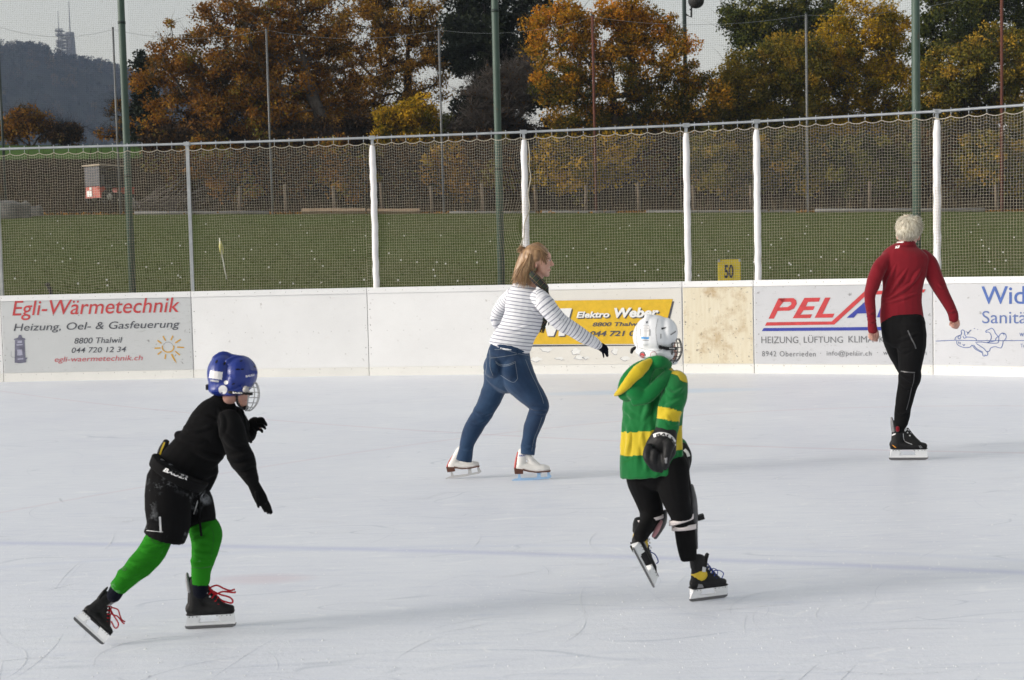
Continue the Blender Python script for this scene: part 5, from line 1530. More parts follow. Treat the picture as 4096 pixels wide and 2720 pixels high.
class Decal:                       # patches laid on a surface as thin geometry
    def __init__(s, tree_, off=0.0012): s.t, s.off = tree_, off
    def put(s, V2, Fs, name, mat, parent):
        P = [cast(s.t, u, v, s.off) for u, v in V2]
        Fs = [f_ for f_ in Fs if all(P[i] is not None for i in f_)]
        used = sorted({i for f_ in Fs for i in f_})
        mp_ = {i: k_ for k_, i in enumerate(used)}
        if not Fs: return None
        return mesh_obj(name, [P[i] for i in used], [tuple(mp_[i] for i in f_) for f_ in Fs], mat, parent, True)
    def poly(s, pts, name, mat, parent, step=1.6):
        P = np.array(pts, float); lo, hi = P.min(0), P.max(0)
        nx_, ny_ = max(2, int((hi[0] - lo[0]) / step)), max(2, int((hi[1] - lo[1]) / step))
        V2 = [(lo[0] + (hi[0] - lo[0]) * i / nx_, lo[1] + (hi[1] - lo[1]) * j / ny_) for j in range(ny_ + 1) for i in range(nx_ + 1)]
        def inside(x, y):
            c = False; j = len(P) - 1
            for i in range(len(P)):
                if (P[i, 1] > y) != (P[j, 1] > y) and x < (P[j, 0] - P[i, 0]) * (y - P[i, 1]) / (P[j, 1] - P[i, 1]) + P[i, 0]: c = not c
                j = i
            return c
        Fs = []
        for j in range(ny_):
            for i in range(nx_):
                x, y = lo[0] + (hi[0] - lo[0]) * (i + .5) / nx_, lo[1] + (hi[1] - lo[1]) * (j + .5) / ny_
                if inside(x, y):
                    a = j * (nx_ + 1) + i
                    Fs.append((a, a + nx_ + 1, a + nx_ + 2, a + 1))
        return s.put(V2, Fs, name, mat, parent)
    def disc(s, x, y, r_, name, mat, parent, ry=None):
        V2, Fs = [(x, y)], []
        for j in (0.5, 1.0):
            V2 += [(x + r_ * j * math.cos(2 * PI * i / 16), y + (ry or r_) * j * math.sin(2 * PI * i / 16)) for i in range(16)]
        for i in range(16):
            k_ = (i + 1) % 16
            Fs += [(0, 1 + k_, 1 + i), (1 + i, 1 + k_, 17 + k_, 17 + i)]
        return s.put(V2, Fs, name, mat, parent)
    def stroke(s, pts, w, name, mat, parent, k=8):
        P = spline(pts, k) if len(pts) > 2 else np.linspace(pts[0], pts[1], 10)
        T = np.gradient(P, axis=0); T /= np.linalg.norm(T, axis=1)[:, None] + 1e-9
        N = np.stack([-T[:, 1], T[:, 0]], 1) * w / 2
        V2 = []
        for p_, n_ in zip(P, N): V2 += [tuple(p_ - n_), tuple(p_), tuple(p_ + n_)]
        Fs = []
        for i in range(len(P) - 1):
            a = 3 * i
            Fs += [(a, a + 1, a + 4, a + 3), (a + 1, a + 2, a + 5, a + 4)]
        return s.put(V2, Fs, name, mat, parent)
    def text(s, txt, path, h, name, mat, parent, shear=0.0, bold=0.02):
        V, Fs = text_geo(txt, shear, bold)
        lo, hi = V.min(0), V.max(0)
        Q = (V - lo) / (hi - lo)
        P = spline(path, 10) if len(path) > 2 else np.linspace(path[0], path[1], 12)
        L = np.concatenate([[0], np.cumsum(np.linalg.norm(np.diff(P, axis=0), axis=1))]); L /= L[-1]
        T = np.gradient(P, axis=0); T /= np.linalg.norm(T, axis=1)[:, None]
        V2 = []
        for q in Q:
            c = np.array([np.interp(q[0], L, P[:, k_]) for k_ in (0, 1)]); t = np.array([np.interp(q[0], L, T[:, k_]) for k_ in (0, 1)])
            n_ = np.array([t[1], -t[0]])
            V2.append(tuple(c + n_ * (q[1] - 0.5) * h))
        return s.put(V2, Fs, name, mat, parent)
def axis_param(V, pts, ra):
    """arc length along the nearest point of a limb axis, and distance over radius"""
    A = np.array([p_[:] for p_ in pts])
    L = np.concatenate([[0], np.cumsum(np.linalg.norm(np.diff(A, axis=0), axis=1))])
    best = np.full(len(V), 1e9); par = np.zeros(len(V))
    for i in range(len(A) - 1):
        d = A[i + 1] - A[i]; l2 = d @ d + 1e-12
        t = np.clip(((V - A[i]) @ d) / l2, 0 if i else -3, 1 if i < len(A) - 2 else 4)
        tc = np.clip(t, 0, 1)
        D = np.linalg.norm(V - (A[i] + tc[:, None] * d), axis=1) / (ra[i] * (1 - tc) + ra[i + 1] * tc)
        m_ = D < best
        best[m_] = D[m_]; par[m_] = L[i] + t[m_] * math.sqrt(l2)
    return par, best
def finger_set(fg, c, specs, ends=True):
    return [fg.tube(c, sp, n=8, k=3) for sp in specs]
# ------------------------------------------------------------------ materials of the skaters
def cloth(name, col, rough=0.9, var=0.10, weave=220.0, b=0.25, sheen=0.25, scale=9):
    m_, nt, bs = new_mat(name)
    v = texco(nt)
    n1 = noise_t(nt, v, scale, 4, 0.6)
    n2 = noise_t(nt, v, weave, 2, 0.6)
    c = ramp(nt, n1, [(0.3, [q * (1 - var) for q in col]), (0.7, [min(1, q * (1 + var)) for q in col])])
    nt.links.new(c, bs.inputs['Base Color'])
    bs.inputs['Roughness'].default_value = rough
    bs.inputs['Sheen Weight'].default_value = sheen
    bs.inputs['Specular IOR Level'].default_value = 0.08
    bump(nt, bs, math_n(nt, 'ADD', math_n(nt, 'MULTIPLY', noise_t(nt, v, 22, 3), 0.8), math_n(nt, 'MULTIPLY', n2, 0.25)), b, 0.006)
    return m_
def skin_mat(name, col):
    m_, nt, bs = new_mat(name)
    v = texco(nt)
    c = ramp(nt, noise_t(nt, v, 25, 4, 0.6), [(0.3, [col[0] * .92, col[1] * .86, col[2] * .84]), (0.7, col)])
    nt.links.new(c, bs.inputs['Base Color'])
    bs.inputs['Roughness'].default_value = 0.5
    bs.inputs['Subsurface Weight'].default_value = 0.08
    bs.inputs['Subsurface Radius'].default_value = (0.01, 0.004, 0.002)
    return m_
M_skin, M_skin2 = skin_mat('fair_skin', (0.56, 0.33, 0.25)), skin_mat('ruddy_skin', (0.52, 0.29, 0.23))
M_lip, M_eyed = simple('lips', (0.40, 0.14, 0.12), 0.4), simple('dark_eye', (0.03, 0.02, 0.02), 0.25)
M_eyew, M_browm = simple('eye_white', (0.62, 0.58, 0.55), 0.3), simple('brow_hair', (0.14, 0.08, 0.045), 0.8)
M_bhood = cloth('black_fleece', (0.006, 0.006, 0.0065), 0.95, sheen=0.02, b=0.4)
M_bpant = cloth('black_trouser_cloth', (0.0065, 0.0065, 0.007), 0.85, sheen=0.02)
M_knit = cloth('black_knit', (0.006, 0.006, 0.0065), 0.95, weave=320, b=0.4, sheen=0.02)
M_navy = cloth('navy_knit', (0.005, 0.006, 0.012), 0.95, weave=320, b=0.4, sheen=0.02)
def snowy(name, col, thr=0.66, amt=0.8, scale=11):
    m_, nt, bs = new_mat(name)
    v = texco(nt)
    n1 = noise_t(nt, v, scale, 5, 0.75)
    n2 = noise_t(nt, v, scale * .45, 2, 0.5)
    k_ = math_n(nt, 'MULTIPLY', math_n(nt, 'MULTIPLY', ramp(nt, n1, [(thr - .07, (0, 0, 0)), (thr + .1, (1, 1, 1))]), ramp(nt, n2, [(0.45, (0, 0, 0)), (0.62, (1, 1, 1))])), amt)
    c = ramp(nt, noise_t(nt, v, 8, 3), [(0.3, [q * .88 for q in col]), (0.7, [q * 1.12 for q in col])])
    c = mix_c(nt, k_, c, (0.62, 0.65, 0.70))
    nt.links.new(c, bs.inputs['Base Color'])
    bs.inputs['Roughness'].default_value = 0.85
    bs.inputs['Specular IOR Level'].default_value = 0.08
    bump(nt, bs, noise_t(nt, v, 24, 4), 0.4, 0.006)
    return m_
M_shorts = snowy('snow_dusted_black_shorts', (0.0065, 0.0065, 0.007), 0.60, 0.6)
M_leggr = snowy('snow_dusted_green_leggings', (0.018, 0.175, 0.010), 0.66, 0.55)
M_lgreen_band = cloth('green_seam', (0.015, 0.12, 0.01))
M_redtop = cloth('dark_red_jersey', (0.165, 0.009, 0.016), 0.85, 0.08, 260, 0.2, 0.15)
M_jgreen, M_jyel = cloth('kelly_green_cloth', (0.005, 0.145, 0.034), 0.85, 0.1), cloth('yellow_cloth', (0.54, 0.40, 0.022), 0.85, 0.1)
M_blkp = simple('black_plastic', (0.009, 0.009, 0.010), 0.55, var=0.2, scale=30, spec=0.25)
M_leather = simple('black_skate_leather', (0.009, 0.009, 0.0095), 0.55, var=0.3, scale=40, bumps=0.15, bscale=90, spec=0.25)
M_holder = simple('white_skate_holder', (0.78, 0.79, 0.80), 0.35, var=0.03, scale=20)
M_steelb = simple('skate_steel', (0.13, 0.13, 0.135), 0.4, 0.3, var=0.12, scale=30)
M_bluest = simple('pale_blue_steel', (0.36, 0.55, 0.78), 0.3, 0.3, var=0.06, scale=20)
M_hblue = simple('blue_helmet_plastic', (0.006, 0.024, 0.205), 0.36, var=0.06, scale=9, coat=0.08)
M_hwhite = simple('white_helmet_plastic', (0.74, 0.755, 0.78), 0.32, var=0.03, scale=9, coat=0.2)
M_sticker, M_wire = simple('white_sticker', (0.75, 0.74, 0.74), 0.5), simple('cage_wire', (0.38, 0.38, 0.38), 0.35, 0.6)
M_wirek = simple('black_cage_wire', (0.03, 0.03, 0.03), 0.4, 0.3)
M_lred, M_lblk, M_lblue = cloth('red_lace', (0.42, 0.008, 0.018)), cloth('black_lace', (0.012, 0.012, 0.012)), cloth('blue_lace', (0.02, 0.05, 0.30))
M_lwhite = cloth('white_lace', (0.68, 0.67, 0.66))
M_grey, M_silver = simple('grey_trim', (0.20, 0.20, 0.21), 0.5), simple('silver_trim', (0.55, 0.55, 0.56), 0.3, 0.5)
M_yelband, M_orange = simple('yellow_skate_band', (0.60, 0.42, 0.02), 0.5), simple('orange_trim', (0.55, 0.22, 0.01), 0.5)
M_wboot = simple('white_skate_leather', (0.72, 0.70, 0.67), 0.38, var=0.05, scale=14, bumps=0.08, bscale=60)
M_brownh, M_redh = simple('brown_heel', (0.10, 0.035, 0.02), 0.4, var=0.2), simple('red_heel_patch', (0.46, 0.07, 0.06), 0.5, var=0.12)
M_guard = simple('grey_shin_guard', (0.07, 0.07, 0.075), 0.4, var=0.3, scale=20)
M_strap, M_pink = cloth('white_strap', (0.68, 0.62, 0.62)), cloth('pink_lining', (0.45, 0.22, 0.24))
M_clear = simple('ear_guard_plastic', (0.40, 0.38, 0.37), 0.2)

# ------------------------------------------------------------------ skates
def frame(h, t, up):
    x = (t - h); L = x.length; x.normalize()
    z = (up - x * up.dot(x)).normalized()
    y = z.cross(x)
    M = Matrix((x, y, z)).transposed().to_4x4()
    M.translation = h
    return M, L
def xf(M, L, geo):
    V, Fs = geo
    return [M @ (Vector(v) * L) for v in V], Fs
def lt(pts, ra, rb, n=16):           # tube in skate space, ra across, rb along the profile
    return tube_geo(pts, ra, rb, n=n, side=(0, 1, 0), round_ends=True)
def hockey_skate(person, h, t, up, boot_m, lace_m, band=None, tongue_m=None, guard_m=None, bows=True, text=None, accents=()):
    M, L = frame(h, t, up)
    boot = fuse([xf(M, L, g) for g in (
        lt([(.10, 0, .43), (.25, 0, .42), (.45, 0, .41), (.65, 0, .40), (.80, 0, .395), (.91, 0, .385)], [.10, .125, .125, .14, .135, .095], [.13, .125, .115, .105, .10, .085]),
        lt([(.20, 0, .40), (.205, 0, .60), (.24, 0, .78), (.26, 0, .99)], [.13, .12, .13, .13], [.16, .155, .175, .19]),
        lt([(.37, 0, .80), (.51, 0, .61), (.73, 0, .45)], [.095, .095, .11], [.11, .13, .10]))], 0.0052, 5)
    bo = mesh_obj('boot', boot[0], boot[1], boot_m, person, True)
    tr = bvh(*boot)
    gd = fuse([xf(M, L, lt([(.115, 0, .80), (.08, 0, 1.02), (.065, 0, 1.15)], [.115, .105, .075], [.060, .048, .026]))], 0.004, 3)
    mesh_obj('tendon_guard', gd[0], gd[1], guard_m or boot_m, bo, True)
    tg = fuse([xf(M, L, lt([(.40, 0, .80), (.44, 0, .98), (.50, 0, 1.10)], [.105, .105, .085], [.045, .034, .022]))], 0.004, 3)
    mesh_obj('tongue', tg[0], tg[1], tongue_m or boot_m, bo, True)
    # outsole, holder and steel
    mb = MB()
    so = [(.02, .315), (.10, .296), (.45, .296), (.93, .296), (.99, .33), (.96, .35), (.05, .35)]
    mb.add(*xf(M, L, MB_geo(so, .20)))
    so_o = mb.build('outsole', M_blkp, bo, True)
    mb = MB()
    def taper(poly_top, poly_bot, w0, w1):
        n = len(poly_top)
        V = [(p_[0], s_ * w0, p_[1]) for s_ in (-1, 1) for p_ in poly_top] + [(p_[0], s_ * w1, p_[1]) for s_ in (-1, 1) for p_ in poly_bot]
        return V
    def pillar(xt0, xt1, xb0, xb1, zt, zb, wt, wb):
        V = [(xt0, -wt, zt), (xt1, -wt, zt), (xt1, wt, zt), (xt0, wt, zt), (xb0, -wb, zb), (xb1, -wb, zb), (xb1, wb, zb), (xb0, wb, zb)]
        return V, [(0, 3, 2, 1), (4, 5, 6, 7), (0, 1, 5, 4), (1, 2, 6, 5), (2, 3, 7, 6), (3, 0, 4, 7)]
    mb.add(*xf(M, L, pillar(.05, .31, .02, .24, .296, .13, .095, .028)))
    mb.add(*xf(M, L, pillar(.64, .97, .74, .995, .296, .13, .10, .028)))
    mb.add(*xf(M, L, pillar(.02, .995, .00, 1.0, .132, .072, .026, .018)))
    mb.add(*xf(M, L, pillar(.23, .31, .23, .27, .20, .125, .03, .026)))
    mb.add(*xf(M, L, pillar(.66, .75, .70, .75, .20, .125, .03, .026)))
    hd = mb.build('blade_holder', M_holder, bo)
    mb = MB()
    bl = [(-.02, .07), (.0, .02), (.06, .003), (.3, -.002), (.7, -.002), (.93, .004), (1.0, .03), (1.02, .09), (.5, .075)]
    mb.add(*xf(M, L, MB_geo(bl, .020)))
    mb.build('steel_blade', M_steelb, bo)
    mb = MB()
    for x in (.09, .16, .24, .64, .74, .84, .91):
        mb.add(*xf(M, L, ell_geo((x, -.088, .272), (.011, .012, .011), 6, 4)))
        mb.add(*xf(M, L, ell_geo((x, .088, .272), (.011, .012, .011), 6, 4)))
    mb.build('rivets', M_blkp, hd)
    # laces over the instep
    mb = MB()
    st = [(.46, .86), (.52, .78), (.58, .70), (.64, .63), (.70, .565), (.755, .515)]
    for i in range(len(st)):
        x, z = st[i]
        w_ = .095
        if i < len(st) - 1:
            x2, z2 = st[i + 1]
            for s_ in (-1, 1): mb.add(*xf(M, L, tube_geo([(x - .03, s_ * w_, z - .06), (x + .03, s_ * w_ * .3, z + .005), (x2 + .03, -s_ * w_ * .3, z2 + .005), (x2 - .02, -s_ * w_, z2 - .06)], .014, n=5)))
    if bows:
        for pts in ([(.50, -.05, .84), (.66, -.10, .90), (.80, -.11, .83), (.92, -.10, .78), (1.02, -.10, .80)], [(.50, -.05, .82), (.62, -.09, .72), (.78, -.12, .77), (1.0, -.12, .74), (1.03, -.12, .76)],
                    [(.52, .0, .80), (.70, -.10, .72), (.90, -.14, .66), (.97, -.12, .58), (.93, -.10, .52), (.75, -.09, .58)]):
            mb.add(*xf(M, L, tube_geo(spline(pts, 5), .019, n=5)))
    mb.build('laces', lace_m, bo, True)
    mb = MB()
    for (x, z) in ((.43, .84), (.46, .76), (.52, .68)):
        for s_ in (-1, 1): mb.add(*xf(M, L, ell_geo((x, s_ * .118, z), (.022, .014, .022), 8, 5)))
    mb.build('eyelets', M_silver, bo, True)
    return bo, tr, M, L
def MB_geo(poly, depth):
    n = len(poly)
    V = [(p_[0], -depth / 2, p_[1]) for p_ in poly] + [(p_[0], depth / 2, p_[1]) for p_ in poly]
    Fs = [tuple(range(n)), tuple(reversed(range(n, 2 * n)))] + [(i, i + n, (i + 1) % n + n, (i + 1) % n) for i in range(n)]
    return V, Fs
def figure_skate(person, h, t, up, blade_m, lean=0.0):
    """h, t: heel end and toe end of the blade"""
    M, L = frame(h, t, up)
    boot = fuse([xf(M, L, g) for g in (
        lt([(.17, 0, .345), (.32, 0, .35), (.50, 0, .31), (.68, 0, .295), (.82, 0, .29), (.90, 0, .285)], [.075, .09, .095, .11, .105, .075], [.10, .12, .12, .115, .105, .085]),
        lt([(.235, 0, .36), (.245 + .14 * lean, 0, .50), (.27 + .28 * lean, 0, .64), (.30 + .38 * lean, 0, .74)], [.09, .085, .09, .09], [.13, .12, .125, .13]),
        lt([(.40 + .2 * lean, 0, .64 - .1 * lean), (.52, 0, .47 - .05 * lean), (.72, 0, .32)], [.06, .07, .08], [.07, .10, .07]))], 0.005, 5)
    bo = mesh_obj('boot', boot[0], boot[1], M_wboot, person, True)
    tr = bvh(*boot)
    mb = MB()
    mb.add(*xf(M, L, MB_geo([(.075, .175), (.285, .175), (.29, .29), (.06, .32)], .15)))
    ho = mb.build('heel_block', M_brownh, bo)
    mb = MB()
    mb.add(*xf(M, L, MB_geo([(.27, .275), (.42, .225), (.60, .198), (.96, .205), (.985, .235), (.6, .225), (.4, .262), (.28, .31)], .20)))
    mb.build('outsole', M_brownh, bo)
    k_ = 3 if lean else 4
    red = fuse([xf(M, L, lt([(.088, 0, .33), (.10 + .09 * lean, 0, .45), (.135 + .24 * lean, 0, .60), (.17 + .36 * lean, 0, .72)][:k_], [.055, .05, .045, .05][:k_], [.028, .026, .022, .022][:k_]))], 0.004, 3)
    mesh_obj('heel_patch', red[0], red[1], M_redh, bo, True)
    mb = MB()
    mb.add(*xf(M, L, MB_geo([(-.01, .015), (.02, .0), (.5, -.003), (.93, .022), (1.0, .06), (1.005, .10), (.95, .12), (.90, .075), (.6, .062), (.25, .062), (.08, .05)], .018)))
    mb.add(*xf(M, L, MB_geo([(.15, .055), (.24, .055), (.205, .17), (.165, .17)], .022)))
    mb.add(*xf(M, L, MB_geo([(.63, .06), (.74, .062), (.72, .19), (.655, .19)], .022)))
    mb.add(*xf(M, L, MB_geo([(.90, .075), (.99, .10), (.95, .20), (.90, .20)], .022)))
    for x in (.185, .69): mb.add(*xf(M, L, MB_geo([(x - .06, .168), (x + .06, .168), (x + .06, .18), (x - .06, .18)], .12)))
    mb.build('blade', blade_m, bo)
    mb = MB()
    st = [(.43, .665), (.475, .60), (.53, .53), (.585, .47), (.64, .42), (.70, .38)][(2 if lean else 0):]
    for i in range(len(st) - 1):
        (x, z), (x2, z2) = st[i], st[i + 1]
        for s_ in (-1, 1): mb.add(*xf(M, L, tube_geo([(x - .03, s_ * .07, z - .03), (x + .02, s_ * .02, z + .01), (x2 + .02, -s_ * .02, z2 + .01), (x2 - .02, -s_ * .07, z2 - .03)], .010, n=5)))
    for pts in () if lean else ([(.44, -.02, .67), (.52, -.09, .66), (.55, -.10, .60), (.49, -.09, .58)], [(.44, -.02, .67), (.50, -.08, .58), (.50, -.10, .50)]):
        mb.add(*xf(M, L, tube_geo(spline(pts, 5), .009, n=5)))
    mb.build('laces', M_lwhite, bo, True)
    return bo, tr, M, L
EZ = Vector((0, 0, 1))
def person(label, base):
    return empty('person', (base.x, base.y, 0), label, 'person', None)
def clothe(name, geos, mat, par, vox=0.006, it=6, wr=None, label=None, folds=None):
    V, Fs = fuse(geos, vox, it)
    if folds: V = creases(V, Fs, *folds)
    if wr: V = wrinkle(V, Fs, **wr)
    o = mesh_obj(name, V, Fs, mat, par, True)
    if label: o['label'] = label
    return o, V, Fs
# ================================================================== boy in black, blue helmet
def boy_black():
    base = ground(*cB(1300, 1272))
    fg = Fig(base.y)
    pe = person('child in blue caged helmet, black hoodie, black shorts and bright green leggings', base)
    T_torso = [(1075, 1215, 250, 0), (1120, 1135, 240, 0), (1180, 1050, 224, 0), (1255, 950, 220, 0), (1320, 840, 216, 0), (1370, 745, 205, 0), (1402, 665, 180, 0), (1440, 600, 130, 0)]
    T_hips = [(1070, 1245, 245, 0), (1020, 1330, 246, 0), (985, 1430, 225, 0)]
    T_armn = [(1490, 740, 100, -.05), (1520, 830, 108, -.08), (1548, 930, 104, -.09), (1585, 1040, 108, -.095), (1628, 1120, 102, -.10), (1662, 1210, 80, -.10), (1698, 1290, 60, -.10)]
    T_armf = [(1520, 700, 90, .08), (1590, 770, 72, .14), (1635, 850, 55, .19), (1665, 900, 44, .20), (1690, 860, 44, .18)]
    N0 = [(880, 440, 120, -.10), (815, 555, 118, -.12), (715, 675, 110, -.15), (612, 775, 98, -.18), (525, 865, 84, -.2), (492, 905, 76, -.2)]
    F0 = [(1200, 150, 125, .10), (1235, 300, 122, .08), (1283, 395, 142, .05), (1287, 505, 126, .03), (1266, 620, 108, .01), (1248, 700, 98, .0), (1240, 790, 84, 0), (1238, 872, 76, 0)]
    N0 = [(a, b, c * 1.03, d) for a, b, c, d in N0]; F0 = [(a, b, c * 1.0, d) for a, b, c, d in F0]
    neck = [(1440, 600, 70), (1500, 540, 62), (1540, 480, 60)]
    # hands
    handn = [[(1700, 1290, 52, -.1, .55), (1740, 1370, 58, -.1, .5), (1775, 1440, 62, -.1, .4), (1795, 1480, 56, -.1, .4)],
             [(1735, 1390, 18, -.125), (1742, 1450, 17, -.13), (1750, 1490, 16, -.13), (1757, 1522, 12, -.13)],
             [(1775, 1470, 17, -.10), (1798, 1520, 17, -.10), (1816, 1560, 12, -.10)], [(1795, 1472, 17, -.09), (1822, 1530, 17, -.09), (1842, 1574, 12, -.085)],
             [(1812, 1465, 17, -.08), (1842, 1525, 17, -.075), (1862, 1578, 12, -.07)], [(1822, 1450, 16, -.08), (1852, 1505, 15, -.07), (1876, 1570, 11, -.065)]]
    handf = [[(1675, 875, 42, .19, .7), (1690, 820, 60, .19, .6), (1725, 775, 68, .19, .5), (1745, 765, 58, .19, .5)],
             [(1740, 735, 18, .17), (1785, 728, 18, .16), (1806, 745, 14, .16)], [(1755, 760, 19, .17), (1805, 758, 18, .16), (1827, 785, 13, .155)],
             [(1760, 790, 18, .18), (1798, 796, 18, .17), (1815, 815, 13, .165)], [(1745, 815, 17, .19), (1780, 828, 16, .185), (1790, 848, 12, .18)],
             [(1700, 820, 18, .16), (1722, 845, 17, .15), (1735, 856, 13, .15)]]
    g = [fg.tube(cA, T_torso, .55, scale=.8), fg.tube(cA, T_hips, .6, scale=.62), fg.tube(cA, T_armn, .95, scale=.7), fg.tube(cA, T_armf, .95, scale=.7), fg.tube(cA, neck), fg.tube(cB, N0, .95, scale=.8), fg.tube(cB, F0, .95, scale=.8),
         fg.tube(cB, [(960, -20, 130, -.06), (930, 200, 130, -.09), (880, 440, 105, -.10)]), fg.tube(cB, [(1080, 0, 120, .08), (1200, 160, 110, .1)]),
         fg.ell(cA, 1530, 370, 125, 140, .0, .07), fg.ell(cA, 1615, 505, 58, 100, .02, .045), fg.ell(cA, 1625, 590, 36, 36, .02, .035), fg.ell(cA, 1668, 505, 18, 24, .02, .02)]
    for hnd in (handn, handf): g += [fg.tube(cA, r_, .9, n=10, k=3, scale=.85) for r_ in hnd]
    body, Vb, Fb = clothe('body', g, M_skin2, pe, .005, 4)
    db = Decal(bvh(Vb, Fb), .001)
    db.stroke([cA(1650, 470), cA(1668, 468), cA(1682, 474)], 3.0, 'eye', M_eyed, pe)
    db.stroke([cA(1645, 452), cA(1670, 446)], 2.5, 'eyebrow', M_browm, pe)
    db.stroke([cA(1635, 565), cA(1655, 560)], 2.5, 'mouth', M_lip, pe)
    # garments
    leg, V, Fs = clothe('leggings', [fg.tube(cB, N0, .95, ends=(True, False)), fg.tube(cB, F0, .95, ends=(True, False)), fg.tube(cB, [(950, 150, 160, -.06), (880, 440, 118, -.10)])], M_leggr, pe, .005, 5,
                        dict(amp=.010, scale=16, axis=(.5, .2, 1), stretch=.35, seed=3), folds=(fg, cB, [[(1160, 470, 10), (1260, 460, 20), (1400, 520, 10)], [(1165, 560, 8), (1260, 600, 16), (1390, 600, 8)], [(1160, 690, 8), (1250, 700, 14), (1345, 690, 8)], [(1140, 380, 10), (1230, 400, 18), (1330, 330, 8)], [(690, 540, 10), (780, 560, 18), (900, 500, 10)], [(600, 660, 8), (700, 690, 16), (830, 640, 8)], [(520, 780, 8), (600, 800, 14), (720, 760, 8)], [(740, 480, 10), (830, 500, 16), (960, 480, 10)]]))
    dl = Decal(bvh(V, Fs))
    dl.disc(*cB(552, 728), 9, 'knee_print', M_lgreen_band, leg); dl.disc(*cB(552, 728), 5, 'knee_print', M_leggr, leg)
    dl.stroke([cB(775, 430), cB(830, 500), cB(900, 490), cB(985, 455)], 3.5, 'seam', M_lgreen_band, leg)
    dl.stroke([cB(1310, 330), cB(1355, 420), cB(1345, 540), cB(1330, 640)], 3, 'seam', M_lgreen_band, leg)
    dl.stroke([cB(1155, 715), cB(1240, 722), cB(1345, 705)], 3, 'seam', M_lgreen_band, leg)
    sh, V, Fs = clothe('shorts', [fg.tube(cA, T_hips, .62), fg.tube(cB, [(975, -90, 218, -.03), (955, 60, 215, -.07), (948, 200, 200, -.10), (950, 330, 194, -.10), (914, 450, 188, -.10, 1)], .72, ends=(True, False)),
                                  fg.tube(cB, [(1110, -30, 165, .07), (1170, 90, 156, .07), (1212, 200, 146, .05), (1243, 322, 126, .03)], .9, ends=(True, False))], M_shorts, pe, .0055, 4,
                       dict(amp=.008, scale=12, axis=(.1, .1, 1), stretch=.3, seed=8))
    ds = Decal(bvh(V, Fs))
    ds.stroke([cB(872, 262), cB(876, 330), cB(880, 402)], 8, 'piping', M_silver, sh)
    ds.stroke([cB(752, 384), cB(820, 392), cB(900, 398)], 2.2, 'piping', M_silver, sh)
    ds.stroke([cB(1215, 110), cB(1195, 180), cB(1175, 240)], 4, 'piping', M_silver, sh)
    bt, V, Fs = clothe('padded_belt', [fg.tube(cA, [(1010, 1262, 268, -.035), (1060, 1176, 286, -.035)], .72, ends=False, n=40)], M_bpant, pe, .005, 6)
    dbt = Decal(bvh(V, Fs))
    dbt.text('BAUER', [cA(905, 1180), cA(1010, 1222), cA(1122, 1262)], 17, 'lettering', M_sticker, bt, .25, .04)
    dbt.stroke([cA(880, 1090), cA(940, 1108), cA(1005, 1138)], 4, 'small_print', M_silver, bt)
    pad, V, Fs = clothe('back_pad', [fg.tube(cA, [(862, 1100, 34, .0), (895, 1010, 40, .0), (935, 925, 30, .0)], .45)], M_blkp, pe, .004, 3)
    dp = Decal(bvh(V, Fs))
    dp.stroke([cA(866, 1075), cA(885, 1010), cA(915, 940)], 7, 'yellow_stripe', M_yelband, pad)
    dp.stroke([cA(940, 1010), cA(955, 950), cA(960, 925)], 6, 'yellow_stripe', M_yelband, pad)
    folds = [r_ for r_ in ([(1035, 880, 22, -.06), (1150, 920, 20, -.12), (1290, 930, 12, -.13)], [(1080, 800, 20, -.06), (1200, 830, 18, -.12), (1330, 800, 12, -.13)], [(1180, 700, 14, -.07), (1300, 720, 16, -.11), (1400, 760, 12, -.12)],
             [(1180, 1230, 18, -.14), (1290, 1240, 22, -.13), (1390, 1200, 16, -.10)], [(1440, 860, 12), (1520, 960, 22), (1640, 980, 14)], [(1480, 1080, 12), (1580, 1080, 24), (1700, 1040, 12)], [(1520, 1160, 12), (1620, 1160, 22), (1730, 1130, 12)], [(1580, 1220, 10), (1660, 1225, 16), (1740, 1190, 10)], [(1400, 640, 10), (1440, 760, 18), (1420, 900, 12)], [(1180, 1010, 14), (1300, 1060, 24), (1440, 1080, 14)])]
    bell = fg.tube(cA, [(1245, 1110, 150, .02), (1300, 1215, 100, .03), (1275, 1335, 60, .03)], .8)
    hood, V, Fs = clothe('hoodie', [fg.tube(cA, T_torso, .58, ends=(False, True)), fg.tube(cA, T_armn, .95), fg.tube(cA, T_armf, .95), bell, fg.tube(cA, [(1040, 870, 40, -.01), (1150, 960, 80, .0)], .8)], M_bhood, pe, .0055, 5,
                         dict(amp=.010, scale=11, axis=(.6, .3, .8), stretch=.35, seed=12), folds=(fg, cA, folds))
    mb = MB()
    mb.tube(spline([fg.P(cB, 1222, 80, -.02), fg.P(cB, 1225, 200, -.02), fg.P(cB, 1232, 320, -.03), fg.P(cB, 1245, 435, -.04)], 5), fg.m(cB, 11), n=7)
    mb.build('drawstring', M_bhood, pe, True)
    mb = MB().tube(spline([fg.P(cA, 1600, 620, .02), fg.P(cA, 1630, 720, .04), fg.P(cA, 1650, 820, .08), fg.P(cA, 1690, 940, .12)], 5), fg.m(cA, 13), n=7)
    mb.build('neck_strap', M_bhood, pe, True)
    for hnd, nm, lab in ((handn, 'glove', None), (handf, 'glove', None)):
        clothe(nm, [fg.tube(cA, r_, .95, n=10, k=3) for r_ in hnd], M_knit, pe, .0035, 2)
    for rws in ([(505, 885, 70, -.2), (462, 965, 66, -.2)], [(1238, 850, 72, 0), (1236, 930, 70, 0)]): mesh_obj('sock', *fg.tube(cB, rws, 1.0), M_navy, pe, True)
    # skates
    h, t = ground(*cB(1105, 1272)), ground(*cB(1552, 1248))
    hockey_skate(pe, h, t, EZ + RGT * -.02, M_leather, M_lred, guard_m=M_grey)
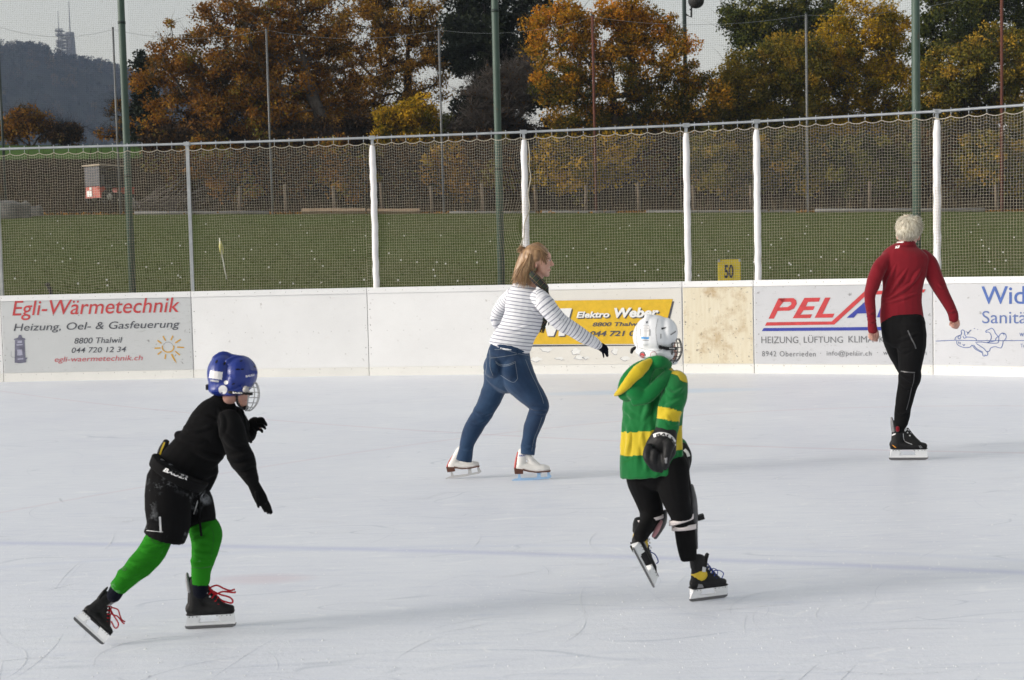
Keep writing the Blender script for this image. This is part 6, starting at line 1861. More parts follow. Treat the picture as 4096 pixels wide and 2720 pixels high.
    h, t = fg.P(cB, 92, 1180, -.22), fg.P(cB, 352, 1415, -.22)
    upd = (fg.P(cB, 480, 900, -.20) - fg.P(cB, 225, 1290, -.22))
    hockey_skate(pe, h, t, upd + Vector((0, .10, 0)), M_leather, M_lred, tongue_m=M_grey)
    # helmet
    hel = fuse([fg.ell(cA, 1440, 325, 140, 182, 0, .098), fg.tube(cA, [(1420, 222, 72, 0), (1530, 212, 64, 0), (1640, 240, 62, 0)], .95), fg.ell(cA, 1500, 430, 195, 100, 0, .098), fg.ell(cA, 1440, 462, 132, 64, 0, .09), fg.ell(cA, 1560, 360, 165, 160, 0, .094), fg.tube(cA, [(1370, 200, 40, -.03), (1440, 165, 45, -.01), (1520, 190, 40, .0)], .8), fg.tube(cA, [(1330, 420, 26, -.04), (1480, 500, 24, -.085), (1600, 450, 22, -.085)], .6)], .004, 5)
    ho = mesh_obj('helmet', hel[0], hel[1], M_hblue, pe, True)
    fr = fuse([fg.ell(cA, 1592, 325, 152, 168, .0, .103), fg.ell(cA, 1560, 400, 110, 130, .0, .104), fg.tube(cA, [(1480, 220, 30, -.06), (1580, 185, 30, -.03), (1690, 250, 26, -.02)], .9), fg.tube(cA, [(1600, 330, 26, -.09), (1740, 310, 22, -.045)], .5)], .004, 4)
    fo = mesh_obj('front_shell', fr[0], fr[1], M_hblue, ho, True)
    both = MB().add(*hel); both.add(*fr)
    dh = Decal(bvh(both.v, both.f))
    for (x, y, rx, ry, rt) in ((1380, 215, 9, 17, .5), (1452, 232, 9, 18, .4), (1570, 285, 20, 7, 0), (1612, 284, 16, 6, 0), (1530, 416, 15, 6, -.3), (1722, 262, 12, 6, .5), (1600, 210, 14, 5, -.2)):
        c_, s_ = math.cos(rt), math.sin(rt)
        dh.poly([cA(x + rx * math.cos(a) * c_ - ry * math.sin(a) * s_, y + rx * math.cos(a) * s_ + ry * math.sin(a) * c_) for a in [2 * PI * k_ / 14 for k_ in range(14)]], 'vent', M_blkp, ho, .9)
    dh.poly([cA(1322, 294), cA(1436, 310), cA(1428, 380), cA(1311, 362)], 'name_sticker', M_sticker, ho)
    dh.poly([cA(1325, 376), cA(1402, 386), cA(1398, 402), cA(1322, 392)], 'label_sticker', M_silver, ho, 1.0)
    dh.disc(*cA(1437, 468), 18, 'round_sticker', M_sticker, ho); dh.disc(*cA(1465, 404), 8.5, 'round_sticker', M_sticker, ho)
    dh.poly([cA(1634, 336), cA(1728, 322), cA(1727, 348), cA(1634, 360)], 'logo_plate', M_blue, fo, 1.2)
    dh2 = Decal(dh.t, .0022)
    dh2.text('BAUER', [cA(1640, 349), cA(1722, 334)], 8.5, 'lettering', M_sticker, fo, .2, .04)
    mb = MB().box(fg.P(cA, 1305, 445, -.02), (.014, .03, .022)); mb.build('dial_knob', M_blkp, ho)
    mesh_obj('dial_sticker', *fg.ell(cA, 1328, 445, 14, 18, -.045, .006, seg=10, ring=6), M_red, ho, True)
    st = fuse([fg.tube(cA, [(1485, 490, 19, -.103), (1560, 497, 19, -.112), (1640, 503, 18, -.105), (1705, 505, 16, -.085)], .25)], .0035, 2)
    so = mesh_obj('cage_strap', st[0], st[1], M_blkp, ho, True)
    Decal(bvh(*st)).text('BAUER', [cA(1525, 494), cA(1615, 500)], 6, 'lettering', M_sticker, so, 0, .03)
    eg = fuse([fg.ell(cA, 1642, 466, 30, 36, -.088, .010)], .004, 2); mesh_obj('ear_guard', eg[0], eg[1], M_clear, ho, True)
    mb = MB()
    mb.tube(spline([fg.P(cA, 1560, 520, -.07), fg.P(cA, 1570, 590, -.05), fg.P(cA, 1620, 640, .0), fg.P(cA, 1640, 620, .04)], 5), fg.m(cA, 11), n=7)
    mb.build('chin_strap', M_blkp, ho, True)
    cage(fg, ho, cA, 1618, 505, 148, 168, .03, .088, M_wire, .0019)
    chin = fuse([fg.ell(cA, 1642, 628, 26, 26, .02, .03)], .004, 2); mesh_obj('chin_cup', chin[0], chin[1], M_blkp, ho, True)
    return pe
def cage(fg, par, c, x, y, rx, ry, dy, rz, mat, r_):
    """wire face guard bulging in front of the face, which looks right and slightly away"""
    mb = MB()
    def q(ph, th): return fg.P(c, x + rx * math.cos(ph) * math.cos(th), y - ry * math.sin(th), dy + rz * math.sin(ph) * math.cos(th))
    for ph in (-1.25, -.8, -.4, 0, .4, .8, 1.25):
        mb.tube([q(ph, th) for th in np.linspace(.62, -1.15, 12)], r_ if abs(ph) < 1.2 else r_ * 1.4, n=5)
    for th in (.62, .35, .08, -.2, -.5, -.8, -1.12):
        mb.tube([q(ph, th) for ph in np.linspace(-1.25, 1.25, 14)], r_ * (1.4 if th in (.62, -1.12) else 1), n=5)
    return mb.build('face_cage', mat, par, True)

# ================================================================== woman in the striped top
def stripe_mat(name):
    m_, nt, bs = new_mat(name)
    def attr(a):
        n = nt.nodes.new('ShaderNodeAttribute'); n.attribute_name = a; return n.outputs['Fac']
    v = texco(nt)
    wob = math_n(nt, 'MULTIPLY', math_n(nt, 'SUBTRACT', noise_t(nt, v, 14, 2), .5), .004)
    outs = []
    for a in ('along_body', 'along_near_sleeve', 'along_far_sleeve'):
        f_ = math_n(nt, 'FRACT', math_n(nt, 'DIVIDE', math_n(nt, 'ADD', attr(a), wob), .0246))
        d = math_n(nt, 'ABSOLUTE', math_n(nt, 'SUBTRACT', f_, .5))
        outs.append(math_n(nt, 'SUBTRACT', 1.0, math_n(nt, 'MULTIPLY', math_n(nt, 'SUBTRACT', d, .095), 16.0, clamp=True), clamp=True))
    k1 = math_n(nt, 'GREATER_THAN', attr('on_near_sleeve'), .5); k2 = math_n(nt, 'GREATER_THAN', attr('on_far_sleeve'), .5)
    def mixf(f_, a, b):
        n = nt.nodes.new('ShaderNodeMix'); n.data_type = 'FLOAT'
        for s_, x in ((n.inputs[0], f_), (n.inputs[2], a), (n.inputs[3], b)): nt.links.new(x, s_)
        return n.outputs[0]
    st = mixf(k2, mixf(k1, outs[0], outs[1]), outs[2])
    base = ramp(nt, noise_t(nt, v, 8, 3), [(0.3, (0.66, 0.66, 0.70)), (0.7, (0.74, 0.74, 0.77))])
    c = mix_c(nt, math_n(nt, 'MULTIPLY', st, .9), base, (0.20, 0.215, 0.27))
    nt.links.new(c, bs.inputs['Base Color'])
    bs.inputs['Roughness'].default_value = 0.9
    bs.inputs['Specular IOR Level'].default_value = 0.15
    bump(nt, bs, noise_t(nt, v, 24, 4), 0.25, 0.006)
    return m_
def denim_mat():
    m_, nt, bs = new_mat('blue_denim')
    v = texco(nt)
    n1 = noise_t(nt, v, 4.5, 4, 0.6); n2 = noise_t(nt, v, 160, 3, 0.7)
    c = ramp(nt, n1, [(0.32, (0.008, 0.022, 0.058)), (0.58, (0.014, 0.040, 0.092)), (0.78, (0.036, 0.078, 0.145))])
    c = mix_c(nt, math_n(nt, 'MULTIPLY', n2, .3), c, (0.035, 0.065, 0.12))
    nt.links.new(c, bs.inputs['Base Color'])
    bs.inputs['Roughness'].default_value = 0.85
    bs.inputs['Specular IOR Level'].default_value = 0.2
    bs.inputs['Sheen Weight'].default_value = 0.15
    bump(nt, bs, math_n(nt, 'ADD', noise_t(nt, v, 28, 3), math_n(nt, 'MULTIPLY', n2, .2)), .25, .006)
    return m_
def hair_mat(name, stops):
    m_, nt, bs = new_mat(name)
    a = nt.nodes.new('ShaderNodeAttribute'); a.attribute_name = 'tone'
    nt.links.new(ramp(nt, a.outputs['Fac'], stops), bs.inputs['Base Color'])
    bs.inputs['Roughness'].default_value = 0.42
    bs.inputs['Specular IOR Level'].default_value = 0.5
    return m_
def strands(paths, r0, r1, rg, tone=(.5, .22)):
    """each lock a tapered three sided tube"""
    V, Fs, T = [], [], []
    for P in paths:
        n0 = len(V)
        m_ = len(P)
        rad = [(r0 + (r1 - r0) * i / (m_ - 1)) for i in range(m_)]
        v, f_ = tube_geo(P, rad, n=4, cap=True)
        V += v; Fs += [tuple(i + n0 for i in q) for q in f_]
        T += [float(np.clip(rg.normal(*tone), 0, 1))] * len(v)
    return V, Fs, T
M_blond = hair_mat('golden_brown_hair', [(0, (0.11, 0.058, 0.027)), (.4, (0.26, 0.15, 0.072)), (.75, (0.40, 0.25, 0.13)), (1, (0.55, 0.39, 0.22))])
M_pale = hair_mat('bleached_hair', [(0, (0.20, 0.16, 0.10)), (.35, (0.44, 0.40, 0.31)), (.75, (0.64, 0.60, 0.50)), (1, (0.76, 0.73, 0.64))])
def woman():
    base = ground(*cD(980, 1493))
    fg = Fig(base.y)
    pe = person('woman in white striped top, blue jeans and white figure skates, arm stretched out', base)
    T_torso = [(880, 1425, 262, 0), (915, 1350, 260, 0), (955, 1270, 254, 0), (1005, 1170, 240, 0), (1062, 1050, 252, 0), (1085, 930, 244, 0), (1095, 800, 228, 0), (1102, 700, 214, 0), (1110, 640, 175, 0), (1130, 590, 105, 0)]
    T_an = [(1270, 740, 100, -.09), (1345, 830, 116, -.115), (1440, 950, 110, -.12), (1560, 1070, 102, -.11), (1700, 1155, 92, -.10), (1850, 1255, 84, -.08), (1960, 1320, 70, -.06), (2012, 1352, 56, -.05)]
    T_af = [(930, 720, 85, .10), (855, 800, 82, .16), (790, 890, 82, .20), (740, 985, 76, .22), (735, 1065, 66, .22), (790, 1140, 60, .25), (880, 1190, 52, .28), (980, 1200, 46, .29)]
    T_hip = [(745, 130, 210, .0), (740, 230, 232, .0), (735, 330, 244, .0), (690, 420, 215, .02)]
    L_f = [(800, 300, 180, -.02), (845, 420, 180, -.03), (930, 540, 152, -.04), (1015, 640, 124, -.05), (1060, 712, 106, -.05), (1048, 780, 96, -.04), (1020, 860, 94, -.02), (985, 950, 90, .0), (963, 1050, 78, .01), (950, 1130, 76, .01), (940, 1222, 74, .0)]
    L_r = [(640, 380, 160, .05), (605, 500, 132, .07), (555, 630, 116, .08), (490, 765, 104, .08), (410, 890, 100, .07), (350, 1000, 92, .06), (312, 1100, 78, .06), (298, 1180, 76, .06), (277, 1290, 84, .06)]
    neck = [(1150, 610, 80, 0), (1215, 540, 72, 0), (1265, 470, 70, 0)]
    hand = [[(2000, 1345, 42, -.05, .7), (2045, 1368, 50, -.045, .55), (2085, 1395, 52, -.04, .45), (2108, 1425, 44, -.04, .45)],
            [(2062, 1405, 16, -.06), (2076, 1450, 14, -.065), (2082, 1480, 12, -.065), (2084, 1505, 8, -.065)],
            [(2098, 1425, 14, -.05), (2112, 1462, 13, -.05), (2124, 1490, 9, -.05)], [(2110, 1420, 14, -.04), (2124, 1460, 13, -.04), (2136, 1494, 9, -.04)],
            [(2120, 1412, 14, -.03), (2131, 1450, 12, -.03), (2139, 1482, 9, -.03)], [(2124, 1400, 13, -.02), (2134, 1430, 11, -.02), (2137, 1456, 8, -.02)]]
    handf = [[(980, 1200, 42, .29, .7), (1050, 1205, 46, .30, .5), (1100, 1200, 40, .3, .5)]] + [[(1090, 1180 + 14 * k_, 12, .28 + .012 * k_), (1140, 1184 + 14 * k_, 11, .28 + .012 * k_), (1170, 1196 + 12 * k_, 8, .27 + .012 * k_)] for k_ in range(4)] + [[(1040, 1180, 13, .27), (1075, 1160, 11, .26), (1100, 1158, 8, .26)]]
    head = [fg.ell(cC, 1238, 235, 158, 150, .0, .077), fg.ell(cC, 1318, 320, 88, 150, .0, .066), fg.ell(cC, 1335, 420, 72, 66, .0, .055), fg.ell(cC, 1372, 462, 36, 34, .0, .026), fg.ell(cC, 1385, 240, 40, 60, .0, .05),
            fg.tube(cC, [(1405, 262, 14, 0), (1425, 300, 17, 0), (1444, 338, 20, 0)], 1.0, n=10, k=3), fg.ell(cC, 1432, 350, 20, 15, .0, .016), fg.ell(cC, 1405, 396, 16, 12, .0, .022), fg.ell(cC, 1402, 418, 15, 12, .0, .022),
            fg.ell(cC, 1375, 350, 36, 60, .0, .05), fg.ell(cC, 1392, 262, 22, 12, -.03, .02), fg.ell(cC, 1238, 350, 19, 34, -.068, .010), fg.ell(cC, 1350, 370, 40, 36, -.035, .022)]
    g = head + [fg.tube(cC, neck), fg.tube(cC, T_torso, .62, scale=.82), fg.tube(cC, T_an, .9, scale=.75), fg.tube(cC, T_af, .9, scale=.75), fg.tube(cD, T_hip, .72, scale=.82), fg.tube(cD, L_f[:-1], .95, scale=.78, ends=(True, False)), fg.tube(cD, L_r[:-1], .95, scale=.78, ends=(True, False))]
    g += [fg.tube(cC, r_, .9, n=10, k=3, scale=.85) for r_ in hand] + [fg.tube(cC, r_, .9, n=10, k=3) for r_ in handf]
    body, Vb, Fb = clothe('body', g, M_skin, pe, .0045, 2)
    db = Decal(bvh(Vb, Fb), .0008)
    db.stroke([cC(1398, 292), cC(1410, 289), cC(1420, 292)], 4.0, 'eye', M_eyew, pe)
    Decal(db.t, .0014).disc(*cC(1413, 291), 1.7, 'iris', M_eyed, pe)
    db.stroke([cC(1396, 283), cC(1410, 280), cC(1421, 285)], 1.6, 'eyelash', M_eyed, pe)
    db.stroke([cC(1380, 268), cC(1402, 258), cC(1418, 262)], 2.6, 'eyebrow', M_browm, pe)
    db.stroke([cC(1380, 412), cC(1400, 408), cC(1414, 406)], 3.0, 'lips', M_lip, pe)
    db.disc(*cC(1436, 356), 1.6, 'nostril', M_eyed, pe)
    db.stroke([cC(1232, 335), cC(1228, 352), cC(1238, 372)], 1.6, 'ear_fold', M_lip, pe)
    # jeans
    folds = [r_ for r_ in ([(975, 735, 10, -.03), (1050, 752, 16, -.085), (1150, 745, 12, -.09)], [(985, 780, 8, -.02), (1060, 790, 13, -.07), (1125, 790, 10, -.07)], [(380, 775, 10, .0), (470, 810, 15, -.01), (580, 780, 10, .02)], [(330, 880, 8, .0), (420, 900, 12, -.0), (500, 870, 9, .02)],
             [(880, 1130, 8, -.02), (950, 1150, 12, -.05), (1020, 1120, 8, -.03)], [(240, 1150, 8, .02), (310, 1175, 12, .0), (370, 1150, 8, .02)])]
    je, V, Fs = clothe('jeans', [fg.tube(cD, T_hip, .72), fg.tube(cD, L_f, .95, ends=(True, False)), fg.tube(cD, L_r, .95, ends=(True, False)), fg.ell(cD, 590, 300, 110, 130, -.02, .11), fg.ell(cD, 775, 340, 120, 130, -.06, .10)], denim_mat(), pe, .006, 4,
                       dict(amp=.006, scale=17, axis=(.25, .1, 1), stretch=.35, seed=21), folds=(fg, cD, folds))
    M_stitch, M_pock = cloth('pale_stitching', (0.17, 0.20, 0.24)), cloth('worn_denim', (0.011, 0.030, 0.07))
    dj = Decal(bvh(V, Fs))
    dj.poly([cD(605, 250), cD(650, 283), cD(730, 285), cD(815, 252), cD(838, 430), cD(785, 470), cD(650, 385)], 'back_pocket', M_pock, je, 3)
    dj2 = Decal(dj.t, .002)
    for st in ([(605, 248), (650, 281), (730, 283), (815, 250)], [(608, 262), (652, 294), (730, 296), (813, 264)], [(812, 250), (825, 340), (838, 430)], [(838, 430), (785, 468), (660, 395)], [(500, 205), (510, 300), (495, 400)],
               [(595, 125), (700, 130), (830, 165), (960, 190)], [(555, 215), (680, 200), (850, 172)], [(920, 230), (980, 380), (1040, 500), (1090, 620), (1110, 690)], [(1095, 830), (1050, 960), (1010, 1060), (985, 1190)], [(545, 130), (548, 220), (550, 320), (580, 400)]):
        dj2.stroke([cD(*q) for q in st], 1.7, 'stitching', M_stitch, je)
    for (x, y) in ((570, 120), (835, 160)): dj2.poly([cD(x - 10, y - 30), cD(x + 10, y - 28), cD(x + 8, y + 28), cD(x - 12, y + 26)], 'belt_loop', M_pock, je, 1.5)
    # striped top
    fold2 = [r_ for r_ in ([(790, 1130, 10, -.05), (950, 1160, 16, -.155), (1180, 1090, 12, -.16)], [(740, 1220, 10, -.05), (930, 1230, 14, -.16), (1180, 1200, 12, -.14)], [(1180, 880, 10, -.15), (1270, 960, 15, -.17), (1340, 1010, 10, -.14)], [(1480, 1010, 8, -.15), (1560, 1050, 13, -.17), (1640, 1080, 8, -.15)],
             [(650, 1350, 14, -.0), (800, 1395, 18, -.15), (960, 1420, 16, -.16), (1150, 1470, 12, -.08)])]
    V, Fs = fuse([fg.tube(cC, T_torso, .64, ends=(False, True)), fg.tube(cC, T_an, .92), fg.tube(cC, T_af, .9)], .006, 5)
    V0 = V.copy()
    V = wrinkle(creases(V, Fs, fg, cC, fold2), Fs, amp=.006, scale=12, axis=(.8, .1, .45), stretch=.4, seed=31)
    tp, tra, _ = fg.rows(cC, T_torso, 5); np_, nra, _ = fg.rows(cC, T_an, 5); fp_, fra, _ = fg.rows(cC, T_af, 5)
    a0, d0 = axis_param(V0, tp, tra); a0 = V0[:, 2] + .15 * V0[:, 0]; a1, d1 = axis_param(V0, np_, nra); a2, d2 = axis_param(V0, fp_, fra)
    on1 = ((d1 < d0 * 1.02) & (V[:, 0] > fg.P(cC, 1235, 900, 0).x)).astype(float); on2 = ((d2 < d0) & (d2 < d1) & (V[:, 1] > fg.d0 + .03)).astype(float)
    mesh_obj('striped_top', V, Fs, stripe_mat('striped_jersey'), pe, True, attrs={'along_body': a0 + 5, 'along_near_sleeve': a1 + 5, 'along_far_sleeve': a2 + 5, 'on_near_sleeve': on1, 'on_far_sleeve': on2})
    for hd in (hand, handf): clothe('glove', [fg.tube(cC, r_, .95, n=10, k=3, scale=1.06) for r_ in hd], M_navy, pe, .0035, 2)
    # scarf
    m_, nt, bs = new_mat('tartan_wool')
    v = texco(nt)
    sx_ = nt.nodes.new('ShaderNodeSeparateXYZ'); nt.links.new(v, sx_.inputs[0])
    def bands(s_, per, w_, ph): return math_n(nt, 'LESS_THAN', math_n(nt, 'FRACT', math_n(nt, 'ADD', math_n(nt, 'MULTIPLY', s_, 1 / per), ph)), w_)
    dg1 = math_n(nt, 'ADD', sx_.outputs[0], sx_.outputs[2]); dg2 = math_n(nt, 'SUBTRACT', sx_.outputs[0], sx_.outputs[2])
    c = mix_c(nt, bands(dg1, .055, .45, 0), (0.018, 0.014, 0.030), (0.020, 0.034, 0.022))
    c = mix_c(nt, math_n(nt, 'MULTIPLY', bands(dg2, .055, .45, .3), .5), c, (0.05, 0.055, 0.035))
    c = mix_c(nt, bands(dg1, .055, .07, .2), c, (0.20, 0.15, 0.05)); c = mix_c(nt, bands(dg2, .055, .07, .6), c, (0.20, 0.13, 0.05))
    nt.links.new(c, bs.inputs['Base Color']); bs.inputs['Roughness'].default_value = .95
    bump(nt, bs, noise_t(nt, v, 90, 3), .4, .005)
    sc, V, Fs = clothe('scarf', [fg.tube(cC, [(1185, 440, 40, -.085), (1215, 500, 58, -.105), (1280, 570, 56, -.10), (1345, 620, 40, -.07), (1375, 655, 24, -.03), (1360, 640, 40, .03), (1290, 560, 50, .09), (1210, 500, 45, .09), (1160, 470, 40, .03), (1160, 450, 40, -.05), (1185, 440, 40, -.08)], .45, k=4),
                                 fg.tube(cC, [(1365, 640, 30, -.03), (1372, 760, 36, .0), (1365, 900, 40, .0), (1345, 1020, 40, .0), (1310, 1110, 42, -.01)], .4)], m_, pe, .0045, 2, dict(amp=.006, scale=20, axis=(.7, .2, -.6), stretch=.3, seed=41))
    mb = MB()
    rgf = random.Random(3)
    for k_ in range(16):
        x = 1275 + 80 * k_ / 15; y = 1100 + 25 * (k_ / 15)
        mb.tube([fg.P(cC, x, y, -.01), fg.P(cC, x - 12 + rgf.uniform(-8, 8), y + 40, -.012), fg.P(cC, x - 22 + rgf.uniform(-12, 12), y + 72 + rgf.uniform(-12, 12), -.01)], .0022, n=4)
    mb.build('fringe', m_, sc)
    # hair
    rg = np.random.default_rng(14)
    base_h = fuse([fg.ell(cC, 1228, 205, 168, 128, .0, .086), fg.ell(cC, 1150, 260, 95, 130, .0, .083), fg.tube(cC, [(1135, 220, 105, .0), (1100, 330, 112, .0), (1065, 440, 112, .0), (1045, 520, 96, .0), (1040, 560, 60, .0)], .8), fg.ell(cC, 1062, 148, 34, 30, 0, .02), fg.ell(cC, 1190, 340, 42, 100, -.05, .032), fg.ell(cC, 1235, 262, 85, 62, -.03, .056), fg.ell(cC, 1310, 190, 62, 52, -.01, .066)], .005, 3)
    # leave the face free
    ha = mesh_obj('hair', base_h[0], base_h[1], M_blond, pe, True, attrs={'tone': np.clip(.42 + .35 * vnoise(base_h[0] * np.array([1, 1, .18]), 95, 4), 0, 1)})
    paths = []
    def hp(x, y, a, rz=.088): return fg.P(cC, x, y, -rz * math.cos(a))
    for k_ in range(720):                      # hanging locks, fanned round the back of the head
        a = rg.uniform(-.2, PI + .2)
        u_ = math.sin(a)                        # 1 = towards the nape, 0 near the ear, the rest is beyond the head
        e_ = rg.uniform(0, 1)
        x0 = 1225 - 100 * e_; y0 = 140 + 130 * e_ + rg.normal(0, 20)
        x3 = 1175 - 230 * e_ + rg.normal(0, 20); y3 = 588 + rg.normal(0, 30) - 25 * e_
        xm = (x0 + x3) / 2 - 35 * e_ + rg.normal(0, 7)
        wd = .09 * math.sqrt(max(0.05, 1 - (2 * e_ - 1) ** 2 * .75))
        dy = -wd * math.cos(a)
        paths.append(spline([fg.P(cC, x0, y0, dy * .8)[:], fg.P(cC, (x0 + xm) / 2 - 6, y0 + (y3 - y0) * .28, dy)[:], fg.P(cC, xm, y0 + (y3 - y0) * .55, dy * 1.05)[:], fg.P(cC, x3, y3, dy * .85)[:]], 4))
    for k_ in range(330):                      # top hair combed back into the tie
        a = rg.uniform(0, PI)
        th = rg.uniform(-.1, 1.15)
        p0 = (1392 - 150 * (1 - math.cos(th)) * .35 - 60 * rg.random(), 160 + 150 * rg.random() ** 1.5)
        dy0 = -.083 * math.cos(a)
        pk = 72 + 70 * abs(math.cos(a)) + rg.normal(0, 5)
        paths.append(spline([fg.P(cC, p0[0] - 5, p0[1] - 25 + 60 * abs(math.cos(a)), dy0 * .85)[:], fg.P(cC, 1290, pk + 8, dy0)[:], fg.P(cC, 1190, pk + 14, dy0 * .85)[:], fg.P(cC, 1100, 150, dy0 * .2)[:]], 4))
    for k_ in range(60):                       # the short tuft behind the tie
        paths.append(spline([fg.P(cC, 1098, 152, 0)[:], fg.P(cC, 1065 + rg.normal(0, 8), 135 + rg.normal(0, 14), rg.normal(0, .012))[:], fg.P(cC, 1030 + rg.normal(0, 14), 148 + rg.normal(0, 24), rg.normal(0, .02))[:], fg.P(cC, 1035 + rg.normal(0, 16), 172 + rg.normal(0, 16), rg.normal(0, .022))[:]], 3))
    V, Fs, T = strands(paths, .0024, .0006, rg, (.55, .24))
    mesh_obj('locks', V, Fs, M_blond, ha, True, attrs={'tone': T})
    V, Fs = tube_geo([fg.P(cC, 1098 + 6 * math.cos(a), 150 + 20 * math.sin(a), .018 * math.cos(a)) for a in np.linspace(0, 2 * PI, 13)], .006, n=6)
    mesh_obj('hair_tie', V, Fs, M_lblk, ha, True)
    # skates
    h, t = ground(*cD(778, 1496)), ground(*cD(1190, 1484))
    bo, tr, M, L = figure_skate(pe, h, t, EZ, M_bluest)
    Decal(tr).text('GRAF', [cD(848, 1235), cD(922, 1233)], 6.5, 'lettering', M_blue, bo, .2, .03)
    dyr = ground(*cD(300, 1476)).y - fg.d0
    h, t = fg.P(cD, 85, 1478, dyr), fg.P(cD, 462, 1428, dyr)
    up = fg.P(cD, 290, 1260, dyr + .0) - fg.P(cD, 262, 1462, dyr)
    figure_skate(pe, h, t, UPV + RGT * .12 + Vector((0, .05, 0)), M_silver, lean=.62)
    return pe
# ================================================================== boy in the green and yellow jersey
def jersey_mat():
    m_, nt, bs = new_mat('green_yellow_jersey')
    def attr(a):
        n = nt.nodes.new('ShaderNodeAttribute'); n.attribute_name = a; return n.outputs['Fac']
    v = texco(nt)
    k_ = math_n(nt, 'GREATER_THAN', attr('yellow'), .5)
    n1 = noise_t(nt, v, 7, 4)
    g_ = ramp(nt, n1, [(.3, (0.004, 0.12, 0.027)), (.7, (0.007, 0.155, 0.037))])
    y_ = ramp(nt, n1, [(.3, (0.50, 0.37, 0.018)), (.7, (0.57, 0.44, 0.03))])
    nt.links.new(mix_c(nt, k_, g_, y_), bs.inputs['Base Color'])
    bs.inputs['Roughness'].default_value = .85; bs.inputs['Specular IOR Level'].default_value = .2; bs.inputs['Sheen Weight'].default_value = .2
    bump(nt, bs, noise_t(nt, v, 22, 4), .3, .007)
    return m_
def boy_green():
    base = ground(*cF(1040, 1462))
    fg = Fig(base.y)
    pe = person('child in white caged helmet and green and yellow hooded jersey, one foot lifted', base)
    T_t = [(484, 1492, 306, 0), (472, 1400, 294, 0), (462, 1290, 278, 0), (462, 1150, 268, 0), (470, 1000, 262, 0), (478, 860, 272, 0), (490, 740, 272, 0), (505, 640, 240, 0), (515, 570, 170, 0), (520, 510, 105, 0)]
    T_an = [(680, 660, 108, -.10), (670, 760, 116, -.135), (645, 870, 112, -.15), (620, 970, 102, -.155), (603, 1070, 94, -.16), (590, 1130, 88, -.165)]
    T_af = [(330, 680, 110, .12), (340, 820, 100, .16), (420, 1000, 90, .2), (560, 1130, 80, .24), (690, 1230, 70, .24), (750, 1285, 50, .22)]
    Ll = [(420, 180, 152, .03), (428, 310, 146, .04), (458, 430, 126, .05), (488, 540, 112, .05), (495, 620, 100, .04), (470, 700, 88, -.02), (425, 770, 78, -.09), (392, 830, 70, -.14)]
    Lr = [(690, 160, 155, -.02), (702, 300, 146, -.03), (722, 420, 136, -.04), (748, 530, 116, -.04), (785, 630, 102, -.03), (808, 720, 98, -.01), (822, 800, 100, .0), (832, 890, 96, .01), (845, 980, 90, .01), (860, 1060, 80, .01)]
    Ll = [(a, b, c * 1.1, d) for a, b, c, d in Ll[:5]] + Ll[5:]; Lr = [(a, b, c * (1.1 if b < 700 else 1.0), d) for a, b, c, d in Lr[:-1]] + [(858, 1062, 78, .01)]
    hip = [(560, 40, 250, 0), (560, 140, 262, 0), (560, 240, 230, 0)]
    g = [fg.tube(cE, T_t[2:], .6, scale=.72), fg.tube(cE, T_an, .95, scale=.75), fg.tube(cE, T_af, .95, scale=.75), fg.tube(cF, Ll, .95, scale=.85), fg.tube(cF, Lr[:-1], .95, scale=.8), fg.tube(cF, hip, .6, scale=.85),
         fg.tube(cE, [(520, 560, 75, 0), (540, 480, 70, 0)]), fg.ell(cE, 530, 290, 150, 165, .02, .09), fg.ell(cE, 620, 400, 70, 90, .03, .06), fg.ell(cE, 655, 450, 22, 26, .0, .02)]
    hn = [[(598, 1110, 70, -.16, .8), (570, 1190, 80, -.165, .6), (545, 1280, 88, -.17, .5)], [(470, 1290, 24, -.2), (455, 1370, 22, -.21), (490, 1440, 18, -.21)], [(510, 1320, 24, -.2), (505, 1400, 22, -.21), (520, 1450, 18, -.2)], [(545, 1320, 24, -.19), (545, 1400, 22, -.2), (545, 1450, 18, -.19)], [(580, 1310, 22, -.17), (580, 1380, 20, -.175), (570, 1430, 16, -.17)], [(590, 1260, 26, -.21), (598, 1330, 24, -.225), (585, 1400, 18, -.22)]]
    g += [fg.tube(cE, r_, .9, n=10, k=3, scale=.8) for r_ in hn]
    clothe('body', g, M_skin2, pe, .005, 4)
    # trousers
    tro, V, Fs = clothe('trousers', [fg.tube(cF, Ll, .95), fg.tube(cF, Lr, .95, ends=(True, False)), fg.tube(cF, hip, .66)], M_bpant, pe, .0055, 4, dict(amp=.008, scale=14, axis=(.2, .1, 1), stretch=.3, seed=51))
    # shin guards with straps
    gd, _, _ = clothe('shin_guard', [fg.tube(cF, [(880, 350, 26, .0), (900, 470, 36, .0), (905, 600, 42, .0), (915, 720, 30, .01), (925, 850, 20, .02), (938, 950, 10, .02)], 1.4)], M_guard, pe, .0045, 3)
    MB().box(fg.P(cF, 955, 652, .02), (.045, .03, .022), M=Matrix.Rotation(-.25, 4, 'Y')).build('strap_end', M_blkp, gd)
    clothe('shin_guard', [fg.tube(cF, [(625, 600, 26, .06), (612, 690, 34, .03), (575, 770, 30, -.03), (535, 840, 22, -.08)], 1.2)], M_guard, pe, .0045, 3)
    clothe('guard_lining', [fg.tube(cF, [(590, 690, 20, -.0), (550, 770, 26, -.06), (515, 830, 20, -.10)], 1.0)], M_pink, pe, .0045, 3)
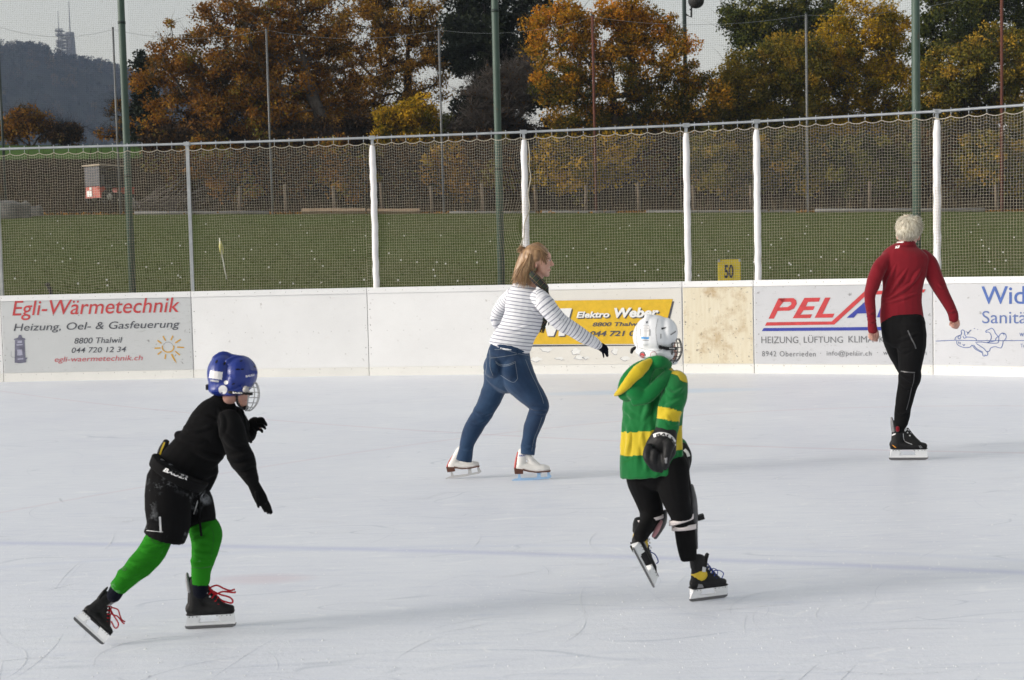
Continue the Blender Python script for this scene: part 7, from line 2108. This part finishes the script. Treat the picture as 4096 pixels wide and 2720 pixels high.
    def ringband(c, p0, p1, w, cx_, cy_, dyc, r_, name, mat, thick=.0035):
        """flat strap wound round a leg: half ellipse on the near side closing behind"""
        a, b = fg.P(c, *p0, dyc), fg.P(c, *p1, dyc)
        mid = (a + b) / 2; hx = (b - a) / 2
        wv = UPV * fg.m(c, w)
        V, Fs = [], []
        n = 28
        nrm = Vector((0, -1, 0))
        for i in range(n):
            an = 2 * PI * i / n
            q = mid + hx * 1.06 * math.cos(an) + nrm * hx.length * r_ * math.sin(an) - UPV * fg.m(c, 14) * math.sin(an) * -1
            o_ = (hx.normalized() * math.cos(an) + nrm * math.sin(an)) * thick
            V += [q - wv, q + wv, q + wv + o_, q - wv + o_]
        for i in range(n):
            a_, b_ = 4 * i, 4 * ((i + 1) % n)
            for j in range(4): Fs.append((a_ + j, b_ + j, b_ + (j + 1) % 4, a_ + (j + 1) % 4))
        return mesh_obj(name, V, Fs, mat, pe, True)
    ringband(cF, (680, 705), (890, 640), 24, 0, 0, -.02, 1.0, 'strap', M_strap)
    ringband(cF, (705, 755), (915, 735), 24, 0, 0, -.005, 1.02, 'strap', M_strap)
    ringband(cF, (372, 690), (600, 640), 15, 0, 0, .01, 1.0, 'strap', M_strap)
    # jersey
    folds = [r_ for r_ in ([(470, 800, 14, -.16), (430, 900, 22, -.165), (380, 1010, 14, -.16)], [(560, 780, 14, -.16), (530, 880, 24, -.17), (500, 1000, 14, -.165)], [(590, 720, 12, -.19), (660, 780, 18, -.235), (750, 720, 12, -.18)], [(545, 900, 10, -.2), (620, 880, 18, -.255), (720, 830, 12, -.2)], [(230, 1000, 14, -.1), (260, 1180, 20, -.12), (240, 1330, 14, -.1)], [(380, 1150, 12, -.16), (400, 1300, 20, -.17), (420, 1450, 12, -.17)], [(200, 880, 12), (260, 960, 18), (350, 1000, 12)], [(590, 960, 10), (640, 1040, 14), (700, 1020, 10)])]
    V, Fs = fuse([fg.tube(cE, T_t, .62, ends=(False, True)), fg.tube(cE, T_an, .95), fg.tube(cE, T_af, .9)], .0055, 4)
    V = creases(V, Fs, fg, cE, folds)
    V = wrinkle(V, Fs, amp=.009, scale=10, axis=(.2, .1, 1), stretch=2.2, seed=61)
    px = np.zeros((len(V), 2))
    rel = V - np.array(CAMP[:])
    dz = rel @ np.array(FWD[:]); px[:, 0] = CX + F * (rel @ np.array(RGT[:])) / dz; px[:, 1] = CY - F * (rel @ np.array(UPV[:])) / dz
    ex, ey = (px[:, 0] - 2400) * 2.24, (px[:, 1] - 1230) * 2.24
    tp, tra, _ = fg.rows(cE, T_t, 5); ap, ara, _ = fg.rows(cE, T_an, 5); fp, fra, _ = fg.rows(cE, T_af, 5)
    a0, d0 = axis_param(V, tp, tra); a1, d1 = axis_param(V, ap, ara); a2, d2 = axis_param(V, fp, fra)
    mm = 2.24 * F / fg.d0
    arm = (d1 < d0 * .97) & (V[:, 1] < fg.d0 - .03) & (a1 * mm > 60)
    farm = (d2 < d0 * .97) & (V[:, 1] > fg.d0 + .1)
    la = a1 * mm                                  # crop pixels along the sleeve
    lb = a0 * mm                                  # ... up from the hem
    zrel = (V[:, 2] - fg.P(cE, 460, 1500, 0).z) * mm
    slant = (V[:, 0] - fg.P(cE, 460, 1200, 0).x) * mm
    body_y = (zrel - .10 * slant > 215) & (zrel - .10 * slant < 425)
    yel = np.where(arm, (la > 262) & (la < 372), np.where(farm, False, body_y)).astype(float)
    je = mesh_obj('jersey', V, Fs, jersey_mat(), pe, True, attrs={'yellow': yel})
    dj = Decal(bvh(V, Fs), .002)
    dj.poly([cE(*q) for q in ((572, 562), (605, 535), (650, 528), (720, 545), (770, 590), (800, 650), (788, 675), (750, 665), (718, 648), (695, 608), (660, 598), (630, 590), (612, 560))], 'shoulder_patch', M_jyel, je, 1.6)
    dj.stroke([cE(185, 1400), cE(330, 1345), cE(480, 1320), cE(600, 1310)], 1.6, 'hem_seam', M_lgreen_band, je)
    hd, V, Fs = clothe('hood', [fg.tube(cE, [(430, 520, 80, -.10), (350, 610, 120, -.13), (270, 720, 122, -.13), (200, 800, 70, -.11)], .38), fg.ell(cE, 330, 770, 125, 80, -.135, .04, .5), fg.tube(cE, [(300, 850, 40, -.15), (420, 800, 60, -.16), (530, 690, 60, -.15), (620, 590, 50, -.11)], .6), fg.tube(cE, [(440, 500, 60, -.1), (540, 490, 60, -.12), (620, 520, 40, -.08)], .6)], M_jgreen, je, .005, 4, dict(amp=.009, scale=11, axis=(.6, .1, .7), stretch=.6, seed=71))
    dhd = Decal(bvh(V, Fs), .002)
    ytrim, _, _ = clothe('hood_trim', [fg.tube(cE, [(452, 478, 26, -.12), (385, 535, 52, -.14), (310, 605, 56, -.155), (240, 690, 44, -.155), (180, 750, 30, -.14), (135, 785, 16, -.11)], .7)], M_jyel, hd, .0045, 3, dict(amp=.006, scale=18, axis=(.6, .1, .7), stretch=.5, seed=72))
    # gloves
    cuff = fg.tube(cE, [(603, 1085, 96, -.165), (585, 1140, 108, -.17), (565, 1195, 122, -.175)], .85)
    gl = [cuff, fg.tube(cE, [(560, 1200, 128, -.18), (540, 1280, 140, -.18), (525, 1360, 112, -.18)], .62)] + [fg.tube(cE, r_, .95, n=10) for r_ in
          ([(440, 1260, 44, -.22), (420, 1340, 38, -.24), (455, 1410, 30, -.245), (490, 1450, 22, -.23)], [(490, 1300, 40, -.24), (480, 1380, 36, -.25), (515, 1455, 24, -.24)], [(540, 1330, 38, -.24), (535, 1400, 32, -.25), (548, 1462, 22, -.235)], [(590, 1320, 36, -.22), (600, 1390, 30, -.225), (580, 1440, 22, -.21)], [(620, 1220, 50, -.235), (600, 1310, 42, -.26), (590, 1385, 36, -.262), (575, 1425, 24, -.25)])]
    go, V, Fs = clothe('hockey_glove', gl, M_blkp, pe, .0042, 2, dict(amp=.004, scale=26, seed=81))
    dg = Decal(bvh(V, Fs), .0015)
    dg.stroke([cE(478, 1150), cE(540, 1132), cE(620, 1150), cE(672, 1210), cE(692, 1272)], 14, 'cuff_band', M_sticker, go)
    Decal(dg.t, .0028).text('BAUER', [cE(500, 1150), cE(560, 1136), cE(625, 1160), cE(668, 1215), cE(682, 1255)], 12, 'lettering', M_blkp, go, .1, .03)
    dg.poly([cE(578, 1350), cE(604, 1345), cE(600, 1395), cE(584, 1400)], 'worn_patch', M_grey, go, 1.4)
    go2, V, Fs = clothe('hockey_glove', [fg.tube(cE, [(735, 1255, 56, .2), (768, 1310, 52, .19), (775, 1370, 48, .19), (765, 1440, 40, .19)], .8), fg.tube(cE, [(770, 1370, 30, .17), (782, 1430, 24, .17), (778, 1480, 20, .17)], 1), fg.tube(cE, [(755, 1390, 28, .21), (768, 1450, 24, .21), (772, 1500, 18, .21)], 1)], M_blkp, pe, .0042, 2)
    Decal(bvh(V, Fs), .0015).stroke([cE(755, 1272), cE(780, 1298), cE(796, 1335)], 12, 'cuff_band', M_sticker, go2)
    clothe('padding', [fg.tube(cF, [(835, 200, 30, .03), (845, 260, 26, .02), (850, 320, 30, .0), (862, 380, 26, .0)], 1)], M_bpant, pe, .005, 3)
    # helmet
    hel = fuse([fg.ell(cE, 485, 262, 192, 198, .0, .108), fg.ell(cE, 500, 400, 160, 80, .0, .102), fg.ell(cE, 470, 408, 136, 68, .0, .098), fg.ell(cE, 590, 225, 105, 135, .0, .10), fg.tube(cE, [(345, 380, 40, -.03), (470, 425, 42, -.085), (590, 420, 40, -.07), (650, 410, 30, -.04)], .7),
                fg.tube(cE, [(445, 85, 46, -.03), (415, 190, 50, -.075), (415, 320, 48, -.085)], .5)], .004, 4)
    ho = mesh_obj('helmet', hel[0], hel[1], M_hwhite, pe, True)
    dh = Decal(bvh(*hel), .0015)
    for st in ([(345, 110), (325, 200), (330, 310), (340, 380)], [(345, 360), (420, 380), (500, 390), (560, 372)], [(520, 100), (500, 200), (510, 300), (530, 370)]): dh.stroke([cE(*q) for q in st], 1.6, 'shell_seam', M_grey, ho)
    dh.poly([cE(395, 160), cE(440, 160), cE(436, 262), cE(388, 262)], 'label_sticker', M_sticker, ho, 1.2)
    dh.poly([cE(366, 262), cE(438, 266), cE(436, 284), cE(366, 280)], 'blue_sticker', simple('sky_blue_sticker', (0.08, 0.32, 0.68), .5), ho, 1.2)
    for y in (160, 185, 210): dh.stroke([cE(390, y), cE(440, y + 1)], 1.3, 'small_print', M_grey, ho)
    dh.poly([cE(412, 125), cE(428, 122), cE(426, 140), cE(412, 142)], 'small_print', M_dark, ho, 1)
    dh.stroke([cE(372, 292), cE(438, 296)], 2.2, 'small_print', M_grey, ho)
    dh.disc(*cE(381, 424), 12.5, 'round_sticker', M_dark, ho, 15); Decal(dh.t, .0026).disc(*cE(379, 430), 9, 'round_sticker', M_red, ho, 10)
    dh.disc(*cE(479, 425), 14, 'round_sticker', M_pink, ho, 14); Decal(dh.t, .0026).disc(*cE(479, 425), 11.5, 'round_sticker', M_sticker, ho)
    dh.poly([cE(550, 180), cE(595, 176), cE(582, 188), cE(552, 200)], 'vent', M_blkp, ho, .8)
    dh.stroke([cE(546, 235), cE(544, 278)], 3.5, 'vent', M_grey, ho); dh.stroke([cE(632, 245), cE(660, 228), cE(680, 212)], 5, 'vent', M_grey, ho)
    dh.stroke([cE(360, 190), cE(362, 255)], 3, 'vent', M_grey, ho); dh.stroke([cE(446, 195), cE(447, 255)], 3, 'vent', M_grey, ho)
    mesh_obj('dial_knob', *fg.tube(cE, [(318, 360, 14, -.02), (290, 378, 16, -.02), (282, 405, 12, -.02)], .8), M_blkp, ho, True)
    st = fuse([fg.tube(cE, [(528, 352, 20, -.108), (590, 365, 20, -.10), (650, 368, 20, -.078), (690, 368, 17, -.05)], .25)], .0035, 2)
    so = mesh_obj('cage_strap', st[0], st[1], M_blkp, ho, True)
    Decal(bvh(*st)).text('BAUER', [cE(622, 366), cE(672, 368)], 5.5, 'lettering', M_sticker, so, 0, .03)
    eg = fuse([fg.ell(cE, 612, 425, 52, 48, -.055, .014)], .004, 3); mesh_obj('ear_guard', eg[0], eg[1], M_hwhite, ho, True)
    cage(fg, ho, cE, 606, 370, 130, 150, .02, .095, M_wirek, .0021)
    ch = fuse([fg.tube(cE, [(622, 468, 16, -.03), (660, 490, 26, .0), (690, 470, 20, .03)], .8)], .004, 2); mesh_obj('chin_cup', ch[0], ch[1], M_hwhite, ho, True)
    # skates
    h, t = ground(*cF(868, 1466)), ground(*cF(1226, 1420))
    up = fg.P(cF, 870, 1060, .01) - fg.P(cF, 935, 1440, 0)
    for (hh, tt, uu, lm) in ((h, t, up * .35 + EZ * .3, M_lblue), (fg.P(cF, 322, 965, -.20), fg.P(cF, 520, 1338, -.13), RGT * .30 + FWD * 1.0 + UPV * .12, M_lblue)):
        bo, tr, M, L = hockey_skate(pe, hh, tt, uu, M_leather, lm, guard_m=M_leather, bows=False)
        V, Fs = xf(M, L, lt([(.28, 0, .585), (.24, 0, .665)], [.142, .140], [.215, .20], 28))
        mesh_obj('yellow_band', V, Fs, M_yelband, bo, True)
        dk = Decal(tr, .001)
        mb = MB()
        for s_ in (-1, 1):
            mb.add(*xf(M, L, tube_geo(spline([(.60, s_ * .05, .68), (.72, s_ * .12, .70), (.84, s_ * .14, .62), (.80, s_ * .12, .50)], 5), .012, n=5)))
        mb.build('lace_loops', lm, bo, True)
        for s_ in (-1, 1):
            V = [M @ (Vector(q) * L) for q in ((.12, s_ * .148, .34), (.30, s_ * .150, .34), (.26, s_ * .147, .42), (.16, s_ * .142, .44))]
            mesh_obj('side_flash', V, [(0, 1, 2, 3)], M_grey, bo)
            V = [M @ (Vector(q) * L) for q in ((.26, s_ * .152, .72), (.36, s_ * .140, .70), (.38, s_ * .132, .80), (.28, s_ * .146, .84))]
            mesh_obj('side_flash', V, [(0, 1, 2, 3)], M_silver, bo)
    return pe
# ================================================================== man in the dark red top
def man():
    base = ground(*cH(612, 1468))
    fg = Fig(base.y)
    pe = person('person with short bleached hair in dark red top and black trousers, seen from behind', base)
    T_t = [(545, 1195, 222, 0), (540, 1120, 218, 0), (535, 1010, 208, 0), (543, 890, 200, 0), (552, 770, 212, 0), (562, 650, 238, 0), (568, 550, 250, 0), (572, 480, 222, 0), (578, 425, 160, 0), (585, 385, 100, 0)]
    T_al = [(385, 530, 62, .0), (325, 600, 74, -.01), (268, 720, 72, -.02), (232, 830, 66, -.02), (208, 930, 56, -.02), (215, 1040, 52, -.03), (225, 1150, 48, -.03), (233, 1240, 48, -.03), (240, 1285, 49, -.03)]
    T_ar = [(765, 500, 66, .0), (832, 590, 84, -.01), (890, 740, 82, -.02), (952, 870, 70, -.02), (1010, 975, 60, -.02), (1058, 1065, 53, -.02), (1080, 1120, 52, -.02), (1086, 1166, 49, -.02)]
    hip = [(550, 10, 222, 0), (555, 90, 224, 0), (550, 180, 205, 0)]
    Lr = [(620, 60, 160, -.02), (638, 160, 145, -.03), (642, 280, 138, -.03), (634, 400, 122, -.03), (626, 520, 108, -.03), (622, 600, 108, -.04), (602, 700, 96, -.03), (578, 800, 88, -.02), (558, 900, 82, -.01), (546, 1000, 76, .0), (536, 1070, 68, .0), (520, 1135, 52, .0)]
    Lr = [(a, b, c * (1.06 if b < 1050 else 1), d) for a, b, c, d in Lr]
    Ll = [(440, 70, 115, .02), (448, 190, 105, .04), (490, 330, 95, .10), (552, 460, 85, .18), (598, 580, 74, .24), (590, 720, 62, .32), (570, 850, 52, .40), (560, 960, 46, .45)]
    hl = [[(240, 1280, 42, -.03, .8), (248, 1320, 52, -.03, .6), (250, 1350, 48, -.03, .6)], [(205, 1325, 17, -.05), (208, 1358, 17, -.06), (222, 1372, 14, -.05)], [(225, 1335, 18, -.055), (232, 1372, 18, -.065), (245, 1385, 14, -.05)], [(248, 1340, 18, -.05), (256, 1380, 18, -.06), (264, 1392, 13, -.045)], [(268, 1335, 17, -.04), (276, 1376, 16, -.05), (280, 1394, 12, -.04)], [(282, 1290, 16, -.02), (291, 1335, 15, -.02), (288, 1372, 12, -.03)]]
    hr = [[(1088, 1160, 42, -.02, .8), (1098, 1200, 50, -.02, .6), (1105, 1232, 46, -.02, .6)], [(1130, 1225, 16, -.04), (1118, 1255, 16, -.05), (1100, 1258, 13, -.05)], [(1115, 1230, 16, -.05), (1095, 1252, 16, -.06), (1075, 1250, 13, -.055)], [(1100, 1225, 16, -.055), (1078, 1242, 16, -.062), (1060, 1238, 12, -.055)], [(1085, 1215, 15, -.055), (1066, 1232, 14, -.06), (1054, 1226, 11, -.05)], [(1062, 1185, 14, -.02), (1052, 1210, 14, -.03), (1046, 1230, 11, -.04)]]
    head = [fg.ell(cG, 607, 215, 122, 130, .0, .098), fg.ell(cG, 620, 285, 95, 80, .03, .085), fg.tube(cG, [(590, 400, 82, .0), (605, 330, 80, .0), (612, 280, 78, .0)], .95), fg.ell(cG, 500, 298, 17, 40, .0, .02), fg.ell(cG, 716, 308, 16, 40, .01, .02), fg.ell(cG, 640, 345, 60, 40, .07, .04), fg.tube(cG, [(650, 250, 14, .1), (660, 290, 16, .12), (655, 310, 16, .115)])]
    g = head + [fg.tube(cG, T_t, .5, scale=.84), fg.tube(cG, T_al, .95, scale=.75), fg.tube(cG, T_ar, .95, scale=.75), fg.tube(cH, hip, .6, scale=.85), fg.tube(cH, Lr, .95, scale=.85), fg.tube(cH, Ll, .95, scale=.85)]
    for hd in (hl, hr): g += [fg.tube(cG, r_, .95, n=10, k=3) for r_ in hd]
    body, Vb, Fb = clothe('body', g, M_skin2, pe, .0042, 2)
    hv = Decal(bvh(Vb, Fb), .0006)
    for st in ([(222, 1310), (226, 1345)], [(244, 1318), (250, 1355)], [(266, 1318), (272, 1358)], [(1112, 1215), (1098, 1240)], [(1095, 1205), (1075, 1232)]): hv.stroke([cG(*q) for q in st], 1.2, 'finger_crease', M_lip, pe)
    folds = [r_ for r_ in ([(480, 600, 8, -.145), (420, 740, 20, -.14), (370, 860, 12, -.10)], [(600, 640, 8, -.155), (520, 760, 18, -.155), (420, 900, 12, -.12)], [(690, 760, 8, -.14), (560, 860, 17, -.15), (400, 960, 12, -.11)], [(740, 640, 10, -.10), (690, 720, 18, -.13), (640, 800, 10, -.14)], [(350, 1010, 10, -.09), (520, 960, 14, -.15), (700, 900, 10, -.12)], [(180, 1080, 8, -.04), (220, 1100, 14, -.08), (265, 1070, 8, -.05)], [(176, 1170, 8, -.04), (225, 1195, 13, -.08), (275, 1180, 8, -.05)], [(920, 790, 8, -.04), (960, 830, 13, -.09), (1000, 830, 8, -.05)], [(1020, 1085, 7, -.04), (1070, 1090, 12, -.075), (1112, 1070, 7, -.05)])]
    col = fg.tube(cG, [(585, 400, 104, .0), (585, 350, 88, .0)], .95, ends=False)
    top, V, Fs = clothe('red_top', [fg.tube(cG, T_t, .52, ends=(False, True)), fg.tube(cG, T_al, .95), fg.tube(cG, T_ar, .95), col], M_redtop, pe, .006, 4, dict(amp=.0055, scale=12, axis=(.7, .1, .6), stretch=.4, seed=91), folds=(fg, cG, folds))
    dt = Decal(bvh(V, Fs), .0015)
    dt.poly([cG(480, 358), cG(562, 354), cG(564, 366), cG(482, 371)], 'collar_tape', M_sticker, top, 1)
    dt.poly([cG(478, 402), cG(521, 396), cG(513, 424), cG(471, 429)], 'back_logo', M_sticker, top, 1)
    Decal(dt.t, .0024).poly([cG(492, 404), cG(504, 403), cG(502, 412), cG(490, 413)], 'back_logo', M_redl, top, .8)
    M_seam2 = cloth('dark_red_seam', (0.16, 0.010, 0.015))
    for st in ([(320, 1178), (450, 1160), (600, 1165), (765, 1180)], [(400, 420), (330, 520), (290, 600), (325, 730)], [(690, 420), (740, 520), (745, 620), (770, 690)]): dt.stroke([cG(*q) for q in st], 1.5, 'seam', M_seam2, top)
    f2 = [r_ for r_ in ([(520, 560, 8, -.10), (600, 620, 15, -.135), (690, 660, 9, -.09)], [(520, 660, 8, -.09), (600, 700, 14, -.12), (690, 690, 9, -.08)], [(480, 960, 8, -.06), (545, 985, 13, -.095), (620, 950, 8, -.05)], [(500, 210, 10, -.13), (600, 180, 16, -.155), (720, 130, 9, -.10)], [(640, 300, 10, -.16), (560, 330, 14, -.14), (505, 310, 9, -.08)])]
    tro, V, Fs = clothe('trousers', [fg.tube(cH, hip, .62), fg.tube(cH, Lr, .95), fg.tube(cH, Ll, .95), fg.ell(cH, 630, 120, 145, 160, -.02, .09)], M_bpant, pe, .006, 5, dict(amp=.006, scale=14, axis=(.3, .1, 1), stretch=.35, seed=95), folds=(fg, cH, f2))
    dk = Decal(bvh(V, Fs), .0015)
    for st, w in (([(604, 108), (640, 190), (672, 250), (690, 300)], 5), ([(530, 535), (600, 545), (680, 550)], 4.5), ([(672, 560), (665, 640), (640, 730), (620, 830), (590, 940)], 2.5)): dk.stroke([cH(*q) for q in st], w, 'zip_trim', M_guard, tro)
    # hair
    rg = np.random.default_rng(4)
    bh = fuse([fg.ell(cG, 612, 208, 128, 122, -.002, .102), fg.ell(cG, 600, 270, 112, 66, -.045, .07), fg.ell(cG, 635, 150, 92, 62, .02, .08)], .0045, 2)
    ha = mesh_obj('hair', bh[0], bh[1], M_pale, pe, True, attrs={'tone': np.clip(.45 + .35 * vnoise(bh[0] * np.array([1, 1, .35]), 120, 4), 0, 1)})
    N = normals(*bh)
    ids = rg.choice(len(bh[0]), 1500)
    paths = []
    crown = np.array(fg.P(cG, 640, 130, -.03)[:])
    for i in ids:
        p_ = bh[0][i]; n_ = N[i]
        away = p_ - crown; away -= n_ * (away @ n_); L_ = np.linalg.norm(away)
        dr = away / (L_ + 1e-6)
        dr = dr + np.array([0.15, 0, -.35 if p_[2] < crown[2] - .04 else .15]) + rg.normal(0, .08, 3)
        ln = rg.uniform(.020, .036) * (1.25 if p_[2] > crown[2] - .03 else .8)
        paths.append([p_ - n_ * .004, p_ + n_ * .003 + dr * ln * .5, p_ + n_ * (.001 + .007 * rg.random()) + dr * ln])
    V, Fs, T = strands(paths, .0019, .0005, rg, (.55, .25))
    mesh_obj('locks', V, Fs, M_pale, ha, True, attrs={'tone': T})
    # skates
    h, t = ground(*cH(412, 1466)), ground(*cH(812, 1464))
    bo, tr, M, L = hockey_skate(pe, h, t, EZ + RGT * .02, M_leather, M_lblk, tongue_m=M_holder, guard_m=M_grey, bows=False)
    dk = Decal(tr, .0014)
    dk.poly([cH(436, 1306), cH(450, 1308), cH(488, 1336), cH(470, 1336)], 'orange_flash', M_orange, bo, 1)
    dk.poly([cH(432, 1196), cH(480, 1182), cH(478, 1196), cH(432, 1214)], 'silver_flash', M_silver, bo, 1)
    for st in ([(556, 1186), (562, 1240), (580, 1272), (650, 1300)], [(490, 1152), (545, 1150)]): dk.stroke([cH(*q) for q in st], 2.6, 'silver_flash', M_silver, bo)
    for st in ([(720, 1314), (742, 1344)], [(735, 1312), (757, 1340)]): dk.stroke([cH(*q) for q in st], 1.5, 'silver_flash', M_silver, bo)
    mesh_obj('sock', *fg.tube(cH, [(498, 1150, 20, -.05), (498, 1128, 20, -.05)], 1), M_redtop, bo, True)
    h2 = fg.P(cH, 556, 1085, .36); t2 = fg.P(cH, 560, 1120, .60)
    hockey_skate(pe, h2, t2, UPV + RGT * .05, M_leather, M_lblk, bows=False)
    return pe
boy_black()
woman()
boy_green()
man()
